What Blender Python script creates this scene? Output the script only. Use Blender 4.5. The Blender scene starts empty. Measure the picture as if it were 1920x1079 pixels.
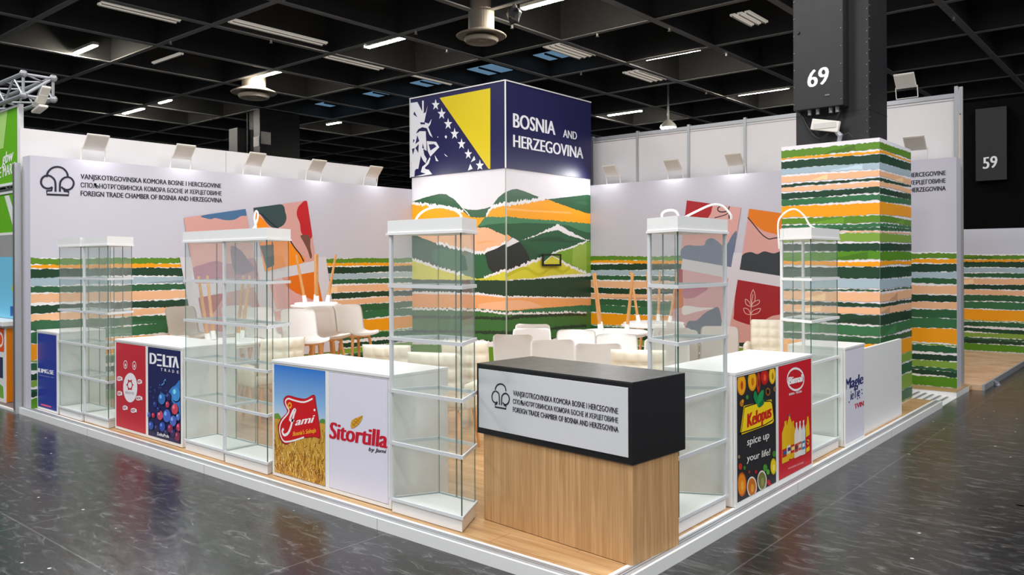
import bpy, bmesh, math, random
from mathutils import Vector, Matrix
SC = bpy.context.scene
COL = SC.collection
R = math.radians
# ------------------------------------------------------------------ camera
cd = bpy.data.cameras.new('camera'); cam = bpy.data.objects.new('camera', cd); COL.objects.link(cam)
cd.sensor_width = 36.0; cd.lens = 36.0 * 1509.0 / 1920.0
cd.shift_y = -(539.5 - 491.85) / 1920.0
cd.clip_end = 300
YAW = -0.7033; ROLL = -0.004
cr, sr = math.cos(YAW), math.sin(YAW)
fw = Vector((sr, cr, 0)); rt = Vector((cr, -sr, 0)); up = Vector((0, 0, 1))
r2 = rt * math.cos(ROLL) + up * math.sin(ROLL); u2 = -rt * math.sin(ROLL) + up * math.cos(ROLL)
m = Matrix((r2, u2, -fw)).transposed().to_4x4(); m.translation = Vector((0, 0, 1.67))
cam.matrix_world = m
SC.camera = cam
# ------------------------------------------------------------------ world, exposure
w = bpy.data.worlds.new('ambient_fill'); SC.world = w; w.use_nodes = True
w.node_tree.nodes['Background'].inputs[0].default_value = (0.62, 0.66, 0.72, 1)
w.node_tree.nodes['Background'].inputs[1].default_value = 0.58  # even ambient fill, added to brighten the fronts; no real source
SC.view_settings.view_transform = 'Standard'; SC.view_settings.look = 'None'
SC.view_settings.gamma = 1.0; SC.view_settings.exposure = 0.40
SC.cycles.transparent_max_bounces = 48
SC.cycles.max_bounces = 8
SC.cycles.sample_clamp_indirect = 6.0
# ------------------------------------------------------------------ hall lighting: rows of ceiling luminaires
def area(name, loc, sx, sy, power, col=(.985, .985, 1), rot=(0, 0, 0)):
    l = bpy.data.lights.new(name, 'AREA'); l.shape = 'RECTANGLE'; l.size = sx; l.size_y = sy; l.energy = power; l.color = col
    o = bpy.data.objects.new(name, l); COL.objects.link(o); o.location = loc; o.rotation_euler = rot
    return o
HALL_LAMPS = [(-1.5, -3.5, 1.0), (-8.5, -3.5, 1.0), (4.5, -1, 1.0), (4.5, 6, 1.0), (-1.5, 1.5, .8), (-12.5, 0, .8), (2.0, 11, .5), (-6.0, 1.2, .8), (0.5, 6.5, .6), (-5.5, 6.5, .55), (-16, 3, .35), (-13, 8, .25), (-6, 15, .4)]
for i, (x, y, k) in enumerate(HALL_LAMPS):
    area('hall_luminaire', (x, y, 7.85), 2.4, 1.2, 290 * k)

# ------------------------------------------------------------------ materials
def lin(c): return tuple(((v / 255.0) / 12.92 if v / 255.0 <= .04045 else ((v / 255.0 + .055) / 1.055) ** 2.4) for v in c)
MC = {}
def mat(name, col, rough=.5, metal=0.0, emit=0.0, spec=.5, noise=0.0, nscale=8.0):
    if name in MC: return MC[name]
    mm = bpy.data.materials.new(name); mm.use_nodes = True; MC[name] = mm
    nt = mm.node_tree; b = nt.nodes['Principled BSDF']
    c = (*lin(col), 1)
    b.inputs['Base Color'].default_value = c; b.inputs['Roughness'].default_value = rough; b.inputs['Metallic'].default_value = metal
    b.inputs['Specular IOR Level'].default_value = spec
    if emit: b.inputs['Emission Color'].default_value = c; b.inputs['Emission Strength'].default_value = emit
    if noise:
        n = nt.nodes.new('ShaderNodeTexNoise'); n.inputs['Scale'].default_value = nscale; n.inputs['Detail'].default_value = 4
        tc = nt.nodes.new('ShaderNodeTexCoord'); nt.links.new(tc.outputs['Object'], n.inputs['Vector'])
        mx = nt.nodes.new('ShaderNodeMix'); mx.data_type = 'RGBA'
        mx.inputs[6].default_value = c; mx.inputs[7].default_value = tuple(v * (1 - noise) for v in c[:3]) + (1,)
        nt.links.new(n.outputs['Fac'], mx.inputs[0]); nt.links.new(mx.outputs[2], b.inputs['Base Color'])
        rr = nt.nodes.new('ShaderNodeMapRange'); rr.inputs[3].default_value = rough * .85; rr.inputs[4].default_value = min(1, rough * 1.15)
        nt.links.new(n.outputs['Fac'], rr.inputs[0]); nt.links.new(rr.outputs[0], b.inputs['Roughness'])
    return mm
def ink(col, rough=.38): return mat('print_%02x%02x%02x' % tuple(int(v) for v in col), col, rough, spec=.4)

def node_mat(name):
    mm = bpy.data.materials.new(name); mm.use_nodes = True; MC[name] = mm
    return mm, mm.node_tree, mm.node_tree.nodes['Principled BSDF']
def N(nt, t, **kw):
    n = nt.nodes.new(t)
    for k, v in kw.items():
        if k.startswith('i_'):
            key = k[2:]; key = int(key) if key.isdigit() else key.replace('_', ' ')
            n.inputs[key].default_value = v
        else: setattr(n, k, v)
    return n
def ramp(nt, stops, interp='LINEAR'):
    n = nt.nodes.new('ShaderNodeValToRGB'); e = n.color_ramp; e.interpolation = interp
    while len(e.elements) < len(stops): e.elements.new(.5)
    for el, (p, c) in zip(e.elements, stops): el.position = p; el.color = (*c, 1) if len(c) == 3 else c
    return n
# dark polished hall floor with slab joints, scratches and specks
def floor_mat():
    mm, nt, b = node_mat('hall_floor'); L = nt.links.new
    tc = N(nt, 'ShaderNodeTexCoord')
    n1 = N(nt, 'ShaderNodeTexNoise', i_Scale=.55, i_Detail=6.0, i_Roughness=.6); L(tc.outputs['Object'], n1.inputs['Vector'])
    c1 = ramp(nt, [(.3, lin((24, 24, 24))), (.7, lin((40, 40, 40)))]); L(n1.outputs['Fac'], c1.inputs['Fac'])
    # cloudy wipe marks
    mp = N(nt, 'ShaderNodeMapping'); mp.inputs['Scale'].default_value = (3.2, 9.0, 1); mp.inputs['Rotation'].default_value = (0, 0, R(25)); L(tc.outputs['Object'], mp.inputs['Vector'])
    n2 = N(nt, 'ShaderNodeTexNoise', i_Scale=1.6, i_Detail=8.0, i_Roughness=.7, i_Distortion=1.2); L(mp.outputs[0], n2.inputs['Vector'])
    c2 = ramp(nt, [(.52, (0, 0, 0)), (.66, (.5, .5, .5)), (.76, (1, 1, 1))]); L(n2.outputs['Fac'], c2.inputs['Fac'])
    mx = N(nt, 'ShaderNodeMix', data_type='RGBA', i_7=(*lin((112, 112, 110)), 1)); L(c2.outputs[0], mx.inputs[0]); L(c1.outputs[0], mx.inputs[6])
    # white specks
    v = N(nt, 'ShaderNodeTexVoronoi', i_Scale=4.2); L(tc.outputs['Object'], v.inputs['Vector'])
    c3 = ramp(nt, [(.035, (1, 1, 1)), (.05, (0, 0, 0))]); L(v.outputs['Distance'], c3.inputs['Fac'])
    mx2 = N(nt, 'ShaderNodeMix', data_type='RGBA', i_7=(*lin((190, 188, 184)), 1)); L(c3.outputs[0], mx2.inputs[0]); L(mx.outputs[2], mx2.inputs[6])
    # long thin drag scratches in three directions
    last = mx2.outputs[2]
    for rot, seed in ((12, 0), (74, 5), (131, 9)):
        m4 = N(nt, 'ShaderNodeMapping'); m4.inputs['Scale'].default_value = (2.6, 26, 1); m4.inputs['Rotation'].default_value = (0, 0, R(rot)); m4.inputs['Location'].default_value = (seed, seed, 0); L(tc.outputs['Object'], m4.inputs['Vector'])
        n4 = N(nt, 'ShaderNodeTexNoise', i_Scale=1.0, i_Detail=6.0, i_Roughness=.7, i_Distortion=1.6); L(m4.outputs[0], n4.inputs['Vector'])
        c4 = ramp(nt, [(.67, (0, 0, 0)), (.75, (.42, .42, .42))]); L(n4.outputs['Fac'], c4.inputs['Fac'])
        m5 = N(nt, 'ShaderNodeMix', data_type='RGBA', i_7=(*lin((112, 111, 109)), 1)); L(c4.outputs[0], m5.inputs[0]); L(last, m5.inputs[6]); last = m5.outputs[2]
    # joints every 1.9 m
    br = N(nt, 'ShaderNodeTexBrick', offset=0.0); br.inputs['Scale'].default_value = 1.0; br.inputs['Brick Width'].default_value = 1.9; br.inputs['Row Height'].default_value = 1.9
    br.inputs['Mortar Size'].default_value = .006; br.inputs['Color1'].default_value = br.inputs['Color2'].default_value = (0, 0, 0, 1); br.inputs['Mortar'].default_value = (1, 1, 1, 1)
    L(tc.outputs['Object'], br.inputs['Vector'])
    mj = N(nt, 'ShaderNodeMath', operation='MULTIPLY', i_1=.2); L(br.outputs['Color'], mj.inputs[0])
    mx3 = N(nt, 'ShaderNodeMix', data_type='RGBA', i_7=(*lin((140, 139, 136)), 1)); L(mj.outputs[0], mx3.inputs[0]); L(last, mx3.inputs[6])
    L(mx3.outputs[2], b.inputs['Base Color'])
    rr = N(nt, 'ShaderNodeMapRange', i_3=.10, i_4=.27); L(n2.outputs['Fac'], rr.inputs[0]); L(rr.outputs[0], b.inputs['Roughness'])
    bp = N(nt, 'ShaderNodeBump', i_Strength=.12, i_Distance=.02); L(n2.outputs['Fac'], bp.inputs['Height']); L(bp.outputs[0], b.inputs['Normal'])
    b.inputs['Specular IOR Level'].default_value = .6
    return mm
def wood_mat(name, ca, cb, scale, rough=.42, plank=None, line=None):
    mm, nt, b = node_mat(name); L = nt.links.new
    tc = N(nt, 'ShaderNodeTexCoord'); mp = N(nt, 'ShaderNodeMapping'); mp.inputs['Scale'].default_value = scale; L(tc.outputs['Object'], mp.inputs['Vector'])
    n = N(nt, 'ShaderNodeTexNoise', i_Scale=1.0, i_Detail=7.0, i_Roughness=.62, i_Distortion=.6); L(mp.outputs[0], n.inputs['Vector'])
    n2 = N(nt, 'ShaderNodeTexNoise', i_Scale=4.0, i_Detail=3.0); L(mp.outputs[0], n2.inputs['Vector'])
    ad = N(nt, 'ShaderNodeMath', operation='MULTIPLY_ADD', i_1=.35); L(n2.outputs['Fac'], ad.inputs[0]); L(n.outputs['Fac'], ad.inputs[2])
    c = ramp(nt, [(.5, lin(ca)), (.68, lin(tuple((x + y) / 2 for x, y in zip(ca, cb)))), (.86, lin(cb))]); L(ad.outputs[0], c.inputs['Fac'])
    out = c.outputs[0]
    if plank:
        br = N(nt, 'ShaderNodeTexBrick', offset=.37); br.inputs['Scale'].default_value = 1.0; br.inputs['Brick Width'].default_value = plank[0]; br.inputs['Row Height'].default_value = plank[1]
        br.inputs['Mortar Size'].default_value = .0025; br.inputs['Color1'].default_value = (.9, .9, .9, 1); br.inputs['Color2'].default_value = (1.08, 1.08, 1.08, 1); br.inputs['Mortar'].default_value = (.55, .55, .55, 1)
        L(tc.outputs['Object'], br.inputs['Vector'])
        mx = N(nt, 'ShaderNodeMix', data_type='RGBA', blend_type='MULTIPLY', i_0=1.0); L(out, mx.inputs[6]); L(br.outputs['Color'], mx.inputs[7]); out = mx.outputs[2]
    L(out, b.inputs['Base Color']); b.inputs['Roughness'].default_value = rough
    return mm
def glass_mat():
    mm, nt, b = node_mat('clear_glass'); L = nt.links.new
    nt.nodes.remove(b); o = nt.nodes['Material Output']
    tr = N(nt, 'ShaderNodeBsdfTransparent'); tr.inputs[0].default_value = (.975, .988, .982, 1)
    gl = N(nt, 'ShaderNodeBsdfGlossy'); gl.inputs['Roughness'].default_value = .015; gl.inputs['Color'].default_value = (.93, .97, .97, 1)
    lw = N(nt, 'ShaderNodeLayerWeight', i_Blend=.5)
    pw = N(nt, 'ShaderNodeMath', operation='POWER', i_1=4.0); L(lw.outputs['Facing'], pw.inputs[0])
    ad = N(nt, 'ShaderNodeMath', operation='MULTIPLY_ADD', i_1=.3, i_2=.03); L(pw.outputs[0], ad.inputs[0])
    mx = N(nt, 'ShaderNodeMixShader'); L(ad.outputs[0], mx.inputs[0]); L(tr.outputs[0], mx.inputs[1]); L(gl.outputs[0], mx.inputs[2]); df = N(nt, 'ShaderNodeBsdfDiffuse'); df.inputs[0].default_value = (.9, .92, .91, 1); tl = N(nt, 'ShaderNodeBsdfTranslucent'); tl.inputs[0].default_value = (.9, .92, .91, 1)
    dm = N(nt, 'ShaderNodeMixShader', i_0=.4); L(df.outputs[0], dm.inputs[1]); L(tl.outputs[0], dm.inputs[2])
    fm = N(nt, 'ShaderNodeMixShader', i_0=.045); L(mx.outputs[0], fm.inputs[1]); L(dm.outputs[0], fm.inputs[2]); L(fm.outputs[0], o.inputs['Surface'])  # white veil mixed in to stand for bright reflections in the panes
    return mm
def wheat_sky_mat():
    mm, nt, b = node_mat('printed_sky'); L = nt.links.new
    tc = N(nt, 'ShaderNodeTexCoord'); sx = N(nt, 'ShaderNodeSeparateXYZ'); L(tc.outputs['Object'], sx.inputs[0])
    mr = N(nt, 'ShaderNodeMapRange', i_1=.50, i_2=.93); L(sx.outputs['Z'], mr.inputs[0])
    c = ramp(nt, [(0, lin((206, 218, 232))), (.35, lin((140, 186, 228))), (1, lin((24, 112, 204)))]); L(mr.outputs[0], c.inputs['Fac']); L(c.outputs[0], b.inputs['Base Color'])
    b.inputs['Roughness'].default_value = .38
    return mm
M_FLOOR = floor_mat()
M_OAK = wood_mat('oak_laminate', (200, 164, 118), (168, 126, 82), (1.2, 14, 14), .38, plank=(1.3, .19))
M_OAKV = wood_mat('oak_veneer', (208, 166, 116), (172, 130, 84), (46, 46, 1.3), .5)
M_LEG = wood_mat('beech_leg', (222, 166, 104), (196, 136, 78), (30, 30, 3), .45)
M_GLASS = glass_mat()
M_SKY = wheat_sky_mat()
M_EDGE = mat('glass_edge', (84, 116, 108), .15)
M_WHITE = mat('white_laminate', (236, 236, 234), .32, noise=.02, nscale=3)
M_SHELL = mat('white_plastic', (246, 244, 240), .36, noise=.02)
M_CREAM = mat('cream_leather', (236, 228, 206), .5, noise=.05, nscale=14)
M_ALU = mat('brushed_aluminium', (186, 188, 190), .38, .4, noise=.08, nscale=30)
M_ALUW = mat('silver_profile', (212, 214, 216), .38, .0, noise=.04, nscale=30)
M_WALL = mat('lavender_wall_print', (199, 197, 207), .55, noise=.015, nscale=2)
M_PANEL = mat('white_wall_panel', (226, 222, 220), .6, noise=.03, nscale=1.2)
M_BLACK = mat('black_laminate', (20, 20, 21), .42, noise=.2, nscale=6)
M_TOPB = mat('black_worktop', (46, 46, 46), .34, noise=.25, nscale=20)
M_COLUMN = mat('black_column_paint', (25, 25, 27), .5, noise=.3, nscale=3)
M_BEAM = mat('black_steel_beam', (78, 78, 79), .5, noise=.3, nscale=2)
M_FLANGE = mat('lit_beam_flange', (196, 196, 196), .5, noise=.3, nscale=2)  # lighter than the web: light from below put into the colour
M_DARK = mat('black_soffit', (10, 10, 11), .8, noise=.3, nscale=1)
M_NAVY = ink((30, 28, 78))
M_LAMPW = mat('lamp_white', (226, 222, 212), .4, noise=.04)
M_TUBE = mat('lit_tube', (255, 246, 226), .4, emit=130.0)
M_CABLE = mat('white_cable', (240, 238, 232), .4)
M_BCABLE = mat('black_cable', (18, 18, 18), .5)
M_LENS = mat('floodlight_lens', (206, 203, 196), .18)
M_GALV = mat('galvanised_steel', (168, 170, 174), .45, .5, noise=.2, nscale=12)
M_DIFF = mat('diffuser_enamel', (206, 194, 176), .45, noise=.05)

# ------------------------------------------------------------------ mesh helpers
def link(name, bm, mats, parent=None, smooth=False, loc=None):
    me = bpy.data.meshes.new(name); bmesh.ops.recalc_face_normals(bm, faces=bm.faces); bm.to_mesh(me); bm.free()
    for q in (mats if isinstance(mats, (list, tuple)) else [mats]): me.materials.append(q)
    if smooth:
        for p in me.polygons: p.use_smooth = True
    o = bpy.data.objects.new(name, me); COL.objects.link(o)
    if parent: o.parent = parent
    if loc: o.location = loc
    return o
def box(bm, x0, x1, y0, y1, z0, z1, mi=0, bev=0.0):
    g = bmesh.ops.create_cube(bm, size=1.0)['verts']
    for v in g: v.co = Vector(((x0 + x1) / 2 + v.co.x * (x1 - x0), (y0 + y1) / 2 + v.co.y * (y1 - y0), (z0 + z1) / 2 + v.co.z * (z1 - z0)))
    fs = list({f for v in g for f in v.link_faces})
    for f in fs: f.material_index = mi
    if bev:
        es = list({e for v in g for e in v.link_edges})
        r = bmesh.ops.bevel(bm, geom=es, offset=bev, segments=2, affect='EDGES', profile=.5)
        for f in r['faces']: f.material_index = mi
def bx(x0, x1, y0, y1, z0, z1, bev=0.0):
    bm = bmesh.new(); box(bm, x0, x1, y0, y1, z0, z1, 0, bev); return bm
def prism(bm, pts, z0, z1, mi=0):
    a = [bm.verts.new((x, y, z0)) for x, y in pts]; b = [bm.verts.new((x, y, z1)) for x, y in pts]
    n = len(pts); fs = [bm.faces.new(a[::-1]), bm.faces.new(b)]
    for i in range(n): fs.append(bm.faces.new((a[i], a[(i + 1) % n], b[(i + 1) % n], b[i])))
    for f in fs: f.material_index = mi
def tube(bm, pts, rad, seg=8, cap=True, mi=0):
    pts = [Vector(p) for p in pts]; rads = rad if isinstance(rad, (list, tuple)) else [rad] * len(pts)
    rings = []; ref = None
    for i, p in enumerate(pts):
        t = (pts[min(i + 1, len(pts) - 1)] - pts[max(i - 1, 0)]).normalized()
        if ref is None: ref = t.orthogonal().normalized()
        a = (ref - t * ref.dot(t)).normalized(); bq = t.cross(a); ref = a
        rings.append([bm.verts.new(p + (a * math.cos(2 * math.pi * k / seg) + bq * math.sin(2 * math.pi * k / seg)) * rads[i]) for k in range(seg)])
    for r0, r1 in zip(rings, rings[1:]):
        for k in range(seg): bm.faces.new((r0[k], r0[(k + 1) % seg], r1[(k + 1) % seg], r1[k])).material_index = mi
    if cap: bm.faces.new(rings[0][::-1]).material_index = mi; bm.faces.new(rings[-1]).material_index = mi
def tb(pts, rad, seg=8):
    bm = bmesh.new(); tube(bm, pts, rad, seg); return bm
def lathe(bm, prof, seg=32, c=(0, 0), mi=0):
    rings = [[bm.verts.new((c[0] + max(r, .0005) * math.cos(2 * math.pi * k / seg), c[1] + max(r, .0005) * math.sin(2 * math.pi * k / seg), z)) for k in range(seg)] for r, z in prof]
    for a, b in zip(rings, rings[1:]):
        for k in range(seg): bm.faces.new((a[k], a[(k + 1) % seg], b[(k + 1) % seg], b[k])).material_index = mi
    bm.faces.new(rings[0][::-1]); bm.faces.new(rings[-1])
def smooth3(pts, n=4):
    P = [Vector(p) for p in pts]; k = len(P); out = []; g = lambda j: P[max(0, min(k - 1, j))]
    for i in range(k - 1):
        p0, p1, p2, p3 = g(i - 1), g(i), g(i + 1), g(i + 2)
        for s in range(n):
            t = s / n; out.append(.5 * ((2 * p1) + (p2 - p0) * t + (2 * p0 - 5 * p1 + 4 * p2 - p3) * t * t + (3 * p1 - p0 - 3 * p2 + p3) * t ** 3))
    return out + [P[-1]]
def arc3(c, r, a0, a1, n, fx, fy):
    return [Vector(c) + Vector(fx) * r * math.cos(R(a0 + (a1 - a0) * i / n)) + Vector(fy) * r * math.sin(R(a0 + (a1 - a0) * i / n)) for i in range(n + 1)]
def thing(name, label, cat, loc=(0, 0, 0), rotz=0.0, group=None):
    o = bpy.data.objects.new(name, None); o.empty_display_size = .1; COL.objects.link(o); o.location = loc; o.rotation_euler = (0, 0, rotz)
    o['label'] = label; o['category'] = cat
    if group: o['group'] = group
    return o
def tag(o, label, cat, group=None):
    o['label'] = label; o['category'] = cat
    if group: o['group'] = group
    return o
def struct(name, bm, mm, **k):
    o = link(name, bm, mm, **k)
    if not o.parent: o['kind'] = 'structure'
    return o
def copy_tree(o, parent=None):
    c = o.copy(); COL.objects.link(c)
    if parent: c.parent = parent; c.matrix_parent_inverse = o.matrix_parent_inverse.copy()
    for ch in list(o.children): copy_tree(ch, c)
    return c
# ------------------------------------------------------------------ flat print builder: layered shapes on a wall plane
def catmull(pts, closed=True, n=5):
    P = [Vector(p) for p in pts]; out = []; k = len(P)
    for i in range(k if closed else k - 1):
        g = (lambda j: P[j % k]) if closed else (lambda j: P[max(0, min(k - 1, j))])
        p0, p1, p2, p3 = g(i - 1), g(i), g(i + 1), g(i + 2)
        for s in range(n):
            t = s / n
            out.append(.5 * ((2 * p1) + (p2 - p0) * t + (2 * p0 - 5 * p1 + 4 * p2 - p3) * t * t + (3 * p1 - p0 - 3 * p2 + p3) * t ** 3))
    if not closed: out.append(P[-1])
    return [tuple(q) for q in out]
def ragged(pts, amp, step, rnd):
    out = []
    for a, b in zip(pts, pts[1:]):
        a, b = Vector(a), Vector(b); n = max(1, int((b - a).length / step))
        for i in range(n): out.append(a.lerp(b, (i + rnd.uniform(0, .6)) / n if i else 0) + Vector((0, rnd.uniform(-1, 1) * amp)))
    out.append(Vector(pts[-1])); return out
def cut(pts, quad):
    # keep only the part of an outline inside a convex outline
    ar = sum(a[0] * b[1] - b[0] * a[1] for a, b in zip(quad, quad[1:] + quad[:1])); q = quad if ar > 0 else quad[::-1]
    for a, b in zip(q, q[1:] + q[:1]):
        side = lambda p: (b[0] - a[0]) * (p[1] - a[1]) - (b[1] - a[1]) * (p[0] - a[0])
        out = []
        for p, r in zip(pts, pts[1:] + pts[:1]):
            sp, sr_ = side(p), side(r)
            if sp >= 0: out.append(tuple(p))
            if sp * sr_ < 0: t = sp / (sp - sr_); out.append((p[0] + (r[0] - p[0]) * t, p[1] + (r[1] - p[1]) * t))
        pts = out
        if not pts: break
    return pts
class Print:
    """collects flat shapes for one plane; axis 'y' faces -y, axis 'x' faces +x; each later shape lies a hair in front"""
    def __init__(s, axis, pos, seed=1, step=.00006, off=.002):
        s.axis, s.pos, s.bm, s.mats, s.k, s.rnd, s.step, s.off = axis, pos, bmesh.new(), [], 0, random.Random(seed), step, off
        s.clip = None; s.cq = None
    def co(s, u, v):
        d = s.off + s.k * s.step
        if s.clip: u = max(s.clip[0], min(s.clip[1], u)); v = max(s.clip[2], min(s.clip[3], v))
        return (u, s.pos - d, v) if s.axis == 'y' else (s.pos + d, u, v)
    def mi(s, mm):
        if mm not in s.mats: s.mats.append(mm)
        return s.mats.index(mm)
    def poly(s, mm, pts):
        i = s.mi(mm); cs = []
        if s.cq: pts = cut(pts, s.cq)
        for p in pts:
            q = Vector(s.co(*p))
            if not cs or (q - cs[-1]).length > 1e-5: cs.append(q)
        if len(cs) > 2 and (cs[0] - cs[-1]).length < 1e-5: cs.pop()
        if len(cs) >= 3:
            try: s.bm.faces.new([s.bm.verts.new(c) for c in cs]).material_index = i
            except ValueError: pass
        s.k += 1
    def strip(s, mm, top, bot):
        i = s.mi(mm); a = [s.bm.verts.new(s.co(*p)) for p in top]; b = [s.bm.verts.new(s.co(*p)) for p in bot]
        for j in range(len(a) - 1): s.bm.faces.new((b[j], b[j + 1], a[j + 1], a[j])).material_index = i
        s.k += 1
    def line(s, mm, pts, wd, smooth=True):
        P = [Vector(p) for p in pts]
        if len(P) > 2 and smooth: P = [Vector(p) for p in catmull(pts, False, 3)]
        L, Q = [], []
        for j, p in enumerate(P):
            t = (P[min(j + 1, len(P) - 1)] - P[max(j - 1, 0)])
            if t.length < 1e-6: t = Vector((1, 0))
            t.normalize(); n = Vector((-t.y, t.x)) * wd / 2; L.append(p + n); Q.append(p - n)
        s.strip(mm, L, Q)
    def below(s, mm, top, vb, amp, step=.022):
        t = ragged(top, amp * .65, step, s.rnd); s.strip(mm, t, [(p[0], vb) for p in t])
    def ribbon(s, mm, pts, wd, amp, step=.022):
        t = ragged(pts, amp * .55, step, s.rnd); s.strip(mm, [(p[0], p[1] + wd * s.rnd.uniform(.25, .75)) for p in t], [(p[0], p[1] - wd * s.rnd.uniform(.25, .6)) for p in t])
    def text(s, mm, body, a, b, h, bold=0.0, shear=0.0):
        c = bpy.data.curves.new('t', 'FONT'); c.body = body; c.resolution_u = 3; c.shear = shear
        o = bpy.data.objects.new('t', c); COL.objects.link(o); bpy.context.view_layer.update()
        me = bpy.data.meshes.new_from_object(o); xs = [v.co.x for v in me.vertices]; ys = [v.co.y for v in me.vertices]
        x0, x1, y1 = min(xs), max(xs), max(ys); a, b = Vector(a), Vector(b); d = (b - a) / (x1 - x0); i = s.mi(mm)
        for sh_ in ((-1, -.4, .4, 1) if bold else (0,)):
            vs = [s.bm.verts.new(s.co(*(a + d * (v.co.x - x0 + sh_ * bold * 1.5) + Vector((0, 1)) * (v.co.y / y1 * h)))) for v in me.vertices]
            for p in me.polygons:
                try: s.bm.faces.new([vs[j] for j in p.vertices]).material_index = i
                except ValueError: pass
            s.k += 1
        bpy.data.objects.remove(o); bpy.data.curves.remove(c); bpy.data.meshes.remove(me); s.k += 1
    def add(s, items, vb=.075):
        for e in items:
            k, mm = e[0], ink(e[1]) if e[1] else None
            if k == 'K': s.cq = e[2]; continue
            if k == 'P': s.poly(mm, e[2])
            elif k == 'Q': s.poly(mm, catmull(e[2]))
            elif k == 'L': s.line(mm, e[2], e[3])
            elif k == 'N': s.line(mm, e[2], e[3], False)
            elif k == 'B': s.below(mm, e[2] + ([(11.19, e[2][-1][1])] if s.axis == 'x' and e[2][-1][0] > 10.8 else []), vb, e[3])
            elif k == 'R': s.ribbon(mm, e[2], e[3], e[4])
            elif k == 'T': s.text(mm, e[2], e[3], e[4], e[5], e[6], e[7])
        return s
    def build(s, name, parent=None):
        me = bpy.data.meshes.new(name); s.bm.to_mesh(me); s.bm.free()
        for q in s.mats: me.materials.append(q)
        o = bpy.data.objects.new(name, me); COL.objects.link(o)
        if parent: o.parent = parent; 
        return o
SG = dict(lg=(92, 136, 36), or_=(244, 160, 16), dg=(28, 64, 42), gb=(166, 186, 196), mg=(44, 94, 58), pe=(238, 184, 140), wh=(238, 234, 234), g2=(52, 110, 68), br=(82, 138, 24), g3=(126, 162, 60))
def stripes(P, u0, u1, bands, seed, amp=.010, wob=.012):
    """torn-paper bands: list of (top, bottom, colour key); gaps between bands stay white"""
    rnd = random.Random(seed)
    for zt, zb, key in bands:
        ph = rnd.uniform(0, 6); fq = rnd.uniform(1.0, 2.2); ph2 = rnd.uniform(0, 6)
        n = int((u1 - u0) / .024); T, B = [], []
        for i in range(n + 1):
            u = u0 + (u1 - u0) * i / n
            wv = wob * (math.sin(u * fq + ph) + .6 * math.sin(u * fq * 2.7 + ph2)) * .5
            T.append((u, zt + wv + rnd.uniform(-amp, amp) * .8)); B.append((u, zb + wv + wob * .5 * math.sin(u * 3 + ph2) + rnd.uniform(-amp, amp) * .8))
        B = [(u, min(b, t - .006)) for (u, t), (_, b) in zip(T, B)]
        P.strip(ink(SG[key]), T, B)
        if key in ('dg', 'mg', 'g2', 'pe', 'gb', 'lg', 'br') and rnd.random() < .75:      # a paler or darker torn scrap inside the band
            c = SG[key]; f = rnd.choice((.84, 1.16)); c2 = tuple(max(0, min(255, v * f)) for v in c)
            a = rnd.uniform(u0, u0 + (u1 - u0) * .6); e = a + rnd.uniform(.15, .4) * (u1 - u0); j0 = int((a - u0) / (u1 - u0) * n); j1 = min(n, int((e - u0) / (u1 - u0) * n))
            if j1 - j0 > 3:
                P.strip(ink(c2), [(T[j][0], B[j][1] + (T[j][1] - B[j][1]) * (.15 + .75 * (j - j0) / (j1 - j0))) for j in range(j0, j1 + 1)], [(B[j][0], B[j][1] + .004) for j in range(j0, j1 + 1)])
BANDS = [(1.760, 1.688, 'lg'), (1.684, 1.640, 'or_'), (1.634, 1.536, 'dg'), (1.528, 1.444, 'gb'), (1.438, 1.366, 'mg'), (1.352, 1.250, 'pe'), (1.238, 1.152, 'dg'), (1.140, 1.062, 'pe'), (1.054, .948, 'mg'), (.944, .822, 'g2'), (.808, .624, 'or_'), (.616, .600, 'g3'), (.596, .512, 'mg'), (.476, .410, 'dg'), (.398, .320, 'g3'), (.316, .276, 'mg'), (.272, .208, 'dg'), (.198, .076, 'br')]
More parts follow.
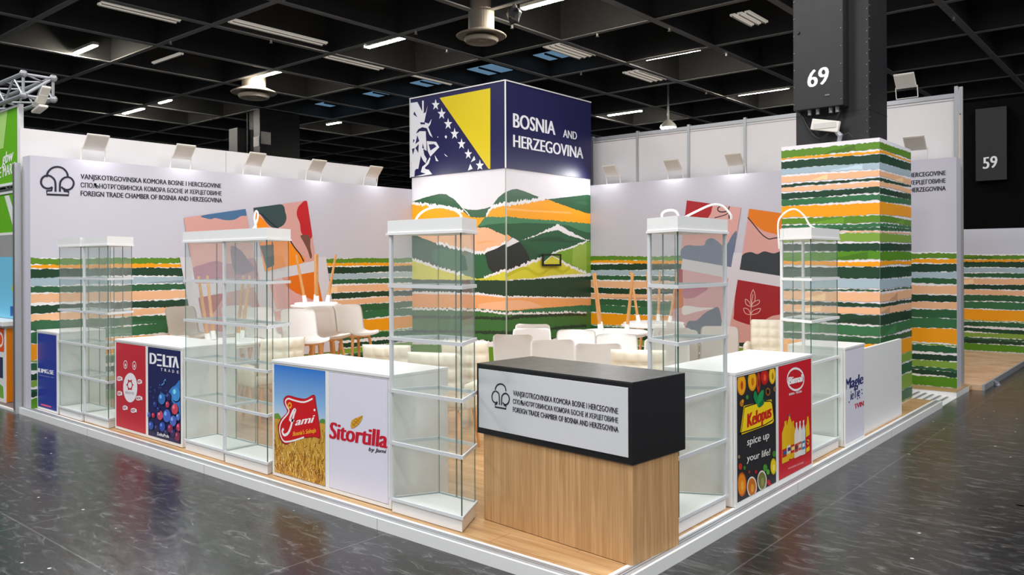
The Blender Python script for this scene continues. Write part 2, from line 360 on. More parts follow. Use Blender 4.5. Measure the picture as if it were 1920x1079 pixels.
ART={
'left_art':[('P',(214,209,215),[(5.035,1.753),(5.059,1.753),(7.277,1.759),(7.515,0.349),(5.295,0.364)]),('K',None,None),('P',(214,160,152),[(5.092,2.249),(5.963,2.403),(6.174,1.414),(5.242,1.408)]),('K',None,[(5.092,2.249),(5.963,2.403),(6.174,1.414),(5.242,1.408)]),('Q',(74,112,150),[(5.352,2.291),(5.963,2.403),(5.978,2.317),(5.895,2.304),(5.802,2.254),(5.671,2.24),(5.524,2.262),(5.465,2.245),(5.398,2.253)]),('Q',(176,110,130),[(5.197,1.594),(5.367,1.664),(5.541,1.7),(5.719,1.663),(6.09,1.737),(6.153,1.51),(5.963,1.438),(5.29,1.424)]),('Q',(120,80,110),[(5.74,1.884),(5.882,1.848),(6.006,1.699),(6.09,1.586),(5.881,1.514),(5.779,1.589)]),('K',None,None),('P',(214,160,152),[(6.081,2.423),(6.951,2.572),(7.103,1.708),(6.252,1.55)]),('K',None,[(6.081,2.423),(6.951,2.572),(7.103,1.708),(6.252,1.55)]),('Q',(52,74,74),[(6.081,2.423),(6.508,2.495),(6.586,2.382),(6.601,2.285),(6.54,2.195),(6.417,2.158),(6.307,2.206),(6.178,2.345),(6.093,2.364)]),('Q',(245,140,20),[(6.099,2.294),(6.189,2.297),(6.286,2.215),(6.34,2.144),(6.461,2.105),(6.825,1.817),(6.895,1.682),(6.526,1.611),(6.175,1.547)]),('P',(52,58,60),[(6.181,1.908),(6.394,1.93),(6.404,1.641),(6.283,1.592)]),('Q',(190,28,36),[(6.958,2.542),(6.84,2.512),(6.786,2.44),(6.776,2.35),(6.827,2.234),(6.861,2.086),(7.035,2.05)]),('Q',(116,74,62),[(6.838,2.065),(6.991,2.059),(7.003,1.898),(7.031,1.768),(7.002,1.738),(6.955,1.858),(6.884,1.977)]),('L',(40,40,46),[(6.093,2.364),(6.2,2.345),(6.308,2.264),(6.439,2.172),(6.596,2.07),(6.732,1.895),(6.825,1.797),(6.89,1.688)],0.02),('K',None,None),('P',(204,150,146),[(5.279,1.229),(6.089,1.341),(6.279,0.724),(5.363,0.787)]),('K',None,[(5.279,1.229),(6.089,1.341),(6.279,0.724),(5.363,0.787)]),('Q',(176,98,96),[(5.289,1.219),(5.618,1.262),(5.538,1.083),(5.402,0.928),(5.335,0.878)]),('K',None,None),('P',(222,168,164),[(6.304,1.431),(7.109,1.546),(7.224,1.056),(6.434,1.023)]),('K',None,[(6.304,1.431),(7.109,1.546),(7.224,1.056),(6.434,1.023)]),('P',(226,112,16),[(6.525,1.465),(7.109,1.546),(7.224,1.056),(7.035,1.135),(6.752,1.244),(6.615,1.327)]),('K',None,None),('P',(222,168,164),[(6.337,0.989),(7.224,1.05),(7.377,0.669),(6.388,0.736)]),('K',None,[(6.337,0.989),(7.224,1.05),(7.377,0.669),(6.388,0.736)])],
'right_art':[('P',(212,208,214),[(-6.012,1.805),(-4.394,1.788),(-4.399,0.516),(-6.246,0.402)]),('K',None,None),('P',(218,164,156),[(-5.949,2.609),(-5.069,2.455),(-5.228,1.582),(-6.072,1.72)]),('K',None,[(-5.949,2.609),(-5.069,2.455),(-5.228,1.582),(-6.072,1.72)]),('Q',(172,30,36),[(-5.949,2.609),(-5.561,2.539),(-5.535,2.446),(-5.576,2.354),(-5.649,2.325),(-5.993,2.381)]),('L',(44,40,46),[(-5.25,2.484),(-5.29,2.414),(-5.401,2.409),(-5.441,2.452),(-5.4,2.491),(-5.323,2.477),(-5.264,2.413),(-5.258,2.3)],0.018),('L',(44,40,46),[(-5.49,2.323),(-5.401,2.34),(-5.29,2.373),(-5.257,2.433)],0.014),('Q',(104,116,140),[(-6.067,1.724),(-6.023,1.88),(-5.929,1.921),(-5.789,1.908),(-5.662,1.917),(-5.627,1.989),(-5.537,2.019),(-5.447,1.975),(-5.358,1.901),(-5.292,1.921),(-5.204,2.062),(-5.139,2.081),(-5.232,1.582)]),('K',None,None),('P',(214,160,152),[(-4.945,2.435),(-4.392,2.335),(-4.395,1.446),(-5.094,1.547)]),('K',None,[(-4.945,2.435),(-4.392,2.335),(-4.395,1.446),(-5.094,1.547)]),('Q',(226,122,14),[(-4.945,2.435),(-4.392,2.335),(-4.393,2.038),(-4.594,2.067),(-4.737,2.111),(-4.862,2.204),(-4.956,2.298)]),('Q',(52,58,62),[(-5.094,1.547),(-5.054,1.754),(-4.927,1.802),(-4.822,1.772),(-4.718,1.811),(-4.575,1.78),(-4.394,1.807),(-4.395,1.446)]),('L',(40,40,46),[(-4.967,2.309),(-4.862,2.184),(-4.758,2.061),(-4.656,1.989),(-4.574,1.997),(-4.393,2.013)],0.016),('K',None,None),('P',(216,164,166),[(-6.132,1.564),(-5.268,1.417),(-5.431,0.473),(-6.246,0.424)]),('K',None,[(-6.132,1.564),(-5.268,1.417),(-5.431,0.473),(-6.246,0.424)]),('P',(160,34,40),[(-6.132,1.564),(-6.025,1.544),(-6.026,1.25),(-6.189,1.247)]),('P',(214,110,14),[(-6.189,1.247),(-6.014,1.25),(-6.015,0.961),(-6.224,0.922)]),('Q',(186,110,132),[(-6.002,1.25),(-5.608,1.268),(-5.711,1.182),(-5.838,1.115),(-6.003,1.111)]),('Q',(236,230,230),[(-6.016,0.844),(-6.015,0.983),(-5.746,0.97),(-5.474,0.969),(-5.609,0.943),(-5.816,0.894)]),('Q',(92,104,126),[(-5.946,0.73),(-5.794,0.768),(-5.678,0.868),(-5.564,0.935),(-5.418,0.954),(-5.42,0.474),(-5.982,0.44)]),('K',None,None),('P',(214,160,152),[(-5.125,1.398),(-4.396,1.289),(-4.399,0.516),(-5.298,0.461)]),('K',None,[(-5.125,1.398),(-4.396,1.289),(-4.399,0.516),(-5.298,0.461)]),('Q',(160,28,34),[(-5.125,1.398),(-4.396,1.289),(-4.397,0.966),(-4.619,0.879),(-4.784,0.782),(-4.921,0.742),(-5.059,0.77),(-5.188,0.815),(-5.187,0.876),(-5.176,1.081),(-5.147,1.286)]),('Q',(62,84,108),[(-4.848,0.579),(-4.702,0.607),(-4.579,0.653),(-4.398,0.692),(-4.399,0.516),(-4.848,0.489)]),('K',None,None),('L',(224,180,172),[(-4.935,0.749),(-4.926,0.907),(-4.913,1.068),(-4.891,1.19)],0.01),('L',(224,180,172),[(-4.887,1.26),(-4.923,1.179),(-4.925,1.088),(-4.909,1.053),(-4.866,1.09),(-4.86,1.18),(-4.887,1.26)],0.01),('L',(224,180,172),[(-4.913,1.004),(-4.993,1.036),(-5.008,1.116),(-4.951,1.077),(-4.913,1.004)],0.01),('L',(224,180,172),[(-4.913,1.004),(-4.888,1.069),(-4.8,1.108),(-4.808,1.052),(-4.913,1.004)],0.01),('L',(224,180,172),[(-4.926,0.891),(-5.005,0.904),(-5.036,0.98),(-4.962,0.966),(-4.926,0.891)],0.01),('L',(224,180,172),[(-4.926,0.887),(-4.888,0.953),(-4.779,0.988),(-4.815,0.921),(-4.926,0.887)],0.01)],
'stripez':[1.779,1.692,1.636,1.531,1.439,1.36,1.243,1.147,1.06,0.946,0.811,0.623,0.602,0.509,0.479,0.404,0.317,0.277,0.203,0.053],
'rtz':[2.941,2.906,2.825,2.798,2.702,2.622,2.615,2.545,2.503,2.441,2.367,2.29,2.151,2.069,1.987,1.968,1.863,1.772,1.665,1.616,1.482,1.365,1.34,1.231,1.183,1.106,0.989,0.873,0.619,0.516,0.393,0.211,0.095,0.062],
'tower_left':[('B',(44,92,58),[(-9.785,2.663),(-9.441,2.724),(-9.133,2.761),(-8.97,2.742),(-8.811,2.665),(-8.622,2.51),(-8.523,2.482),(-8.349,2.466),(-8.157,2.481),(-8.031,2.506),(-7.885,2.638),(-7.702,2.735)],0.004),('B',(56,100,66),[(-8.611,2.49),(-8.349,2.463),(-8.157,2.476),(-8.02,2.498),(-7.703,2.498)],0.012),('B',(250,166,16),[(-9.785,2.646),(-9.204,2.567),(-8.79,2.494),(-8.611,2.454),(-8.479,2.376),(-8.349,2.352),(-8.221,2.347),(-8.157,2.363),(-8.031,2.467),(-7.886,2.499),(-7.703,2.521)],0.015),('R',(236,232,232),[(-9.785,2.646),(-9.204,2.567),(-8.79,2.499),(-8.611,2.458)],0.05,0.03),('R',(236,232,232),[(-8.97,2.745),(-8.811,2.668),(-8.622,2.51),(-8.479,2.384)],0.025,0.003),('R',(236,232,232),[(-8.136,2.37),(-8.02,2.498),(-7.886,2.514),(-7.703,2.538)],0.06,0.01),('B',(70,128,88),[(-8.307,2.224),(-8.157,2.355),(-8.032,2.355),(-7.887,2.34),(-7.704,2.338)],0.012),('B',(44,92,58),[(-8.329,2.209),(-8.095,2.236),(-7.705,2.251)],0.005),('B',(240,182,138),[(-9.788,2.207),(-8.973,2.216),(-8.307,2.2),(-8.095,2.189),(-7.929,2.122),(-7.686,2.039)],0.012),('B',(246,170,110),[(-8.33,1.975),(-8.096,1.994),(-7.848,1.966),(-7.686,2.024)],0.004),('B',(240,182,138),[(-8.33,1.944),(-8.096,1.971),(-7.706,1.986)],0.004),('B',(38,76,50),[(-9.788,2.139),(-9.207,1.975),(-8.861,1.904),(-8.331,1.805),(-8.181,1.813),(-7.93,1.89),(-7.706,1.948)],0.012),('R',(236,232,232),[(-9.207,1.984),(-8.861,1.912),(-8.331,1.809),(-8.181,1.813),(-7.93,1.883),(-7.706,1.971)],0.05,0.04),('Q',(42,48,44),[(-8.171,1.784),(-7.951,1.867),(-7.706,1.918),(-7.708,1.528),(-7.953,1.473),(-8.098,1.596)]),('Q',(48,100,62),[(-9.208,1.893),(-8.331,1.786),(-8.171,1.784),(-8.098,1.596),(-7.995,1.465),(-8.311,1.415),(-9.209,1.645)]),('B',(214,206,60),[(-9.791,1.731),(-9.448,1.645),(-8.977,1.538),(-8.616,1.476),(-8.311,1.415),(-8.099,1.448),(-7.933,1.496),(-7.708,1.554)],0.01),('R',(236,232,232),[(-9.791,1.731),(-9.448,1.645),(-8.977,1.538),(-8.616,1.476)],0.05,0.03),('R',(236,232,232),[(-8.184,1.432),(-7.933,1.496),(-7.708,1.559)],0.04,0.03),('B',(36,66,46),[(-9.793,1.391),(-8.978,1.395),(-8.312,1.399),(-7.709,1.401)],0.01),('B',(236,232,232),[(-9.802,1.196),(-8.303,1.21),(-7.982,1.187),(-7.723,1.169)],0.02),('B',(242,168,104),[(-9.802,1.157),(-8.303,1.173),(-7.982,1.155),(-7.723,1.146)],0.01),('P',(246,186,142),[(-8.304,1.035),(-8.014,1.074),(-7.724,1.1),(-7.724,0.956),(-8.304,0.957)]),('B',(64,118,80),[(-9.803,0.933),(-8.304,0.967),(-7.983,0.956),(-7.725,0.952)],0.01),('R',(236,232,232),[(-9.804,0.91),(-8.304,0.945),(-7.983,0.921),(-7.725,0.901)],0.04,0.03),('B',(62,112,56),[(-9.804,0.884),(-8.304,0.921),(-7.983,0.903),(-7.725,0.89)],0.008),('R',(44,62,46),[(-9.804,0.778),(-8.305,0.822),(-7.984,0.831),(-7.725,0.837)],0.05,0.004),('R',(44,62,46),[(-9.806,0.542),(-8.306,0.603),(-7.985,0.616),(-7.726,0.625)],0.05,0.004),('B',(30,56,38),[(-9.806,0.43),(-8.307,0.5),(-7.985,0.493),(-7.727,0.488)],0.008),('B',(236,232,232),[(-9.806,0.423),(-8.307,0.494),(-7.986,0.481),(-7.727,0.476)],0.02),('B',(96,142,34),[(-9.807,0.326),(-8.307,0.404),(-7.986,0.401),(-7.727,0.4)],0.008)],
'tower_right':[('B',(44,92,58),[(9.026,2.713),(9.14,2.751),(9.248,2.769),(9.383,2.755),(9.865,2.665),(9.996,2.655),(10.433,2.71),(11.073,2.792)],0.004),('Q',(56,100,66),[(10.717,2.646),(10.893,2.664),(11.072,2.674),(11.072,2.622),(10.952,2.625)]),('B',(250,166,16),[(9.025,2.504),(9.891,2.636),(9.996,2.656),(10.432,2.581),(10.717,2.536),(11.071,2.483)],0.012),('R',(236,232,232),[(9.025,2.524),(9.506,2.589),(9.943,2.658)],0.06,0.03),('P',(252,184,90),[(9.024,2.478),(9.631,2.468),(10.601,2.488),(10.658,2.451),(9.889,2.444),(9.024,2.44)]),('B',(70,128,88),[(9.024,2.344),(9.38,2.334),(10.155,2.328),(11.07,2.313)],0.015),('B',(44,92,58),[(9.023,2.237),(9.504,2.269),(10.155,2.275),(10.571,2.259),(10.831,2.199),(11.069,2.162)],0.004),('B',(236,232,232),[(9.353,1.997),(9.629,2.069),(9.94,2.165),(10.278,2.273),(10.571,2.174),(11.068,2.035)],0.02),('B',(44,92,58),[(9.353,1.994),(9.629,2.053),(9.94,2.133),(10.263,2.179),(10.57,2.098),(11.068,2.028)],0.012),('Q',(38,76,50),[(9.527,1.996),(9.887,2.051),(10.154,2.077),(10.373,2.061),(10.541,2.014),(11.037,2.014),(10.541,1.988),(9.886,1.991)]),('P',(246,180,120),[(9.022,2.086),(9.136,2.035),(9.021,1.964)]),('P',(236,232,232),[(9.021,1.964),(9.159,2.036),(9.309,1.981),(9.021,1.887)]),('P',(42,48,44),[(9.021,1.89),(9.316,1.975),(9.476,1.845),(9.563,1.718),(9.375,1.561),(9.018,1.473)]),('Q',(44,84,56),[(9.341,1.969),(9.627,1.878),(9.833,1.807),(10.206,1.785),(9.885,1.718),(9.601,1.671),(9.501,1.829)]),('B',(120,160,48),[(10.098,1.801),(10.428,1.869),(10.771,1.941),(11.068,2.011)],0.008),('P',(150,178,72),[(10.684,1.923),(11.067,1.979),(11.064,1.476),(10.653,1.634)]),('R',(236,232,232),[(10.098,1.801),(10.428,1.869),(10.771,1.941),(11.068,2.011)],0.03,0.02),('B',(214,206,60),[(9.019,1.522),(9.5,1.639),(9.991,1.759),(10.315,1.694),(10.653,1.583),(11.064,1.459)],0.008),('R',(236,232,232),[(9.019,1.526),(9.5,1.639),(9.991,1.759),(10.315,1.694),(10.653,1.583),(11.064,1.467)],0.05,0.03),('L',(196,190,40),[(9.018,1.473),(9.253,1.547),(9.474,1.576),(9.676,1.494),(9.831,1.476),(10.043,1.563),(10.205,1.57),(10.397,1.502),(10.595,1.584)],0.05),('B',(236,232,232),[(9.018,1.408),(9.625,1.419),(10.149,1.455),(10.709,1.472),(11.064,1.476)],0.015),('B',(36,66,46),[(9.018,1.396),(9.624,1.407),(10.149,1.414),(10.709,1.421),(11.063,1.424)],0.015),('B',(236,232,232),[(9.031,1.168),(9.369,1.156),(9.752,1.134),(10.578,1.097),(11.058,1.08)],0.02),('B',(242,168,104),[(9.031,1.144),(9.368,1.132),(9.752,1.115),(10.578,1.079),(11.058,1.062)],0.01),('P',(246,186,142),[(9.031,1.098),(9.294,1.103),(9.558,1.065),(9.752,1.014),(9.89,0.971),(9.03,0.954)]),('B',(64,118,80),[(9.03,0.949),(9.367,0.947),(9.751,0.951),(10.363,0.95),(10.909,0.949),(11.057,0.943)],0.01),('R',(236,232,232),[(9.029,0.899),(9.367,0.893),(9.751,0.865),(10.362,0.851),(10.908,0.814),(11.056,0.807)],0.04,0.03),('B',(62,112,56),[(9.029,0.887),(9.367,0.881),(9.751,0.849),(10.362,0.836),(10.908,0.795),(11.056,0.787)],0.008),('R',(44,62,46),[(9.029,0.835),(9.367,0.844),(9.75,0.836),(10.362,0.818),(10.908,0.792),(11.056,0.784)],0.05,0.004),('R',(44,62,46),[(9.028,0.622),(9.365,0.627),(9.749,0.613),(10.361,0.613),(10.907,0.603),(11.054,0.594)],0.05,0.004),('B',(30,56,38),[(9.027,0.484),(9.364,0.484),(10.906,0.454),(11.053,0.444)],0.008),('B',(236,232,232),[(9.027,0.472),(9.364,0.469),(10.905,0.435),(11.053,0.424)],0.02),('B',(96,142,34),[(9.026,0.396),(9.364,0.392),(10.905,0.336),(11.052,0.325)],0.008)],
'flag':[('P',(224,200,24),[(-9.105,4.275),(-8.028,4.278),(-8.034,3.032),(-8.07,3.028)]),('P',(236,236,240),[(-9.194,4.269),(-9.217,4.209),(-9.284,4.216),(-9.23,4.169),(-9.25,4.107),(-9.195,4.138),(-9.14,4.093),(-9.159,4.16),(-9.106,4.193),(-9.172,4.203)]),('P',(236,236,240),[(-9.059,4.115),(-9.082,4.052),(-9.152,4.059),(-9.097,4.01),(-9.117,3.946),(-9.06,3.979),(-9.004,3.932),(-9.023,4.001),(-8.968,4.036),(-9.037,4.046)]),('P',(236,236,240),[(-8.918,3.937),(-8.94,3.874),(-9.009,3.881),(-8.954,3.833),(-8.975,3.769),(-8.918,3.802),(-8.863,3.756),(-8.882,3.824),(-8.828,3.86),(-8.896,3.869)]),('P',(236,236,240),[(-8.776,3.766),(-8.798,3.704),(-8.866,3.709),(-8.812,3.662),(-8.832,3.599),(-8.776,3.632),(-8.722,3.587),(-8.741,3.655),(-8.687,3.69),(-8.754,3.699)]),('P',(236,236,240),[(-8.628,3.589),(-8.649,3.53),(-8.712,3.535),(-8.662,3.491),(-8.681,3.43),(-8.628,3.462),(-8.577,3.42),(-8.595,3.484),(-8.544,3.518),(-8.607,3.526)]),('P',(236,236,240),[(-8.486,3.416),(-8.506,3.36),(-8.565,3.364),(-8.518,3.322),(-8.536,3.265),(-8.486,3.296),(-8.438,3.256),(-8.455,3.317),(-8.407,3.349),(-8.467,3.356)]),('P',(236,236,240),[(-8.246,3.228),(-8.267,3.166),(-8.331,3.17),(-8.28,3.126),(-8.299,3.063),(-8.247,3.097),(-8.195,3.055),(-8.213,3.12),(-8.162,3.156),(-8.226,3.163)]),('P',(232,232,236),[(-9.778,4.284),(-9.618,4.279),(-9.479,4.077),(-9.422,4.086),(-9.376,4.191),(-9.457,3.931),(-9.354,3.895),(-9.286,3.966),(-9.316,3.883),(-9.366,3.841),(-9.265,3.664),(-9.333,3.71),(-9.4,3.829),(-9.504,3.856),(-9.597,3.834),(-9.656,3.768),(-9.551,3.797),(-9.47,3.661),(-9.575,3.527),(-9.669,3.52),(-9.74,3.414),(-9.622,3.532),(-9.6,3.353),(-9.788,3.321)]),('P',(232,232,236),[(-9.506,4.285),(-9.467,4.279),(-9.468,4.091),(-9.503,4.064)]),('P',(232,232,236),[(-9.574,3.8),(-9.424,3.783),(-9.403,3.463),(-9.483,3.503),(-9.46,3.405),(-9.403,3.336),(-9.427,3.266),(-9.484,3.311),(-9.541,3.396),(-9.601,3.192),(-9.694,3.192),(-9.777,3.239),(-9.775,3.53),(-9.693,3.474),(-9.645,3.614)]),('P',(232,232,236),[(-9.402,3.622),(-9.187,3.588),(-9.116,3.496),(-9.319,3.364),(-9.38,3.461)]),('P',(232,232,236),[(-9.776,3.32),(-9.576,3.415),(-9.6,3.241),(-9.683,3.167),(-9.695,3.006),(-9.778,3.012)]),('P',(232,232,236),[(-9.508,3.217),(-9.427,3.258),(-9.328,3.361),(-9.319,3.329),(-9.358,3.253),(-9.45,3.197),(-9.427,3.171),(-9.359,3.158),(-9.28,3.08),(-9.508,3.049),(-9.578,3.011),(-9.695,3.006),(-9.555,3.085),(-9.428,3.099),(-9.543,3.132)]),('P',(232,232,236),[(-9.779,4.016),(-9.642,4.113),(-9.573,3.928),(-9.738,3.818)]),('P',(232,232,236),[(-9.01,3.388),(-8.923,3.326),(-8.978,3.346)]),('P',(232,232,236),[(-9.222,3.383),(-9.133,3.274),(-9.193,3.286)]),('P',(232,232,236),[(-8.435,3.2),(-8.362,3.292),(-8.336,3.229)]),('P',(232,232,236),[(-8.498,3.076),(-8.445,3.178),(-8.394,3.098)]),('P',(232,232,236),[(-8.998,3.652),(-8.965,3.672),(-8.939,3.641),(-8.965,3.613)]),('P',(232,232,236),[(-9.168,3.662),(-9.142,3.671),(-9.137,3.649)]),('P',(44,40,92),[(-9.356,3.562),(-9.232,3.558),(-9.176,3.513),(-9.318,3.463)]),('P',(44,40,92),[(-9.554,3.942),(-9.446,3.926),(-9.434,3.896),(-9.538,3.905)]),('P',(44,40,92),[(-9.751,3.528),(-9.681,3.537),(-9.728,3.429)]),('P',(44,40,92),[(-9.669,3.536),(-9.587,3.593),(-9.599,3.449)]),('P',(44,40,92),[(-9.715,3.686),(-9.68,3.663),(-9.727,3.622)]),('P',(44,40,92),[(-9.689,4.135),(-9.619,4.03),(-9.713,4.089)]),('P',(44,40,92),[(-9.621,3.741),(-9.575,3.639),(-9.668,3.601)]),('P',(44,40,92),[(-9.494,3.599),(-9.46,3.5),(-9.506,3.521)])],
'bosnia':[('T',(240,240,244),'BOSNIA',(9.164,3.682),(10.188,3.686),0.212,0.024,0),('T',(240,240,244),'AND',(10.405,3.677),(10.776,3.676),0.126,0.02,0),('T',(240,240,244),'HERZEGOVINA',(9.163,3.39),(10.95,3.382),0.183,0.024,0)],
'lwtext':[('T',(38,36,52),'VANJSKOTRGOVINSKA KOMORA BOSNE I HERCEGOVINE',(3.858,2.65),(5.608,2.662),0.057,0.02,0),('T',(38,36,52),'СПОЉНОТРГОВИНСКА КОМОРА БОСНЕ И ХЕРЦЕГОВИНЕ',(3.858,2.553),(5.617,2.563),0.057,0.02,0),('T',(38,36,52),'FOREIGN TRADE CHAMBER OF BOSNIA AND HERZEGOVINA',(3.858,2.455),(5.621,2.471),0.058,0.02,0)],
'rwt':[(-2.373,2.739),(-2.779,2.746),(-2.373,2.798),(-2.369,2.641),(-2.369,2.7),(-2.369,2.547),(-2.369,2.6)],
'cttext':[('T',(38,36,52),'VANJSKOTRGOVINSKA KOMORA BOSNE I HERCEGOVINE',(-3.106,0.874),(-2.329,0.863),0.031,0.02,0),('T',(38,36,52),'СПОЉНОТРГОВИНСКА КОМОРА БОСНЕ И ХЕРЦЕГОВИНЕ',(-3.107,0.825),(-2.328,0.815),0.029,0.02,0),('T',(38,36,52),'FOREIGN TRADE CHAMBER OF BOSNIA AND HERZEGOVINA',(-3.107,0.776),(-2.327,0.766),0.03,0.02,0)],
'lwtree':[('L',(38,36,52),[(3.499,2.641),(3.5,2.659),(3.504,2.677),(3.51,2.694),(3.519,2.71),(3.53,2.725),(3.543,2.738),(3.558,2.749),(3.574,2.757),(3.591,2.763),(3.609,2.766),(3.626,2.766),(3.643,2.763),(3.66,2.758),(3.675,2.749),(3.688,2.738),(3.699,2.725),(3.708,2.71),(3.715,2.694),(3.718,2.676),(3.719,2.658)],0.021),('L',(38,36,52),[(3.511,2.662),(3.5,2.66),(3.489,2.656),(3.478,2.651),(3.469,2.644),(3.46,2.636),(3.453,2.626),(3.447,2.616),(3.443,2.604),(3.441,2.593),(3.44,2.581),(3.441,2.569),(3.444,2.558),(3.449,2.548),(3.455,2.539),(3.463,2.531),(3.472,2.524),(3.482,2.519),(3.492,2.516),(3.504,2.515),(3.515,2.515),(3.526,2.517),(3.537,2.522),(3.548,2.528),(3.557,2.535)],0.021),('L',(38,36,52),[(3.511,2.662),(3.541,2.653),(3.573,2.626),(3.588,2.582),(3.589,2.484)],0.021),('N',(38,36,52),[(3.552,2.534),(3.547,2.494),(3.499,2.488),(3.498,2.448),(3.727,2.452),(3.727,2.493),(3.682,2.496),(3.677,2.533)],0.021),('L',(38,36,52),[(3.635,2.487),(3.637,2.58),(3.654,2.622),(3.685,2.65),(3.711,2.657)],0.021),('L',(38,36,52),[(3.712,2.659),(3.724,2.659),(3.736,2.656),(3.747,2.652),(3.757,2.645),(3.765,2.637),(3.772,2.627),(3.778,2.616),(3.781,2.604),(3.782,2.591),(3.781,2.578),(3.777,2.566),(3.772,2.554),(3.765,2.543),(3.756,2.533),(3.746,2.525),(3.735,2.519),(3.723,2.515),(3.711,2.513),(3.699,2.513),(3.687,2.516),(3.676,2.52),(3.666,2.527),(3.658,2.535),(3.651,2.545)],0.021)],
'cttree':[('L',(38,36,52),[(-3.259,0.889),(-3.258,0.895),(-3.256,0.902),(-3.252,0.908),(-3.248,0.913),(-3.243,0.919),(-3.237,0.923),(-3.23,0.926),(-3.223,0.929),(-3.216,0.931),(-3.208,0.931),(-3.201,0.931),(-3.194,0.93),(-3.188,0.927),(-3.182,0.924),(-3.177,0.92),(-3.173,0.915),(-3.17,0.909),(-3.168,0.903),(-3.167,0.897),(-3.167,0.891)],0.014),('L',(38,36,52),[(-3.258,0.882),(-3.263,0.881),(-3.267,0.879),(-3.272,0.876),(-3.276,0.873),(-3.279,0.869),(-3.282,0.864),(-3.285,0.859),(-3.286,0.854),(-3.288,0.849),(-3.288,0.844),(-3.287,0.839),(-3.286,0.834),(-3.285,0.829),(-3.282,0.825),(-3.279,0.821),(-3.276,0.818),(-3.272,0.815),(-3.267,0.814),(-3.263,0.813),(-3.258,0.812),(-3.253,0.813),(-3.248,0.814),(-3.243,0.816),(-3.239,0.819)],0.014),('L',(38,36,52),[(-3.255,0.883),(-3.237,0.878),(-3.225,0.863),(-3.222,0.803)],0.014),('N',(38,36,52),[(-3.242,0.821),(-3.246,0.805),(-3.26,0.802),(-3.262,0.786),(-3.166,0.786),(-3.166,0.804),(-3.182,0.804),(-3.184,0.817)],0.014),('L',(38,36,52),[(-3.204,0.803),(-3.203,0.848),(-3.194,0.867),(-3.175,0.878),(-3.166,0.879)],0.014),('L',(38,36,52),[(-3.169,0.878),(-3.164,0.878),(-3.159,0.877),(-3.154,0.875),(-3.15,0.873),(-3.146,0.869),(-3.143,0.865),(-3.14,0.861),(-3.139,0.856),(-3.138,0.85),(-3.138,0.845),(-3.139,0.839),(-3.141,0.834),(-3.143,0.829),(-3.147,0.824),(-3.151,0.82),(-3.155,0.816),(-3.16,0.814),(-3.165,0.812),(-3.171,0.811),(-3.176,0.811),(-3.181,0.812),(-3.186,0.814),(-3.19,0.817),(-3.194,0.821)],0.014)],
'q_blue':[(-9.823,0.731),(-9.202,0.744),(-9.208,0.088),(-9.829,0.074)],
'q_red':[(-7.966,0.904),(-7.34,0.912),(-7.363,0.084),(-7.991,0.071)],
'q_delta':[(-7.298,0.915),(-6.688,0.922),(-6.705,0.1),(-7.307,0.084)],
'q_jami':[(-5.27,0.912),(-4.645,0.922),(-4.655,0.093),(-5.283,0.085)],
'q_sit':[(-4.606,0.921),(-3.979,0.929),(-3.988,0.093),(-4.611,0.093)],
'q_kot':[(4.921,0.936),(5.558,0.928),(5.555,0.103),(4.928,0.11)],
'q_bim':[(5.603,0.927),(6.246,0.92),(6.257,0.092),(5.612,0.106)],
'q_mag':[(7.018,0.892),(7.655,0.879),(7.665,0.107),(7.016,0.108)],
'blue':[('T',(235,236,245),'ILIMG.SE',(-9.725,0.479),(-9.3,0.486),0.044,0.05,0),('T',(190,196,230),'www.ilimg.se .com',(-9.705,0.444),(-9.284,0.45),0.01,0,0),('P',(236,92,130),[(-9.654,0.139),(-9.368,0.141),(-9.368,0.123),(-9.654,0.121)])],
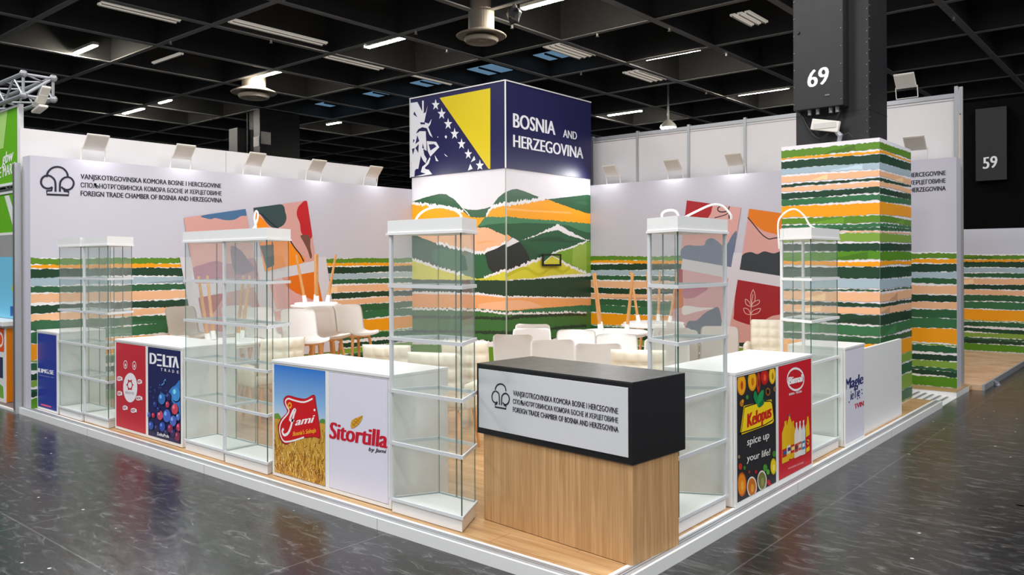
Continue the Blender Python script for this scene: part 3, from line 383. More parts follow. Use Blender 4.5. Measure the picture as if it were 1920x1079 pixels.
'red':[('P',(240,236,240),[(-7.513,0.514),(-7.515,0.537),(-7.521,0.56),(-7.531,0.581),(-7.545,0.599),(-7.563,0.615),(-7.583,0.627),(-7.606,0.635),(-7.63,0.639),(-7.655,0.639),(-7.681,0.635),(-7.706,0.626),(-7.729,0.614),(-7.75,0.598),(-7.768,0.579),(-7.784,0.558),(-7.795,0.534),(-7.802,0.51),(-7.804,0.485),(-7.802,0.461),(-7.796,0.438),(-7.785,0.416),(-7.77,0.398),(-7.752,0.382),(-7.731,0.371),(-7.708,0.363),(-7.683,0.359),(-7.658,0.36),(-7.633,0.365),(-7.608,0.374),(-7.585,0.386),(-7.565,0.402),(-7.547,0.421),(-7.532,0.443),(-7.522,0.466),(-7.515,0.489)]),('L',(196,50,66),[(-7.617,0.528),(-7.619,0.539),(-7.625,0.549),(-7.636,0.557),(-7.649,0.561),(-7.663,0.561),(-7.678,0.558),(-7.691,0.551),(-7.701,0.542),(-7.708,0.531),(-7.711,0.519),(-7.708,0.508),(-7.702,0.498),(-7.691,0.49),(-7.678,0.486),(-7.664,0.486),(-7.649,0.489),(-7.636,0.496),(-7.626,0.505),(-7.619,0.516),(-7.617,0.528)],0.016),('P',(196,50,66),[(-7.589,0.533),(-7.593,0.539),(-7.603,0.541),(-7.612,0.537),(-7.617,0.53),(-7.613,0.524),(-7.603,0.522),(-7.593,0.526)]),('P',(196,50,66),[(-7.619,0.571),(-7.623,0.577),(-7.633,0.579),(-7.642,0.575),(-7.647,0.568),(-7.643,0.562),(-7.633,0.56),(-7.623,0.564)]),('P',(196,50,66),[(-7.68,0.565),(-7.684,0.572),(-7.694,0.573),(-7.704,0.57),(-7.708,0.562),(-7.704,0.556),(-7.694,0.554),(-7.684,0.558)]),('P',(196,50,66),[(-7.711,0.521),(-7.715,0.528),(-7.725,0.53),(-7.735,0.526),(-7.739,0.518),(-7.735,0.512),(-7.725,0.51),(-7.715,0.514)]),('P',(196,50,66),[(-7.68,0.483),(-7.684,0.49),(-7.694,0.491),(-7.704,0.488),(-7.709,0.48),(-7.705,0.474),(-7.695,0.472),(-7.685,0.476)]),('P',(196,50,66),[(-7.619,0.489),(-7.623,0.496),(-7.633,0.497),(-7.643,0.494),(-7.647,0.486),(-7.643,0.48),(-7.633,0.478),(-7.623,0.482)]),('T',(120,110,120),'RENOVEE',(-7.757,0.433),(-7.578,0.441),0.022,0,0),('L',(240,230,232),[(-7.718,0.712),(-7.721,0.726),(-7.729,0.738),(-7.74,0.745),(-7.754,0.746),(-7.768,0.742),(-7.779,0.734),(-7.787,0.721),(-7.79,0.707),(-7.788,0.693),(-7.78,0.681),(-7.768,0.674),(-7.755,0.673),(-7.741,0.677),(-7.729,0.686),(-7.721,0.698),(-7.718,0.712)],0.009),('P',(240,230,232),[(-7.74,0.705),(-7.743,0.715),(-7.75,0.721),(-7.759,0.72),(-7.766,0.713),(-7.769,0.703),(-7.766,0.693),(-7.759,0.687),(-7.75,0.688),(-7.743,0.695)]),('L',(240,230,232),[(-7.536,0.718),(-7.539,0.732),(-7.546,0.743),(-7.557,0.75),(-7.571,0.752),(-7.584,0.748),(-7.595,0.739),(-7.603,0.727),(-7.606,0.713),(-7.603,0.699),(-7.596,0.688),(-7.584,0.681),(-7.571,0.679),(-7.558,0.683),(-7.547,0.692),(-7.539,0.704),(-7.536,0.718)],0.009),('P',(240,230,232),[(-7.557,0.711),(-7.56,0.721),(-7.566,0.727),(-7.575,0.726),(-7.582,0.719),(-7.585,0.709),(-7.582,0.699),(-7.575,0.694),(-7.567,0.694),(-7.56,0.701)]),('L',(244,234,236),[(-7.925,0.574),(-7.855,0.583),(-7.855,0.554),(-7.925,0.548),(-7.925,0.574)],0.012),('P',(244,234,236),[(-7.85,0.585),(-7.818,0.582),(-7.818,0.551),(-7.85,0.553)]),('P',(244,234,236),[(-7.909,0.566),(-7.866,0.57),(-7.866,0.563),(-7.909,0.559)]),('L',(244,234,236),[(-7.498,0.584),(-7.445,0.591),(-7.445,0.563),(-7.499,0.558),(-7.498,0.584)],0.012),('P',(244,234,236),[(-7.441,0.593),(-7.417,0.589),(-7.417,0.56),(-7.441,0.562)]),('P',(244,234,236),[(-7.486,0.575),(-7.453,0.578),(-7.453,0.572),(-7.486,0.569)]),('L',(244,234,236),[(-7.921,0.432),(-7.858,0.441),(-7.858,0.412),(-7.921,0.406),(-7.921,0.432)],0.012),('P',(244,234,236),[(-7.853,0.443),(-7.824,0.44),(-7.824,0.409),(-7.853,0.41)]),('P',(244,234,236),[(-7.907,0.424),(-7.868,0.428),(-7.868,0.421),(-7.907,0.417)]),('L',(244,234,236),[(-7.527,0.427),(-7.45,0.437),(-7.45,0.41),(-7.528,0.402),(-7.527,0.427)],0.012),('P',(244,234,236),[(-7.444,0.44),(-7.409,0.438),(-7.409,0.408),(-7.444,0.409)]),('P',(244,234,236),[(-7.509,0.42),(-7.462,0.425),(-7.462,0.418),(-7.51,0.413)]),('L',(244,234,236),[(-7.806,0.306),(-7.743,0.315),(-7.744,0.287),(-7.806,0.28),(-7.806,0.306)],0.012),('P',(244,234,236),[(-7.739,0.318),(-7.71,0.314),(-7.71,0.284),(-7.739,0.285)]),('P',(244,234,236),[(-7.791,0.298),(-7.753,0.302),(-7.753,0.295),(-7.791,0.291)]),('L',(244,234,236),[(-7.635,0.3),(-7.562,0.311),(-7.563,0.283),(-7.635,0.275),(-7.635,0.3)],0.012),('P',(244,234,236),[(-7.557,0.314),(-7.524,0.311),(-7.524,0.281),(-7.557,0.282)]),('P',(244,234,236),[(-7.618,0.293),(-7.574,0.298),(-7.574,0.291),(-7.618,0.286)])],
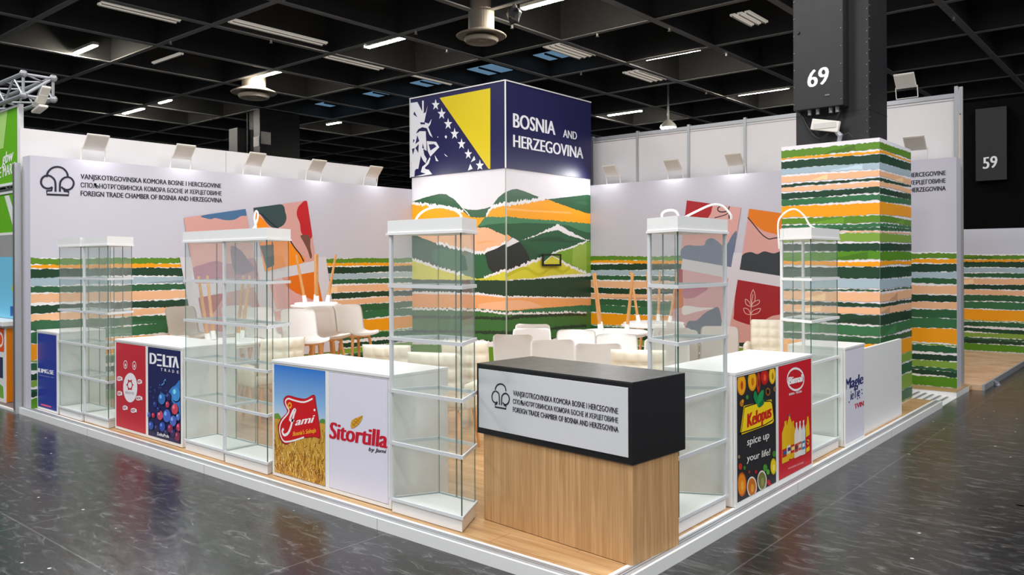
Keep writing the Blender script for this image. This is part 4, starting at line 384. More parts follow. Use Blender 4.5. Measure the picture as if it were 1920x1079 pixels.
'delta':[('T',(244,244,248),'D',(-7.258,0.757),(-7.143,0.76),0.099,0.04,0),('T',(244,244,248),'L',(-7.007,0.751),(-6.924,0.753),0.107,0.04,0),('T',(244,244,248),'T',(-6.938,0.752),(-6.826,0.757),0.099,0.04,0),('P',(244,244,248),[(-7.125,0.858),(-7.036,0.859),(-7.036,0.844),(-7.125,0.842)]),('P',(244,244,248),[(-7.125,0.811),(-7.036,0.812),(-7.036,0.797),(-7.125,0.795)]),('P',(244,244,248),[(-7.125,0.763),(-7.036,0.765),(-7.036,0.75),(-7.126,0.748)]),('P',(244,244,248),[(-6.842,0.757),(-6.801,0.857),(-6.768,0.857),(-6.725,0.759),(-6.761,0.759),(-6.785,0.818),(-6.809,0.757)]),('T',(235,235,242),'T',(-7.054,0.709),(-7.02,0.71),0.026,0.02,0),('T',(235,235,242),'R',(-6.982,0.71),(-6.949,0.711),0.025,0.02,0),('T',(235,235,242),'A',(-6.914,0.711),(-6.881,0.712),0.025,0.02,0),('T',(235,235,242),'D',(-6.842,0.712),(-6.81,0.712),0.025,0.02,0),('T',(235,235,242),'E',(-6.757,0.713),(-6.726,0.713),0.024,0.02,0),('Q',(60,130,206),[(-6.69,0.646),(-6.786,0.607),(-6.868,0.57),(-6.909,0.515),(-6.828,0.444),(-6.748,0.403),(-6.693,0.36)]),('P',(18,20,48),[(-6.958,0.464),(-6.962,0.482),(-6.974,0.497),(-6.992,0.508),(-7.014,0.512),(-7.038,0.509),(-7.06,0.501),(-7.078,0.486),(-7.09,0.469),(-7.095,0.449),(-7.091,0.431),(-7.079,0.416),(-7.061,0.405),(-7.039,0.401),(-7.015,0.404),(-6.993,0.413),(-6.975,0.427),(-6.963,0.445)]),('P',(62,120,190),[(-6.971,0.469),(-6.974,0.486),(-6.985,0.5),(-7.002,0.509),(-7.023,0.513),(-7.045,0.511),(-7.067,0.503),(-7.084,0.49),(-7.095,0.473),(-7.099,0.455),(-7.096,0.438),(-7.084,0.423),(-7.067,0.414),(-7.046,0.41),(-7.024,0.413),(-7.003,0.421),(-6.986,0.434),(-6.974,0.451)]),('P',(120,196,255),[(-7.034,0.48),(-7.039,0.49),(-7.05,0.496),(-7.064,0.494),(-7.076,0.487),(-7.08,0.475),(-7.076,0.465),(-7.064,0.459),(-7.05,0.461),(-7.039,0.469)]),('P',(18,20,48),[(-6.688,0.532),(-6.693,0.554),(-6.707,0.573),(-6.728,0.586),(-6.754,0.591),(-6.783,0.588),(-6.809,0.578),(-6.831,0.561),(-6.846,0.539),(-6.851,0.515),(-6.846,0.493),(-6.832,0.474),(-6.81,0.461),(-6.784,0.456),(-6.755,0.459),(-6.729,0.47),(-6.707,0.487),(-6.693,0.509)]),('P',(74,150,220),[(-6.701,0.537),(-6.705,0.558),(-6.718,0.575),(-6.738,0.587),(-6.763,0.592),(-6.79,0.589),(-6.815,0.579),(-6.836,0.563),(-6.85,0.543),(-6.854,0.521),(-6.85,0.5),(-6.837,0.482),(-6.816,0.471),(-6.791,0.466),(-6.764,0.469),(-6.739,0.479),(-6.719,0.495),(-6.705,0.515)]),('P',(136,235,255),[(-6.777,0.551),(-6.782,0.564),(-6.795,0.571),(-6.812,0.569),(-6.826,0.56),(-6.831,0.546),(-6.826,0.533),(-6.813,0.526),(-6.796,0.528),(-6.782,0.538)]),('P',(18,20,48),[(-7.116,0.396),(-7.118,0.406),(-7.125,0.415),(-7.135,0.42),(-7.147,0.423),(-7.161,0.421),(-7.174,0.416),(-7.184,0.408),(-7.191,0.398),(-7.193,0.387),(-7.191,0.377),(-7.184,0.368),(-7.174,0.363),(-7.161,0.36),(-7.148,0.362),(-7.135,0.367),(-7.125,0.375),(-7.118,0.385)]),('P',(40,60,130),[(-7.126,0.401),(-7.128,0.41),(-7.135,0.418),(-7.144,0.424),(-7.156,0.426),(-7.169,0.424),(-7.181,0.42),(-7.191,0.412),(-7.197,0.403),(-7.2,0.393),(-7.198,0.383),(-7.191,0.375),(-7.181,0.37),(-7.17,0.368),(-7.157,0.369),(-7.145,0.374),(-7.135,0.381),(-7.129,0.391)]),('P',(92,118,209),[(-7.163,0.407),(-7.165,0.413),(-7.172,0.416),(-7.18,0.415),(-7.186,0.41),(-7.189,0.404),(-7.186,0.398),(-7.18,0.395),(-7.172,0.396),(-7.165,0.401)]),('P',(18,20,48),[(-6.853,0.495),(-6.856,0.508),(-6.864,0.519),(-6.877,0.526),(-6.893,0.529),(-6.909,0.528),(-6.925,0.522),(-6.938,0.511),(-6.947,0.499),(-6.95,0.485),(-6.947,0.472),(-6.938,0.461),(-6.926,0.454),(-6.91,0.451),(-6.893,0.452),(-6.878,0.459),(-6.865,0.469),(-6.856,0.481)]),('P',(40,44,100),[(-6.864,0.5),(-6.867,0.512),(-6.874,0.522),(-6.886,0.529),(-6.901,0.532),(-6.917,0.53),(-6.932,0.525),(-6.944,0.515),(-6.952,0.503),(-6.955,0.49),(-6.952,0.478),(-6.945,0.468),(-6.933,0.461),(-6.918,0.458),(-6.902,0.46),(-6.887,0.466),(-6.875,0.475),(-6.867,0.487)]),('P',(92,97,170),[(-6.909,0.508),(-6.912,0.516),(-6.92,0.52),(-6.93,0.519),(-6.938,0.513),(-6.942,0.505),(-6.939,0.498),(-6.931,0.494),(-6.921,0.495),(-6.912,0.5)]),('P',(18,20,48),[(-6.885,0.422),(-6.888,0.432),(-6.894,0.44),(-6.904,0.446),(-6.916,0.448),(-6.929,0.446),(-6.941,0.442),(-6.951,0.434),(-6.957,0.424),(-6.96,0.413),(-6.958,0.403),(-6.951,0.395),(-6.941,0.389),(-6.929,0.387),(-6.916,0.388),(-6.904,0.393),(-6.894,0.401),(-6.888,0.411)]),('P',(190,60,90),[(-6.896,0.426),(-6.898,0.436),(-6.904,0.444),(-6.913,0.449),(-6.924,0.451),(-6.937,0.45),(-6.948,0.445),(-6.958,0.438),(-6.964,0.429),(-6.966,0.419),(-6.964,0.409),(-6.958,0.401),(-6.948,0.396),(-6.937,0.394),(-6.925,0.395),(-6.913,0.4),(-6.904,0.407),(-6.898,0.417)]),('P',(255,118,157),[(-6.931,0.433),(-6.933,0.438),(-6.939,0.441),(-6.947,0.44),(-6.953,0.436),(-6.955,0.43),(-6.953,0.424),(-6.947,0.421),(-6.939,0.422),(-6.933,0.426)]),('P',(18,20,48),[(-6.729,0.4),(-6.732,0.416),(-6.743,0.43),(-6.759,0.44),(-6.779,0.444),(-6.8,0.441),(-6.821,0.433),(-6.837,0.42),(-6.848,0.403),(-6.852,0.385),(-6.849,0.368),(-6.838,0.354),(-6.821,0.345),(-6.801,0.341),(-6.78,0.344),(-6.76,0.352),(-6.743,0.365),(-6.733,0.382)]),('P',(214,74,96),[(-6.74,0.404),(-6.744,0.42),(-6.753,0.433),(-6.769,0.442),(-6.788,0.445),(-6.808,0.443),(-6.827,0.435),(-6.843,0.423),(-6.853,0.407),(-6.857,0.391),(-6.853,0.375),(-6.843,0.362),(-6.828,0.353),(-6.809,0.35),(-6.788,0.352),(-6.769,0.36),(-6.754,0.372),(-6.744,0.388)]),('P',(255,136,164),[(-6.798,0.414),(-6.802,0.424),(-6.812,0.429),(-6.825,0.427),(-6.835,0.42),(-6.839,0.41),(-6.836,0.4),(-6.825,0.395),(-6.812,0.397),(-6.802,0.404)]),('P',(18,20,48),[(-7.002,0.312),(-7.006,0.327),(-7.015,0.34),(-7.03,0.348),(-7.049,0.352),(-7.069,0.349),(-7.087,0.342),(-7.103,0.33),(-7.113,0.315),(-7.117,0.299),(-7.113,0.283),(-7.103,0.271),(-7.088,0.262),(-7.069,0.259),(-7.05,0.261),(-7.031,0.269),(-7.016,0.281),(-7.006,0.296)]),('P',(210,80,104),[(-7.014,0.317),(-7.017,0.331),(-7.026,0.343),(-7.04,0.351),(-7.058,0.354),(-7.077,0.352),(-7.094,0.344),(-7.109,0.333),(-7.118,0.319),(-7.122,0.304),(-7.119,0.29),(-7.109,0.278),(-7.095,0.27),(-7.077,0.267),(-7.058,0.269),(-7.041,0.277),(-7.027,0.288),(-7.017,0.302)]),('P',(255,144,175),[(-7.067,0.326),(-7.071,0.334),(-7.08,0.339),(-7.092,0.337),(-7.102,0.331),(-7.106,0.321),(-7.102,0.313),(-7.093,0.308),(-7.081,0.31),(-7.071,0.316)]),('P',(18,20,48),[(-6.86,0.324),(-6.864,0.344),(-6.877,0.361),(-6.896,0.372),(-6.92,0.377),(-6.946,0.374),(-6.971,0.364),(-6.991,0.348),(-7.004,0.328),(-7.009,0.306),(-7.004,0.286),(-6.991,0.27),(-6.971,0.258),(-6.947,0.254),(-6.921,0.258),(-6.897,0.268),(-6.877,0.284),(-6.864,0.303)]),('P',(72,110,200),[(-6.872,0.329),(-6.876,0.348),(-6.888,0.363),(-6.906,0.374),(-6.929,0.378),(-6.954,0.375),(-6.977,0.365),(-6.996,0.351),(-7.008,0.332),(-7.013,0.312),(-7.009,0.293),(-6.996,0.278),(-6.978,0.267),(-6.955,0.263),(-6.93,0.266),(-6.907,0.276),(-6.888,0.291),(-6.876,0.309)]),('P',(133,183,255),[(-6.942,0.341),(-6.946,0.352),(-6.959,0.358),(-6.974,0.356),(-6.987,0.347),(-6.992,0.335),(-6.987,0.323),(-6.974,0.318),(-6.959,0.319),(-6.947,0.328)]),('P',(18,20,48),[(-6.76,0.292),(-6.763,0.309),(-6.774,0.323),(-6.79,0.332),(-6.81,0.336),(-6.832,0.333),(-6.852,0.325),(-6.869,0.311),(-6.88,0.294),(-6.884,0.276),(-6.88,0.259),(-6.869,0.245),(-6.853,0.236),(-6.833,0.233),(-6.811,0.236),(-6.791,0.244),(-6.774,0.258),(-6.764,0.274)]),('P',(80,110,196),[(-6.771,0.296),(-6.774,0.312),(-6.784,0.325),(-6.8,0.334),(-6.819,0.337),(-6.839,0.335),(-6.858,0.327),(-6.874,0.314),(-6.885,0.299),(-6.888,0.282),(-6.885,0.266),(-6.875,0.253),(-6.859,0.244),(-6.84,0.241),(-6.82,0.244),(-6.8,0.252),(-6.785,0.264),(-6.775,0.28)]),('P',(144,183,255),[(-6.829,0.306),(-6.833,0.316),(-6.843,0.321),(-6.856,0.319),(-6.867,0.312),(-6.871,0.301),(-6.867,0.292),(-6.857,0.287),(-6.844,0.288),(-6.833,0.296)]),('P',(18,20,48),[(-7.156,0.294),(-7.158,0.302),(-7.164,0.309),(-7.172,0.313),(-7.182,0.315),(-7.193,0.314),(-7.203,0.31),(-7.211,0.303),(-7.217,0.295),(-7.219,0.286),(-7.217,0.278),(-7.212,0.271),(-7.203,0.267),(-7.193,0.265),(-7.182,0.266),(-7.172,0.27),(-7.164,0.277),(-7.158,0.285)]),('P',(200,50,70),[(-7.167,0.299),(-7.168,0.306),(-7.173,0.313),(-7.181,0.317),(-7.191,0.318),(-7.201,0.317),(-7.211,0.313),(-7.219,0.307),(-7.224,0.3),(-7.226,0.292),(-7.224,0.284),(-7.219,0.278),(-7.211,0.273),(-7.201,0.272),(-7.191,0.273),(-7.182,0.277),(-7.174,0.283),(-7.169,0.291)]),('P',(255,105,131),[(-7.196,0.303),(-7.198,0.308),(-7.203,0.31),(-7.21,0.31),(-7.215,0.306),(-7.217,0.301),(-7.215,0.296),(-7.21,0.294),(-7.203,0.295),(-7.198,0.298)]),('P',(18,20,48),[(-7.181,0.198),(-7.184,0.211),(-7.193,0.222),(-7.206,0.23),(-7.223,0.232),(-7.24,0.23),(-7.257,0.223),(-7.271,0.213),(-7.28,0.199),(-7.283,0.185),(-7.28,0.172),(-7.271,0.16),(-7.258,0.153),(-7.241,0.151),(-7.223,0.153),(-7.207,0.16),(-7.193,0.171),(-7.184,0.184)]),('P',(56,86,170),[(-7.192,0.203),(-7.195,0.215),(-7.203,0.226),(-7.216,0.232),(-7.232,0.235),(-7.249,0.233),(-7.264,0.226),(-7.277,0.216),(-7.286,0.204),(-7.289,0.19),(-7.286,0.178),(-7.278,0.168),(-7.265,0.161),(-7.249,0.158),(-7.232,0.161),(-7.217,0.167),(-7.204,0.177),(-7.195,0.19)]),('P',(112,151,255),[(-7.24,0.21),(-7.244,0.218),(-7.252,0.221),(-7.263,0.22),(-7.271,0.214),(-7.275,0.206),(-7.271,0.198),(-7.263,0.194),(-7.252,0.196),(-7.244,0.202)]),('P',(18,20,48),[(-7.074,0.186),(-7.077,0.2),(-7.085,0.21),(-7.099,0.218),(-7.115,0.22),(-7.132,0.218),(-7.149,0.211),(-7.162,0.201),(-7.171,0.187),(-7.174,0.173),(-7.171,0.16),(-7.163,0.149),(-7.149,0.142),(-7.133,0.139),(-7.116,0.142),(-7.099,0.149),(-7.086,0.159),(-7.077,0.172)]),('P',(30,36,84),[(-7.085,0.191),(-7.088,0.203),(-7.096,0.214),(-7.109,0.22),(-7.124,0.223),(-7.14,0.221),(-7.156,0.214),(-7.169,0.204),(-7.177,0.192),(-7.18,0.179),(-7.177,0.166),(-7.169,0.156),(-7.156,0.149),(-7.141,0.147),(-7.125,0.149),(-7.109,0.156),(-7.096,0.166),(-7.088,0.178)]),('P',(79,86,149),[(-7.132,0.198),(-7.135,0.206),(-7.144,0.209),(-7.154,0.208),(-7.163,0.202),(-7.166,0.194),(-7.163,0.186),(-7.154,0.183),(-7.144,0.184),(-7.136,0.19)]),('P',(18,20,48),[(-6.961,0.216),(-6.965,0.231),(-6.974,0.244),(-6.989,0.252),(-7.008,0.255),(-7.027,0.253),(-7.046,0.245),(-7.061,0.233),(-7.071,0.218),(-7.075,0.202),(-7.071,0.186),(-7.062,0.174),(-7.047,0.166),(-7.028,0.163),(-7.008,0.165),(-6.99,0.173),(-6.975,0.185),(-6.965,0.2)]),('P',(50,80,170),[(-6.973,0.221),(-6.976,0.235),(-6.985,0.247),(-6.999,0.254),(-7.016,0.257),(-7.035,0.255),(-7.053,0.248),(-7.067,0.236),(-7.077,0.222),(-7.08,0.207),(-7.077,0.193),(-7.068,0.181),(-7.053,0.173),(-7.036,0.171),(-7.017,0.173),(-7.0,0.181),(-6.985,0.192),(-6.976,0.206)]),('P',(105,144,255),[(-7.026,0.229),(-7.03,0.238),(-7.039,0.242),(-7.051,0.241),(-7.06,0.234),(-7.064,0.224),(-7.06,0.216),(-7.051,0.212),(-7.039,0.213),(-7.03,0.22)]),('P',(18,20,48),[(-6.825,0.219),(-6.828,0.232),(-6.836,0.243),(-6.849,0.25),(-6.864,0.252),(-6.881,0.25),(-6.897,0.244),(-6.909,0.233),(-6.918,0.22),(-6.921,0.206),(-6.918,0.193),(-6.91,0.183),(-6.897,0.176),(-6.881,0.173),(-6.865,0.175),(-6.849,0.182),(-6.836,0.192),(-6.828,0.205)]),('P',(140,40,80),[(-6.836,0.224),(-6.838,0.236),(-6.846,0.246),(-6.858,0.252),(-6.873,0.255),(-6.889,0.253),(-6.903,0.246),(-6.916,0.237),(-6.924,0.225),(-6.926,0.212),(-6.924,0.2),(-6.916,0.19),(-6.904,0.183),(-6.889,0.181),(-6.873,0.183),(-6.859,0.189),(-6.847,0.199),(-6.839,0.211)]),('P',(222,92,144),[(-6.881,0.231),(-6.884,0.238),(-6.892,0.242),(-6.902,0.24),(-6.91,0.235),(-6.913,0.227),(-6.91,0.219),(-6.902,0.216),(-6.892,0.217),(-6.884,0.223)]),('P',(18,20,48),[(-6.691,0.335),(-6.694,0.346),(-6.7,0.355),(-6.711,0.361),(-6.724,0.363),(-6.737,0.361),(-6.75,0.356),(-6.761,0.348),(-6.768,0.337),(-6.77,0.325),(-6.768,0.314),(-6.761,0.305),(-6.751,0.299),(-6.738,0.297),(-6.724,0.299),(-6.711,0.304),(-6.701,0.313),(-6.694,0.324)]),('P',(84,120,200),[(-6.701,0.34),(-6.703,0.35),(-6.71,0.358),(-6.72,0.364),(-6.732,0.366),(-6.745,0.364),(-6.757,0.359),(-6.767,0.351),(-6.774,0.341),(-6.776,0.331),(-6.774,0.32),(-6.767,0.312),(-6.757,0.306),(-6.745,0.304),(-6.732,0.306),(-6.72,0.311),(-6.71,0.319),(-6.704,0.329)]),('P',(149,196,255),[(-6.738,0.346),(-6.741,0.352),(-6.747,0.355),(-6.756,0.354),(-6.762,0.35),(-6.765,0.343),(-6.762,0.337),(-6.756,0.334),(-6.748,0.335),(-6.741,0.339)]),('P',(18,20,48),[(-6.679,0.248),(-6.681,0.26),(-6.688,0.27),(-6.7,0.276),(-6.714,0.278),(-6.729,0.277),(-6.743,0.271),(-6.754,0.261),(-6.762,0.249),(-6.765,0.237),(-6.762,0.225),(-6.755,0.215),(-6.743,0.209),(-6.729,0.206),(-6.714,0.208),(-6.7,0.214),(-6.689,0.224),(-6.681,0.236)]),('P',(190,60,90),[(-6.689,0.253),(-6.691,0.264),(-6.698,0.273),(-6.709,0.279),(-6.722,0.281),(-6.736,0.279),(-6.749,0.274),(-6.76,0.265),(-6.768,0.254),(-6.77,0.242),(-6.768,0.231),(-6.761,0.222),(-6.75,0.216),(-6.737,0.214),(-6.723,0.216),(-6.709,0.221),(-6.698,0.23),(-6.691,0.241)]),('P',(255,118,157),[(-6.729,0.259),(-6.732,0.266),(-6.739,0.269),(-6.748,0.268),(-6.755,0.263),(-6.758,0.256),(-6.755,0.249),(-6.748,0.245),(-6.739,0.247),(-6.732,0.252)]),('P',(18,20,48),[(-6.688,0.168),(-6.691,0.183),(-6.701,0.195),(-6.715,0.203),(-6.732,0.206),(-6.751,0.203),(-6.769,0.196),(-6.783,0.184),(-6.793,0.169),(-6.796,0.153),(-6.793,0.138),(-6.784,0.126),(-6.769,0.118),(-6.752,0.115),(-6.733,0.118),(-6.715,0.126),(-6.701,0.138),(-6.692,0.152)]),('P',(120,40,70),[(-6.699,0.172),(-6.702,0.186),(-6.711,0.197),(-6.724,0.205),(-6.741,0.208),(-6.758,0.205),(-6.775,0.198),(-6.789,0.187),(-6.798,0.173),(-6.801,0.158),(-6.798,0.145),(-6.789,0.133),(-6.776,0.126),(-6.759,0.123),(-6.741,0.126),(-6.725,0.133),(-6.711,0.144),(-6.702,0.158)]),('P',(196,92,131),[(-6.75,0.18),(-6.753,0.189),(-6.762,0.193),(-6.773,0.191),(-6.782,0.185),(-6.786,0.175),(-6.783,0.167),(-6.774,0.163),(-6.762,0.164),(-6.753,0.171)]),('P',(18,20,48),[(-7.228,0.29),(-7.23,0.3),(-7.236,0.307),(-7.246,0.312),(-7.257,0.314),(-7.27,0.313),(-7.281,0.308),(-7.291,0.301),(-7.297,0.292),(-7.299,0.282),(-7.297,0.272),(-7.291,0.265),(-7.282,0.26),(-7.27,0.258),(-7.258,0.259),(-7.246,0.264),(-7.237,0.271),(-7.231,0.28)]),('P',(60,84,160),[(-7.239,0.295),(-7.241,0.304),(-7.247,0.311),(-7.256,0.316),(-7.266,0.318),(-7.278,0.316),(-7.289,0.312),(-7.298,0.305),(-7.304,0.296),(-7.306,0.287),(-7.304,0.278),(-7.298,0.271),(-7.29,0.266),(-7.279,0.265),(-7.267,0.266),(-7.256,0.271),(-7.247,0.277),(-7.241,0.286)]),('P',(118,149,248),[(-7.272,0.3),(-7.275,0.306),(-7.281,0.308),(-7.288,0.308),(-7.294,0.303),(-7.296,0.298),(-7.294,0.292),(-7.288,0.29),(-7.281,0.291),(-7.275,0.295)]),('P',(18,20,48),[(-7.06,0.361),(-7.062,0.369),(-7.067,0.376),(-7.075,0.381),(-7.085,0.383),(-7.096,0.381),(-7.106,0.377),(-7.114,0.371),(-7.119,0.363),(-7.121,0.354),(-7.119,0.346),(-7.114,0.339),(-7.106,0.335),(-7.096,0.333),(-7.085,0.334),(-7.075,0.338),(-7.067,0.345),(-7.062,0.353)]),('P',(40,54,120),[(-7.07,0.366),(-7.072,0.374),(-7.077,0.38),(-7.084,0.384),(-7.094,0.386),(-7.104,0.385),(-7.113,0.381),(-7.121,0.375),(-7.126,0.368),(-7.128,0.36),(-7.126,0.352),(-7.121,0.346),(-7.114,0.341),(-7.104,0.34),(-7.094,0.341),(-7.085,0.345),(-7.077,0.351),(-7.072,0.358)]),('P',(92,110,196),[(-7.099,0.371),(-7.101,0.376),(-7.106,0.378),(-7.112,0.377),(-7.117,0.374),(-7.119,0.369),(-7.117,0.364),(-7.112,0.362),(-7.106,0.363),(-7.101,0.366)]),('P',(18,20,48),[(-6.779,0.185),(-6.781,0.197),(-6.789,0.207),(-6.8,0.213),(-6.814,0.216),(-6.83,0.214),(-6.844,0.208),(-6.856,0.198),(-6.863,0.186),(-6.866,0.174),(-6.864,0.162),(-6.856,0.152),(-6.844,0.145),(-6.83,0.143),(-6.815,0.145),(-6.801,0.151),(-6.789,0.161),(-6.781,0.173)]),('P',(60,40,90),[(-6.789,0.19),(-6.791,0.201),(-6.798,0.21),(-6.809,0.216),(-6.823,0.218),(-6.837,0.216),(-6.851,0.211),(-6.862,0.202),(-6.869,0.191),(-6.872,0.179),(-6.869,0.168),(-6.862,0.159),(-6.851,0.153),(-6.838,0.15),(-6.823,0.152),(-6.81,0.158),(-6.799,0.167),(-6.792,0.178)]),('P',(118,92,157),[(-6.83,0.196),(-6.833,0.203),(-6.84,0.206),(-6.849,0.205),(-6.857,0.2),(-6.859,0.192),(-6.857,0.186),(-6.849,0.182),(-6.84,0.184),(-6.833,0.189)]),('P',(18,20,48),[(-6.904,0.168),(-6.907,0.179),(-6.914,0.188),(-6.924,0.194),(-6.938,0.197),(-6.952,0.195),(-6.966,0.189),(-6.977,0.18),(-6.984,0.169),(-6.986,0.157),(-6.984,0.146),(-6.977,0.137),(-6.966,0.131),(-6.953,0.129),(-6.938,0.131),(-6.925,0.137),(-6.914,0.146),(-6.907,0.157)]),('P',(40,40,80),[(-6.915,0.173),(-6.917,0.183),(-6.924,0.192),(-6.934,0.197),(-6.946,0.199),(-6.96,0.198),(-6.973,0.192),(-6.983,0.184),(-6.99,0.174),(-6.992,0.163),(-6.99,0.152),(-6.983,0.144),(-6.973,0.138),(-6.96,0.136),(-6.947,0.138),(-6.934,0.144),(-6.924,0.152),(-6.917,0.162)]),('P',(92,92,144),[(-6.953,0.179),(-6.956,0.185),(-6.963,0.188),(-6.971,0.187),(-6.978,0.182),(-6.981,0.175),(-6.978,0.169),(-6.971,0.166),(-6.963,0.167),(-6.956,0.172)]),('P',(90,140,200),[(-7.229,0.546),(-7.232,0.55),(-7.239,0.55),(-7.242,0.545),(-7.239,0.541),(-7.232,0.541)]),('P',(90,140,200),[(-6.931,0.507),(-6.934,0.511),(-6.94,0.51),(-6.943,0.506),(-6.94,0.502),(-6.934,0.502)]),('P',(90,140,200),[(-6.983,0.601),(-6.986,0.605),(-6.992,0.605),(-6.995,0.6),(-6.992,0.596),(-6.986,0.596)]),('P',(90,140,200),[(-7.062,0.584),(-7.065,0.588),(-7.071,0.588),(-7.075,0.583),(-7.072,0.579),(-7.065,0.579)]),('P',(90,140,200),[(-7.177,0.459),(-7.18,0.463),(-7.186,0.463),(-7.19,0.458),(-7.186,0.454),(-7.18,0.455)]),('P',(90,140,200),[(-6.962,0.503),(-6.965,0.507),(-6.971,0.506),(-6.974,0.501),(-6.971,0.497),(-6.965,0.498)]),('P',(90,140,200),[(-6.97,0.607),(-6.974,0.611),(-6.98,0.611),(-6.983,0.606),(-6.98,0.602),(-6.974,0.602)]),('P',(90,140,200),[(-7.142,0.515),(-7.145,0.519),(-7.152,0.519),(-7.155,0.514),(-7.152,0.51),(-7.146,0.511)]),('P',(90,140,200),[(-6.995,0.491),(-6.998,0.495),(-7.004,0.494),(-7.008,0.49),(-7.004,0.486),(-6.998,0.486)]),('P',(90,140,200),[(-6.943,0.628),(-6.946,0.632),(-6.952,0.631),(-6.955,0.627),(-6.952,0.623),(-6.946,0.623)]),('P',(90,140,200),[(-7.038,0.518),(-7.042,0.522),(-7.048,0.522),(-7.051,0.517),(-7.048,0.513),(-7.042,0.513)]),('P',(90,140,200),[(-6.925,0.496),(-6.929,0.5),(-6.935,0.5),(-6.938,0.495),(-6.935,0.491),(-6.929,0.492)]),('P',(90,140,200),[(-7.058,0.58),(-7.061,0.584),(-7.068,0.584),(-7.071,0.579),(-7.068,0.575),(-7.061,0.576)]),('P',(90,140,200),[(-6.934,0.546),(-6.937,0.55),(-6.943,0.549),(-6.946,0.544),(-6.943,0.54),(-6.937,0.541)]),('P',(90,140,200),[(-6.943,0.498),(-6.946,0.502),(-6.953,0.501),(-6.956,0.496),(-6.953,0.492),(-6.946,0.493)]),('P',(90,140,200),[(-7.072,0.559),(-7.075,0.563),(-7.082,0.563),(-7.085,0.558),(-7.082,0.554),(-7.075,0.555)]),('P',(90,140,200),[(-7.04,0.559),(-7.044,0.564),(-7.05,0.563),(-7.053,0.558),(-7.05,0.554),(-7.044,0.555)]),('P',(90,140,200),[(-7.236,0.506),(-7.24,0.51),(-7.246,0.509),(-7.25,0.505),(-7.246,0.5),(-7.24,0.501)]),('P',(90,140,200),[(-7.153,0.53),(-7.156,0.535),(-7.162,0.534),(-7.166,0.529),(-7.162,0.525),(-7.156,0.526)]),('L',(90,150,210),[(-7.034,0.584),(-6.991,0.603),(-6.981,0.629),(-6.95,0.642)],0.012),('T',(240,240,244),'DeltaPrah',(-7.112,0.126),(-6.9,0.13),0.028,0.02,0)],
'jami':[('P',(110,150,60),[(-5.277,0.479),(-5.273,0.539),(-5.22,0.548),(-5.187,0.522),(-5.187,0.488)]),('P',(90,140,60),[(-4.713,0.56),(-4.685,0.573),(-4.65,0.572),(-4.651,0.538),(-4.713,0.535)]),('P',(206,160,62),[(-5.278,0.503),(-5.002,0.511),(-4.649,0.543),(-4.655,0.093),(-5.283,0.085)]),('Q',(150,30,40),[(-5.149,0.665),(-5.091,0.695),(-4.983,0.691),(-4.878,0.694),(-4.776,0.732),(-4.751,0.667),(-4.701,0.448),(-4.778,0.43),(-4.95,0.393),(-5.066,0.348),(-5.129,0.326),(-5.194,0.351),(-5.221,0.411),(-5.224,0.459),(-5.183,0.512),(-5.119,0.557),(-5.109,0.585),(-5.146,0.623)]),('Q',(206,24,32),[(-5.143,0.661),(-5.087,0.689),(-4.984,0.686),(-4.883,0.689),(-4.785,0.726),(-4.761,0.663),(-4.712,0.453),(-4.786,0.435),(-4.952,0.4),(-5.063,0.357),(-5.124,0.336),(-5.186,0.36),(-5.212,0.418),(-5.215,0.463),(-5.176,0.514),(-5.114,0.558),(-5.105,0.584),(-5.14,0.621)]),('L',(246,240,240),[(-4.793,0.703),(-4.896,0.666),(-5.019,0.666),(-5.091,0.671),(-5.127,0.646),(-5.109,0.611),(-5.082,0.583),(-5.11,0.548),(-5.165,0.504),(-5.198,0.457),(-5.199,0.404),(-5.162,0.355),(-5.111,0.35),(-5.003,0.378),(-4.898,0.413)],0.012),('L',(246,170,30),[(-5.053,0.625),(-5.055,0.632),(-5.061,0.637),(-5.069,0.64),(-5.077,0.639),(-5.085,0.634),(-5.091,0.628),(-5.093,0.62),(-5.091,0.613),(-5.086,0.608),(-5.078,0.606),(-5.069,0.607),(-5.061,0.611),(-5.055,0.617),(-5.053,0.625)],0.014),('P',(250,246,246),[(-4.76,0.625),(-4.762,0.63),(-4.768,0.633),(-4.775,0.632),(-4.781,0.628),(-4.783,0.623),(-4.781,0.617),(-4.775,0.615),(-4.768,0.616),(-4.762,0.62)]),('L',(246,240,240),[(-5.151,0.442),(-5.169,0.418),(-5.144,0.395),(-5.093,0.418),(-5.056,0.475),(-5.02,0.564),(-5.002,0.599),(-5.028,0.589),(-5.074,0.515),(-5.02,0.522)],0.02),('T',(250,246,246),'ami',(-5.002,0.484),(-4.769,0.538),0.05,0.02,0.35),('T',(250,180,40),"Bosnia's Selnaja",(-5.033,0.403),(-4.757,0.468),0.033,0.02,0.2)],
'wheat':[(-5.278,0.503),(-4.649,0.543),(-4.655,0.093),(-5.283,0.085)],
'sit':[('T',(200,24,48),'Sitortilla',(-4.599,0.448),(-4.0,0.466),0.114,0.03,0.12),('T',(52,48,52),'by Jami',(-4.18,0.422),(-4.004,0.432),0.024,0.02,0.25),('Q',(214,160,48),[(-4.366,0.554),(-4.359,0.594),(-4.328,0.617),(-4.282,0.633),(-4.24,0.647),(-4.26,0.606),(-4.298,0.573),(-4.344,0.55)]),('L',(176,116,24),[(-4.343,0.567),(-4.245,0.645)],0.006),('L',(176,116,24),[(-4.328,0.603),(-4.283,0.584)],0.006),('L',(176,116,24),[(-4.313,0.619),(-4.271,0.6)],0.006),('L',(176,116,24),[(-4.351,0.583),(-4.313,0.566)],0.006)],
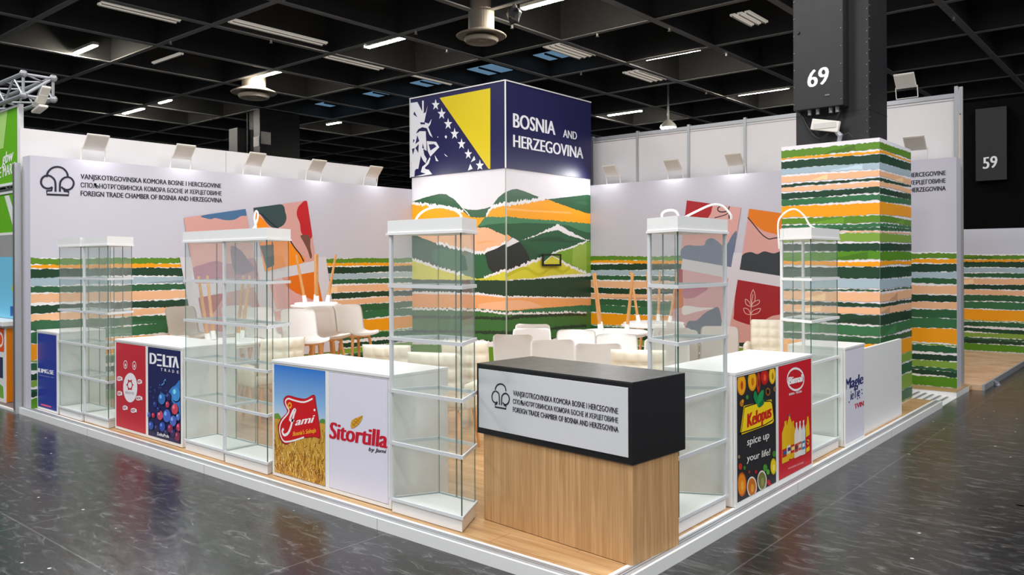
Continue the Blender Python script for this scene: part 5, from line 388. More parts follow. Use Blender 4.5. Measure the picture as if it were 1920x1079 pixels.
'kot':[('P',(236,150,20),[(5.055,0.855),(5.052,0.878),(5.042,0.899),(5.027,0.917),(5.008,0.93),(4.988,0.936),(4.967,0.934),(4.948,0.926),(4.933,0.912),(4.924,0.893),(4.92,0.871),(4.923,0.848),(4.932,0.827),(4.947,0.809),(4.966,0.797),(4.986,0.791),(5.007,0.792),(5.026,0.799),(5.041,0.814),(5.051,0.833)]),('P',(244,176,30),[(5.043,0.856),(5.04,0.876),(5.032,0.894),(5.02,0.909),(5.005,0.919),(4.988,0.924),(4.97,0.923),(4.955,0.916),(4.943,0.904),(4.935,0.888),(4.932,0.87),(4.935,0.851),(4.942,0.833),(4.954,0.818),(4.969,0.807),(4.986,0.802),(5.004,0.803),(5.019,0.81),(5.032,0.822),(5.04,0.838)]),('P',(200,70,20),[(5.014,0.853),(5.013,0.862),(5.01,0.87),(5.005,0.877),(5.0,0.882),(4.993,0.884),(4.987,0.883),(4.982,0.88),(4.977,0.874),(4.974,0.866),(4.973,0.857),(4.974,0.848),(4.977,0.84),(4.981,0.833),(4.987,0.828),(4.993,0.826),(4.999,0.827),(5.005,0.83),(5.009,0.836),(5.012,0.844)]),('P',(226,150,10),[(5.227,0.86),(5.223,0.882),(5.213,0.903),(5.198,0.921),(5.178,0.933),(5.156,0.939),(5.134,0.938),(5.115,0.93),(5.099,0.916),(5.089,0.897),(5.085,0.876),(5.089,0.854),(5.098,0.834),(5.114,0.816),(5.133,0.804),(5.155,0.798),(5.177,0.798),(5.197,0.806),(5.213,0.82),(5.223,0.838)]),('P',(240,180,20),[(5.214,0.861),(5.211,0.88),(5.203,0.898),(5.19,0.912),(5.174,0.923),(5.156,0.927),(5.138,0.926),(5.122,0.92),(5.109,0.908),(5.101,0.893),(5.098,0.875),(5.101,0.856),(5.108,0.839),(5.121,0.824),(5.137,0.814),(5.155,0.809),(5.173,0.81),(5.189,0.816),(5.202,0.828),(5.211,0.843)]),('P',(210,110,10),[(5.183,0.858),(5.182,0.866),(5.179,0.875),(5.175,0.881),(5.169,0.886),(5.162,0.888),(5.156,0.888),(5.15,0.884),(5.145,0.879),(5.142,0.871),(5.141,0.862),(5.142,0.854),(5.145,0.845),(5.149,0.839),(5.155,0.834),(5.162,0.832),(5.168,0.832),(5.174,0.836),(5.179,0.841),(5.182,0.849)]),('P',(160,20,20),[(5.426,0.866),(5.423,0.885),(5.413,0.904),(5.397,0.919),(5.378,0.93),(5.356,0.935),(5.335,0.934),(5.315,0.927),(5.3,0.916),(5.29,0.9),(5.286,0.882),(5.289,0.862),(5.299,0.844),(5.314,0.829),(5.333,0.818),(5.355,0.813),(5.377,0.813),(5.396,0.82),(5.412,0.831),(5.423,0.847)]),('P',(200,30,30),[(5.413,0.867),(5.411,0.884),(5.403,0.899),(5.39,0.912),(5.374,0.921),(5.356,0.925),(5.338,0.924),(5.322,0.919),(5.31,0.909),(5.301,0.896),(5.299,0.88),(5.301,0.864),(5.309,0.849),(5.322,0.836),(5.337,0.827),(5.355,0.823),(5.373,0.823),(5.389,0.828),(5.402,0.838),(5.41,0.852)]),('P',(240,90,60),[(5.384,0.863),(5.383,0.871),(5.38,0.878),(5.375,0.884),(5.369,0.888),(5.363,0.89),(5.356,0.889),(5.35,0.887),(5.346,0.882),(5.343,0.875),(5.341,0.868),(5.342,0.86),(5.345,0.853),(5.35,0.847),(5.356,0.843),(5.362,0.841),(5.369,0.841),(5.375,0.844),(5.379,0.849),(5.382,0.856)]),('P',(220,160,10),[(5.547,0.862),(5.545,0.883),(5.537,0.901),(5.524,0.917),(5.507,0.928),(5.489,0.933),(5.472,0.932),(5.455,0.924),(5.442,0.911),(5.434,0.894),(5.431,0.875),(5.434,0.855),(5.442,0.836),(5.454,0.821),(5.47,0.81),(5.488,0.805),(5.506,0.806),(5.523,0.813),(5.536,0.826),(5.544,0.843)]),('P',(246,206,40),[(5.537,0.864),(5.535,0.881),(5.528,0.896),(5.517,0.909),(5.504,0.918),(5.489,0.923),(5.475,0.921),(5.461,0.915),(5.451,0.904),(5.444,0.89),(5.441,0.874),(5.444,0.857),(5.45,0.841),(5.46,0.828),(5.474,0.819),(5.488,0.815),(5.503,0.816),(5.517,0.822),(5.527,0.833),(5.534,0.847)]),('P',(190,130,10),[(5.514,0.858),(5.513,0.866),(5.51,0.874),(5.507,0.88),(5.502,0.884),(5.496,0.886),(5.491,0.885),(5.486,0.882),(5.482,0.877),(5.48,0.87),(5.479,0.862),(5.479,0.854),(5.482,0.847),(5.486,0.841),(5.49,0.836),(5.496,0.835),(5.501,0.835),(5.506,0.838),(5.51,0.844),(5.513,0.85)]),('P',(170,40,20),[(5.286,0.844),(5.284,0.867),(5.28,0.889),(5.273,0.906),(5.264,0.918),(5.255,0.923),(5.245,0.92),(5.236,0.91),(5.229,0.895),(5.224,0.874),(5.222,0.851),(5.224,0.828),(5.228,0.806),(5.235,0.789),(5.243,0.777),(5.253,0.772),(5.263,0.775),(5.272,0.784),(5.279,0.8),(5.284,0.821)]),('P',(190,60,30),[(5.28,0.844),(5.279,0.864),(5.275,0.882),(5.27,0.897),(5.262,0.907),(5.254,0.911),(5.246,0.908),(5.239,0.9),(5.233,0.887),(5.229,0.87),(5.228,0.85),(5.229,0.831),(5.232,0.813),(5.238,0.798),(5.245,0.788),(5.253,0.784),(5.261,0.786),(5.269,0.794),(5.275,0.808),(5.279,0.825)]),('P',(120,20,10),[(5.27,0.838),(5.27,0.847),(5.269,0.856),(5.266,0.863),(5.264,0.867),(5.261,0.869),(5.258,0.868),(5.255,0.864),(5.253,0.858),(5.252,0.85),(5.251,0.84),(5.251,0.831),(5.253,0.822),(5.255,0.815),(5.257,0.811),(5.26,0.809),(5.263,0.81),(5.266,0.814),(5.268,0.821),(5.27,0.829)]),('P',(190,90,10),[(5.057,0.193),(5.054,0.218),(5.044,0.243),(5.028,0.264),(5.008,0.279),(4.986,0.288),(4.964,0.288),(4.944,0.281),(4.928,0.267),(4.918,0.247),(4.914,0.223),(4.917,0.198),(4.927,0.174),(4.943,0.153),(4.962,0.137),(4.984,0.129),(5.007,0.127),(5.027,0.134),(5.043,0.148),(5.054,0.169)]),('P',(236,140,20),[(5.044,0.195),(5.042,0.217),(5.033,0.237),(5.02,0.255),(5.004,0.268),(4.986,0.275),(4.968,0.275),(4.951,0.269),(4.938,0.257),(4.93,0.24),(4.927,0.221),(4.93,0.199),(4.938,0.179),(4.95,0.162),(4.966,0.149),(4.984,0.141),(5.003,0.14),(5.019,0.146),(5.032,0.158),(5.041,0.175)]),('P',(246,176,60),[(5.013,0.195),(5.012,0.205),(5.009,0.215),(5.004,0.223),(4.998,0.228),(4.992,0.231),(4.985,0.231),(4.979,0.228),(4.974,0.222),(4.971,0.214),(4.97,0.204),(4.971,0.194),(4.974,0.185),(4.978,0.176),(4.984,0.171),(4.991,0.168),(4.998,0.168),(5.004,0.171),(5.009,0.177),(5.012,0.185)]),('P',(230,224,214),[(5.222,0.141),(5.218,0.163),(5.207,0.186),(5.189,0.205),(5.167,0.22),(5.143,0.228),(5.118,0.23),(5.096,0.224),(5.079,0.213),(5.068,0.196),(5.064,0.175),(5.067,0.153),(5.078,0.131),(5.095,0.111),(5.117,0.097),(5.141,0.088),(5.166,0.086),(5.188,0.091),(5.206,0.102),(5.218,0.12)]),('P',(200,110,20),[(5.208,0.144),(5.205,0.163),(5.195,0.181),(5.181,0.198),(5.163,0.21),(5.143,0.217),(5.123,0.218),(5.104,0.214),(5.09,0.204),(5.081,0.189),(5.078,0.172),(5.081,0.153),(5.09,0.135),(5.104,0.119),(5.121,0.106),(5.141,0.099),(5.162,0.097),(5.18,0.102),(5.195,0.112),(5.204,0.126)]),('P',(230,160,50),[(5.172,0.144),(5.171,0.153),(5.168,0.162),(5.163,0.169),(5.156,0.174),(5.149,0.177),(5.141,0.177),(5.135,0.175),(5.129,0.17),(5.126,0.163),(5.125,0.154),(5.126,0.145),(5.129,0.137),(5.134,0.129),(5.141,0.124),(5.148,0.121),(5.156,0.121),(5.162,0.123),(5.168,0.128),(5.171,0.135)]),('P',(226,222,210),[(5.386,0.149),(5.382,0.172),(5.371,0.194),(5.354,0.213),(5.332,0.228),(5.307,0.236),(5.283,0.237),(5.262,0.232),(5.244,0.22),(5.233,0.203),(5.229,0.182),(5.233,0.16),(5.244,0.138),(5.261,0.119),(5.282,0.105),(5.306,0.096),(5.33,0.094),(5.353,0.099),(5.37,0.111),(5.382,0.128)]),('P',(120,120,60),[(5.372,0.152),(5.369,0.171),(5.36,0.19),(5.345,0.206),(5.327,0.218),(5.307,0.225),(5.288,0.226),(5.27,0.221),(5.256,0.211),(5.246,0.197),(5.243,0.179),(5.246,0.161),(5.255,0.143),(5.269,0.127),(5.286,0.114),(5.306,0.107),(5.326,0.106),(5.344,0.11),(5.359,0.12),(5.368,0.135)]),('P',(150,150,90),[(5.337,0.152),(5.336,0.161),(5.333,0.17),(5.328,0.177),(5.321,0.182),(5.314,0.185),(5.307,0.185),(5.3,0.183),(5.295,0.177),(5.291,0.17),(5.29,0.162),(5.291,0.153),(5.294,0.145),(5.3,0.137),(5.306,0.132),(5.313,0.129),(5.321,0.129),(5.327,0.131),(5.333,0.136),(5.336,0.144)]),('P',(190,170,10),[(5.556,0.214),(5.553,0.233),(5.546,0.25),(5.534,0.266),(5.519,0.277),(5.502,0.283),(5.486,0.283),(5.471,0.278),(5.459,0.267),(5.452,0.252),(5.449,0.235),(5.451,0.217),(5.458,0.199),(5.47,0.184),(5.485,0.172),(5.501,0.166),(5.518,0.166),(5.533,0.171),(5.545,0.181),(5.553,0.196)]),('P',(240,210,20),[(5.546,0.216),(5.544,0.231),(5.538,0.246),(5.528,0.259),(5.516,0.269),(5.502,0.273),(5.489,0.274),(5.477,0.269),(5.467,0.26),(5.461,0.248),(5.458,0.233),(5.46,0.218),(5.466,0.203),(5.476,0.19),(5.488,0.181),(5.501,0.176),(5.515,0.175),(5.527,0.18),(5.537,0.189),(5.544,0.201)]),('P',(250,236,120),[(5.525,0.212),(5.524,0.219),(5.522,0.226),(5.519,0.232),(5.514,0.237),(5.509,0.239),(5.504,0.238),(5.5,0.236),(5.496,0.232),(5.494,0.225),(5.493,0.218),(5.494,0.211),(5.496,0.204),(5.499,0.198),(5.504,0.194),(5.509,0.192),(5.514,0.192),(5.518,0.195),(5.522,0.199),(5.524,0.205)]),('P',(60,140,60),[(5.093,0.765),(5.089,0.775),(5.078,0.782),(5.065,0.783),(5.054,0.779),(5.05,0.771),(5.054,0.761),(5.065,0.754),(5.078,0.752),(5.089,0.756)]),('P',(190,120,20),[(5.015,0.734),(5.01,0.748),(4.995,0.757),(4.977,0.76),(4.962,0.754),(4.956,0.742),(4.962,0.729),(4.977,0.719),(4.995,0.716),(5.01,0.722)]),('P',(230,160,30),[(5.02,0.749),(5.017,0.757),(5.008,0.762),(4.998,0.764),(4.989,0.76),(4.986,0.754),(4.989,0.746),(4.997,0.74),(5.008,0.739),(5.016,0.742)]),('P',(150,90,30),[(5.454,0.756),(5.446,0.775),(5.424,0.788),(5.398,0.791),(5.377,0.783),(5.369,0.767),(5.376,0.749),(5.398,0.736),(5.424,0.732),(5.446,0.74)]),('P',(30,28,26),[(5.437,0.759),(5.432,0.77),(5.419,0.778),(5.403,0.78),(5.39,0.775),(5.385,0.765),(5.39,0.754),(5.403,0.746),(5.419,0.744),(5.432,0.749)]),('P',(130,100,60),[(5.561,0.763),(5.556,0.775),(5.541,0.784),(5.523,0.786),(5.508,0.781),(5.502,0.77),(5.508,0.758),(5.522,0.748),(5.541,0.746),(5.555,0.752)]),('P',(200,50,30),[(4.99,0.325),(4.985,0.339),(4.97,0.349),(4.952,0.353),(4.938,0.348),(4.932,0.336),(4.937,0.323),(4.952,0.312),(4.97,0.308),(4.985,0.313)]),('P',(60,130,40),[(5.043,0.305),(5.04,0.314),(5.03,0.321),(5.018,0.324),(5.009,0.32),(5.005,0.313),(5.009,0.304),(5.018,0.297),(5.03,0.295),(5.04,0.298)]),('P',(160,60,30),[(5.114,0.264),(5.112,0.271),(5.104,0.276),(5.095,0.278),(5.087,0.276),(5.084,0.27),(5.087,0.263),(5.094,0.257),(5.104,0.255),(5.111,0.258)]),('P',(180,20,30),[(5.223,0.244),(5.219,0.253),(5.209,0.26),(5.197,0.262),(5.187,0.259),(5.183,0.252),(5.187,0.243),(5.197,0.235),(5.209,0.233),(5.219,0.236)]),('P',(70,150,50),[(5.396,0.236),(5.389,0.252),(5.371,0.265),(5.347,0.27),(5.329,0.264),(5.322,0.25),(5.328,0.234),(5.347,0.221),(5.37,0.216),(5.389,0.222)]),('P',(90,170,60),[(5.434,0.199),(5.429,0.212),(5.414,0.222),(5.397,0.225),(5.383,0.221),(5.377,0.211),(5.382,0.198),(5.397,0.188),(5.414,0.185),(5.428,0.189)]),('P',(60,130,40),[(5.549,0.303),(5.543,0.318),(5.526,0.33),(5.505,0.334),(5.487,0.328),(5.481,0.316),(5.487,0.301),(5.504,0.29),(5.525,0.286),(5.542,0.291)]),('P',(200,20,30),[(5.445,0.124),(5.44,0.137),(5.426,0.147),(5.408,0.151),(5.394,0.147),(5.388,0.136),(5.394,0.124),(5.408,0.114),(5.425,0.11),(5.44,0.114)]),('P',(190,30,30),[(5.486,0.087),(5.48,0.102),(5.463,0.114),(5.442,0.118),(5.425,0.113),(5.419,0.101),(5.425,0.086),(5.442,0.074),(5.462,0.07),(5.479,0.075)]),('P',(150,130,100),[(4.957,0.395),(4.954,0.402),(4.946,0.408),(4.936,0.41),(4.927,0.407),(4.924,0.401),(4.927,0.393),(4.936,0.387),(4.946,0.385),(4.954,0.388)]),('P',(248,214,24),[(5.017,0.718),(5.47,0.701),(5.51,0.545),(5.481,0.532),(4.984,0.535),(4.963,0.556)]),('L',(34,30,26),[(5.028,0.708),(5.453,0.691),(5.491,0.553),(4.995,0.546),(4.98,0.558),(5.028,0.708)],0.008),('Q',(22,132,72),[(5.192,0.794),(5.23,0.766),(5.243,0.694),(5.192,0.724),(5.168,0.764)]),('Q',(30,150,84),[(5.336,0.781),(5.322,0.726),(5.27,0.676),(5.23,0.691),(5.237,0.746),(5.283,0.778)]),('Q',(16,110,62),[(5.34,0.718),(5.335,0.686),(5.259,0.673),(5.271,0.704)]),('T',(200,36,24),'Kelopus',(5.074,0.567),(5.462,0.579),0.09,0.05,0.05),('T',(240,238,232),'spice up',(5.064,0.448),(5.427,0.437),0.046,0.008,0.08),('T',(240,238,232),'your life!',(5.059,0.343),(5.442,0.318),0.045,0.008,0.08)],
'bim':[('L',(244,240,240),[(6.091,0.771),(6.087,0.789),(6.076,0.806),(6.059,0.823),(6.036,0.838),(6.007,0.851),(5.976,0.861),(5.942,0.868),(5.908,0.872),(5.875,0.872),(5.845,0.868),(5.818,0.861),(5.795,0.851),(5.779,0.839),(5.768,0.824),(5.765,0.808),(5.768,0.792),(5.778,0.775),(5.794,0.758),(5.816,0.744),(5.843,0.731),(5.874,0.72),(5.907,0.712),(5.941,0.708),(5.974,0.708),(6.006,0.711),(6.034,0.717),(6.058,0.727),(6.076,0.74),(6.087,0.755),(6.091,0.771)],0.016),('T',(248,244,244),'Bimal',(5.791,0.765),(6.057,0.759),0.055,0.05,0),('T',(240,220,220),'BERRA - VEGAN',(5.798,0.685),(6.042,0.678),0.016,0.04,0),('T',(240,190,190),'MEGGERIA GELENJA',(5.774,0.149),(6.078,0.138),0.012,0.01,0),('P',(236,190,20),[(5.656,0.212),(5.658,0.431),(5.685,0.461),(5.705,0.481),(5.705,0.501),(5.746,0.502),(5.745,0.482),(5.765,0.462),(5.792,0.432),(5.79,0.21)]),('P',(226,190,20),[(5.704,0.493),(5.704,0.509),(5.747,0.51),(5.747,0.494)]),('P',(200,30,30),[(5.663,0.252),(5.663,0.312),(5.784,0.311),(5.784,0.251)]),('P',(40,90,150),[(5.683,0.27),(5.683,0.296),(5.764,0.295),(5.763,0.269)]),('P',(232,184,24),[(5.743,0.223),(5.746,0.469),(5.767,0.5),(5.783,0.52),(5.783,0.541),(5.815,0.541),(5.814,0.521),(5.83,0.501),(5.851,0.471),(5.848,0.222)]),('P',(110,100,130),[(5.782,0.533),(5.782,0.549),(5.816,0.55),(5.816,0.533)]),('P',(230,220,200),[(5.749,0.263),(5.749,0.324),(5.844,0.323),(5.844,0.262)]),('P',(40,60,140),[(5.765,0.281),(5.765,0.308),(5.828,0.307),(5.828,0.281)]),('P',(226,176,16),[(5.816,0.215),(5.819,0.408),(5.838,0.439),(5.853,0.459),(5.853,0.48),(5.882,0.48),(5.881,0.46),(5.896,0.439),(5.915,0.409),(5.913,0.214)]),('P',(226,190,20),[(5.852,0.471),(5.852,0.488),(5.883,0.488),(5.883,0.472)]),('P',(200,40,30),[(5.822,0.256),(5.822,0.317),(5.909,0.316),(5.908,0.255)]),('P',(240,220,120),[(5.836,0.274),(5.836,0.3),(5.894,0.3),(5.894,0.274)]),('P',(236,226,214),[(5.891,0.208),(5.893,0.387),(5.91,0.418),(5.922,0.438),(5.922,0.459),(5.947,0.459),(5.947,0.439),(5.959,0.418),(5.975,0.387),(5.973,0.206)]),('P',(240,230,220),[(5.921,0.451),(5.922,0.467),(5.948,0.468),(5.948,0.451)]),('P',(190,60,50),[(5.896,0.249),(5.896,0.31),(5.97,0.31),(5.969,0.248)]),('P',(90,60,60),[(5.908,0.267),(5.908,0.294),(5.957,0.293),(5.957,0.266)]),('P',(238,232,224),[(5.962,0.208),(5.964,0.386),(5.98,0.417),(5.991,0.438),(5.992,0.459),(6.015,0.459),(6.015,0.438),(6.026,0.418),(6.042,0.386),(6.04,0.207)]),('P',(244,240,234),[(5.991,0.45),(5.991,0.467),(6.016,0.467),(6.016,0.451)]),('P',(200,90,50),[(5.966,0.25),(5.967,0.312),(6.037,0.311),(6.036,0.249)]),('P',(230,220,210),[(5.978,0.268),(5.978,0.295),(6.025,0.295),(6.025,0.268)]),('P',(222,226,226),[(6.031,0.203),(6.033,0.381),(6.049,0.412),(6.061,0.433),(6.061,0.454),(6.085,0.454),(6.085,0.434),(6.097,0.413),(6.112,0.381),(6.11,0.201)]),('P',(244,240,234),[(6.061,0.446),(6.061,0.463),(6.086,0.463),(6.086,0.446)]),('P',(60,130,170),[(6.036,0.244),(6.036,0.307),(6.107,0.307),(6.107,0.243)]),('P',(236,236,236),[(6.048,0.263),(6.048,0.29),(6.095,0.29),(6.095,0.262)]),('P',(240,196,20),[(6.123,0.324),(6.115,0.41),(6.138,0.427),(6.15,0.478),(6.174,0.477),(6.19,0.419),(6.201,0.332)]),('L',(240,200,30),[(6.143,0.3),(6.189,0.287),(6.165,0.264),(6.143,0.284)],0.01),('P',(244,206,30),[(6.122,0.208),(6.125,0.239),(6.194,0.248),(6.2,0.213)])],
'mag':[('T',(48,54,110),'Magle',(7.092,0.562),(7.571,0.565),0.094,0.03,0.05),('T',(48,54,110),'ieTie',(7.225,0.459),(7.479,0.464),0.08,0.02,0.1),('T',(206,52,72),'TVINS',(7.336,0.367),(7.636,0.363),0.043,0.03,0),('P',(48,54,110),[(7.077,0.516),(7.073,0.521),(7.063,0.524),(7.053,0.524),(7.049,0.52),(7.053,0.515),(7.063,0.512),(7.073,0.513)]),('P',(48,54,110),[(7.12,0.487),(7.116,0.492),(7.106,0.495),(7.095,0.495),(7.091,0.491),(7.095,0.486),(7.105,0.483),(7.116,0.484)]),('P',(48,54,110),[(7.105,0.463),(7.101,0.468),(7.091,0.471),(7.081,0.47),(7.077,0.467),(7.081,0.462),(7.091,0.459),(7.101,0.459)]),('P',(48,54,110),[(7.203,0.446),(7.199,0.451),(7.188,0.454),(7.178,0.454),(7.174,0.45),(7.178,0.445),(7.188,0.442),(7.199,0.443)]),('P',(48,54,110),[(7.546,0.512),(7.542,0.517),(7.531,0.52),(7.52,0.519),(7.515,0.516),(7.519,0.511),(7.53,0.507),(7.542,0.508)]),('P',(48,54,110),[(7.558,0.477),(7.553,0.482),(7.542,0.485),(7.531,0.484),(7.526,0.481),(7.531,0.476),(7.542,0.472),(7.553,0.473)]),('P',(48,54,110),[(7.429,0.446),(7.424,0.451),(7.413,0.455),(7.402,0.454),(7.398,0.45),(7.402,0.446),(7.413,0.442),(7.424,0.443)]),('P',(48,54,110),[(7.487,0.449),(7.482,0.454),(7.471,0.457),(7.46,0.456),(7.456,0.453),(7.46,0.448),(7.471,0.445),(7.482,0.445)])],
}
# ================================================================== SETTING
PZ = .07
bm = bmesh.new(); box(bm, -60, 30, -25, 60, -.1, 0); struct('floor', bm, M_FLOOR)
# hall ceiling: soffit with a deep grid of steel beams
bm = bmesh.new(); box(bm, -60, 30, -25, 60, 9.5, 9.7); ceil = struct('ceiling', bm, M_DARK)
GX = [-53.8 + 3.075 * k for k in range(27)]
GX = [x for x in [-4.75 - 3.04 * k for k in range(-10, 17)]]
GY = [-20.1, -16.6, -13.1, -9.6, -6.1, -2.6, .9, 4.4, 7.95, 11.2, 15.08, 18.55, 22.0, 25.5, 29.0, 32.3, 35.8, 39.3, 42.8, 46.3]
bm = bmesh.new()
for x in GX:
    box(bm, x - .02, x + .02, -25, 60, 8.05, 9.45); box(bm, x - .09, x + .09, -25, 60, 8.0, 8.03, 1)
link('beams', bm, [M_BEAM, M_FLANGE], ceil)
bm = bmesh.new()
for y in GY:
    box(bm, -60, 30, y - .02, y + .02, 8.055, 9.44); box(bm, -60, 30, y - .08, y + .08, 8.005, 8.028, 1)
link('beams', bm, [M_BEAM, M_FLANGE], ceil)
M_HALL = mat('hall_wall_paint', (40, 40, 42), .7, noise=.2)
bm = bmesh.new(); box(bm, -60.3, -60, -25, 60, 0, 9.5); struct('wall_west', bm, M_HALL)
bm = bmesh.new(); box(bm, -60, 30, 60, 60.3, 0, 9.5); struct('wall_north', bm, M_HALL)
# stand platform: oak floor, white fascia, grooved grey edge strip
bm = bmesh.new(); box(bm, -10.02, -2.2, 3.30, 10.12, .0, PZ); box(bm, -10.02, -2.9, 10.12, 11.5, 0, PZ)
plat = struct('platform', bm, M_OAK)
bm = bmesh.new(); box(bm, -10.02, -2.19, 3.285, 3.30, 0, PZ + .001); box(bm, -2.2, -2.185, 3.285, 10.12, 0, PZ + .001)
for xx in (-8.2, -6.0, -3.9): box(bm, xx, xx + .003, 3.2845, 3.286, 0, PZ, 1)
for yy in (5.75, 8.1): box(bm, -2.186, -2.1845, yy, yy + .003, 0, PZ, 1)
link('fascia', bm, [M_WHITE, mat('joint_grey', (120, 120, 120), .6)], plat)
bm = bmesh.new()
for k, (d0, d1, hh) in enumerate(((0, .016, .007), (.016, .024, .004), (.024, .034, .007), (.034, .042, .004), (.042, .056, .007))):
    box(bm, -10.02, -2.2 - d0, 3.30 + d0, 3.30 + d1, PZ, PZ + hh, k % 2); box(bm, -2.2 - d1, -2.2 - d0, 3.30 + d0, 10.12, PZ, PZ + hh - .0004, k % 2)
link('edge_strip', bm, [M_ALU, mat('groove_grey', (96, 98, 102), .5)], plat)
bm = bmesh.new(); box(bm, -10.02, -2.256, 3.356, 3.385, PZ, PZ + .003); box(bm, -2.285, -2.256, 3.356, 10.12, PZ, PZ + .0028); link('white_border', bm, M_WHITE, plat)
# ramp at the right end and the raised base under the right wall
bm = bmesh.new()
a = [bm.verts.new(c) for c in ((-2.9, 10.12, PZ), (-2.2, 10.12, .006), (-2.2, 10.9, .006), (-2.9, 10.9, PZ), (-2.9, 10.12, 0), (-2.2, 10.12, 0), (-2.2, 10.9, 0), (-2.9, 10.9, 0))]
for f in ((0, 1, 2, 3), (7, 6, 5, 4), (0, 4, 5, 1), (1, 5, 6, 2), (2, 6, 7, 3), (3, 7, 4, 0)): bm.faces.new([a[i] for i in f])
for k in range(8):
    x = -2.86 + k * .08; z = PZ - .064 * (x + 2.9) / .7
    vs = [bm.verts.new(c) for c in ((x, 10.16, z + .003), (x + .03, 10.16, z + .0005), (x + .03, 10.86, z + .0005), (x, 10.86, z + .003))]
    bm.faces.new(vs).material_index = 1
rp = link('access_ramp', bm, [M_WHITE, M_GALV]); tag(rp, 'short white access ramp with grey ribs at the right end of the platform', 'ramp')
bm = bmesh.new(); box(bm, -2.9, -2.2, 10.9, 11.62, 0, PZ); box(bm, -2.9, -2.2, 10.895, 11.62, PZ, PZ + .006, 1); struct('platform_end', bm, [M_WHITE, M_OAK])

# ---- stand walls
bm = bmesh.new(); box(bm, -10.0, -9.78, 3.33, 11.42, PZ, 2.87); wl = struct('wall_left', bm, M_WALL)
P = Print('x', -9.78, 3); P.clip = (3.332, 9.0, .075, 2.86)
P.below(ink(SG['wh']), [(3.332, 1.735), (9.0, 1.735)], .075, .012)
stripes(P, 3.332, 9.0, [(a - .022, b - .021, k) for a, b, k in BANDS], 5)
P.build('stripe_mural', wl)
P = Print('x', -9.78, 8, off=.012); P.clip = (3.34, 8.99, .08, 2.86); P.add(ART['left_art']); P.build('art_print', wl)
P = Print('x', -9.78, 9, off=.004); P.add(ART['lwtext']); P.build('lettering', wl)
P = Print('x', -9.78, 10, off=.004); P.add(ART['lwtree']); P.build('tree_emblem', wl)
bm = bmesh.new(); box(bm, -10.06, -10.0, 3.25, 3.31, 0, 2.80); box(bm, -10.045, -10.015, 3.243, 3.25, .05, 2.78, 1); struct('trim_1', bm, [M_ALU, mat('groove_dark', (90, 92, 96), .5)])

bm = bmesh.new(); box(bm, -9.78, -2.25, 11.19, 11.42, PZ + .006, 2.955); wr = struct('wall_right', bm, M_WALL)
P = Print('y', 11.19, 4); P.clip = (-7.75, -2.252, .08, 2.95)
P.below(ink(SG['wh']), [(-7.76, 1.752), (-2.252, 1.778)], .08, .012)
stripes(P, -7.75, -2.252, BANDS, 6)
P.build('stripe_mural', wr)
P = Print('y', 11.19, 8, off=.012); P.clip = (-7.7, -2.26, .09, 2.95); P.add(ART['right_art']); P.build('art_print', wr)
P = Print('y', 11.19, 9, off=.004); D = (38, 36, 52)
for s_, z in (("VANJSKOTRGOVINSKA KOMORA BOSNE I HERCEGOVINE", 2.739), ("СПОЉНОТРГОВИНСКА КОМОРА БОСНЕ И ХЕРЦЕГОВИНЕ", 2.642), ("FOREIGN TRADE CHAMBER OF BOSNIA AND HERZEGOVINA", 2.547)):
    P.text(ink(D), s_, (-4.02, z), (-2.37, z), .056, .02)
P.build('lettering', wr)
# ---- taller partition behind the left wall and panelled partition behind the right wall
bm = bmesh.new(); box(bm, -10.14, -10.07, 3.33, 8.50, 0, 3.205); box(bm, -10.0699, -10.0685, 5.85, 5.855, 2.5, 3.2, 1); struct('wall_back_left', bm, [M_PANEL, M_GALV])
bm = bmesh.new(); box(bm, -9.6, -2.34, 11.56, 11.62, 0, 3.78); wb = struct('wall_back_right', bm, M_PANEL)
bm = bmesh.new(); box(bm, -9.6, -2.34, 11.545, 11.63, 3.76, 3.815); box(bm, -9.6, -2.34, 11.552, 11.6, 3.725, 3.735); link('top_rail', bm, M_ALU, wb)
for x in (-8.88, -7.95, -7.05, -6.11, -5.17, -4.24, -3.3): link('post', bx(x - .02, x + .02, 11.535, 11.60, 0, 3.84), M_ALU, wb)
bm = bmesh.new(); box(bm, -2.34, -2.30, 11.53, 11.57, 0, 3.90); box(bm, -2.30, -2.26, 11.60, 11.64, 0, 3.9); box(bm, -2.31, -2.275, 11.57, 11.60, 3.55, 3.86); link('post', bm, M_ALU, wb)
link('end_panel', bx(-2.318, -2.29, 11.57, 11.60, .05, 3.55), mat('pale_wood_edge', (222, 200, 172), .5), wb)

# ================================================================== CORNER TOWER
tw = thing('corner_tower', 'tall square corner tower with hill mural, flag and BOSNIA AND HERZEGOVINA lettering', 'tower', (0, 0, 0))
M_TW = mat('white_tower_print', (232, 228, 232), .5, noise=.01)
link('body', bx(-9.775, -7.75, 9.0, 11.185, PZ, 3.09), M_TW, tw)
hd = link('sign_box', bx(-9.79, -7.735, 8.985, 11.19, 3.06, 4.36), M_NAVY, tw)
bm = bmesh.new(); box(bm, -9.80, -7.725, 8.975, 11.19, 4.345, 4.362); box(bm, -7.745, -7.728, 8.978, 8.995, 3.06, 4.36); box(bm, -9.80, -9.783, 8.978, 8.995, 3.06, 4.36); link('white_edging', bm, M_WHITE, hd)
sh = lambda items, ds: items
P = Print('y', 8.985, 11, off=.003); P.clip = (-9.78, -7.745, 3.07, 4.34)
P.add(ART['flag']); P.build('flag_print', hd)
P = Print('x', -7.735, 12, off=.003); P.add(ART['bosnia']); P.build('lettering', hd)
P = Print('y', 9.0, 13); P.clip = (-9.775, -7.75, .075, 3.05); P.add(ART['tower_left']); P.build('hill_mural', tw)
P = Print('x', -7.75, 14); P.clip = (9.0, 11.185, .075, 3.05); P.add(ART['tower_right']); P.build('hill_mural', tw)
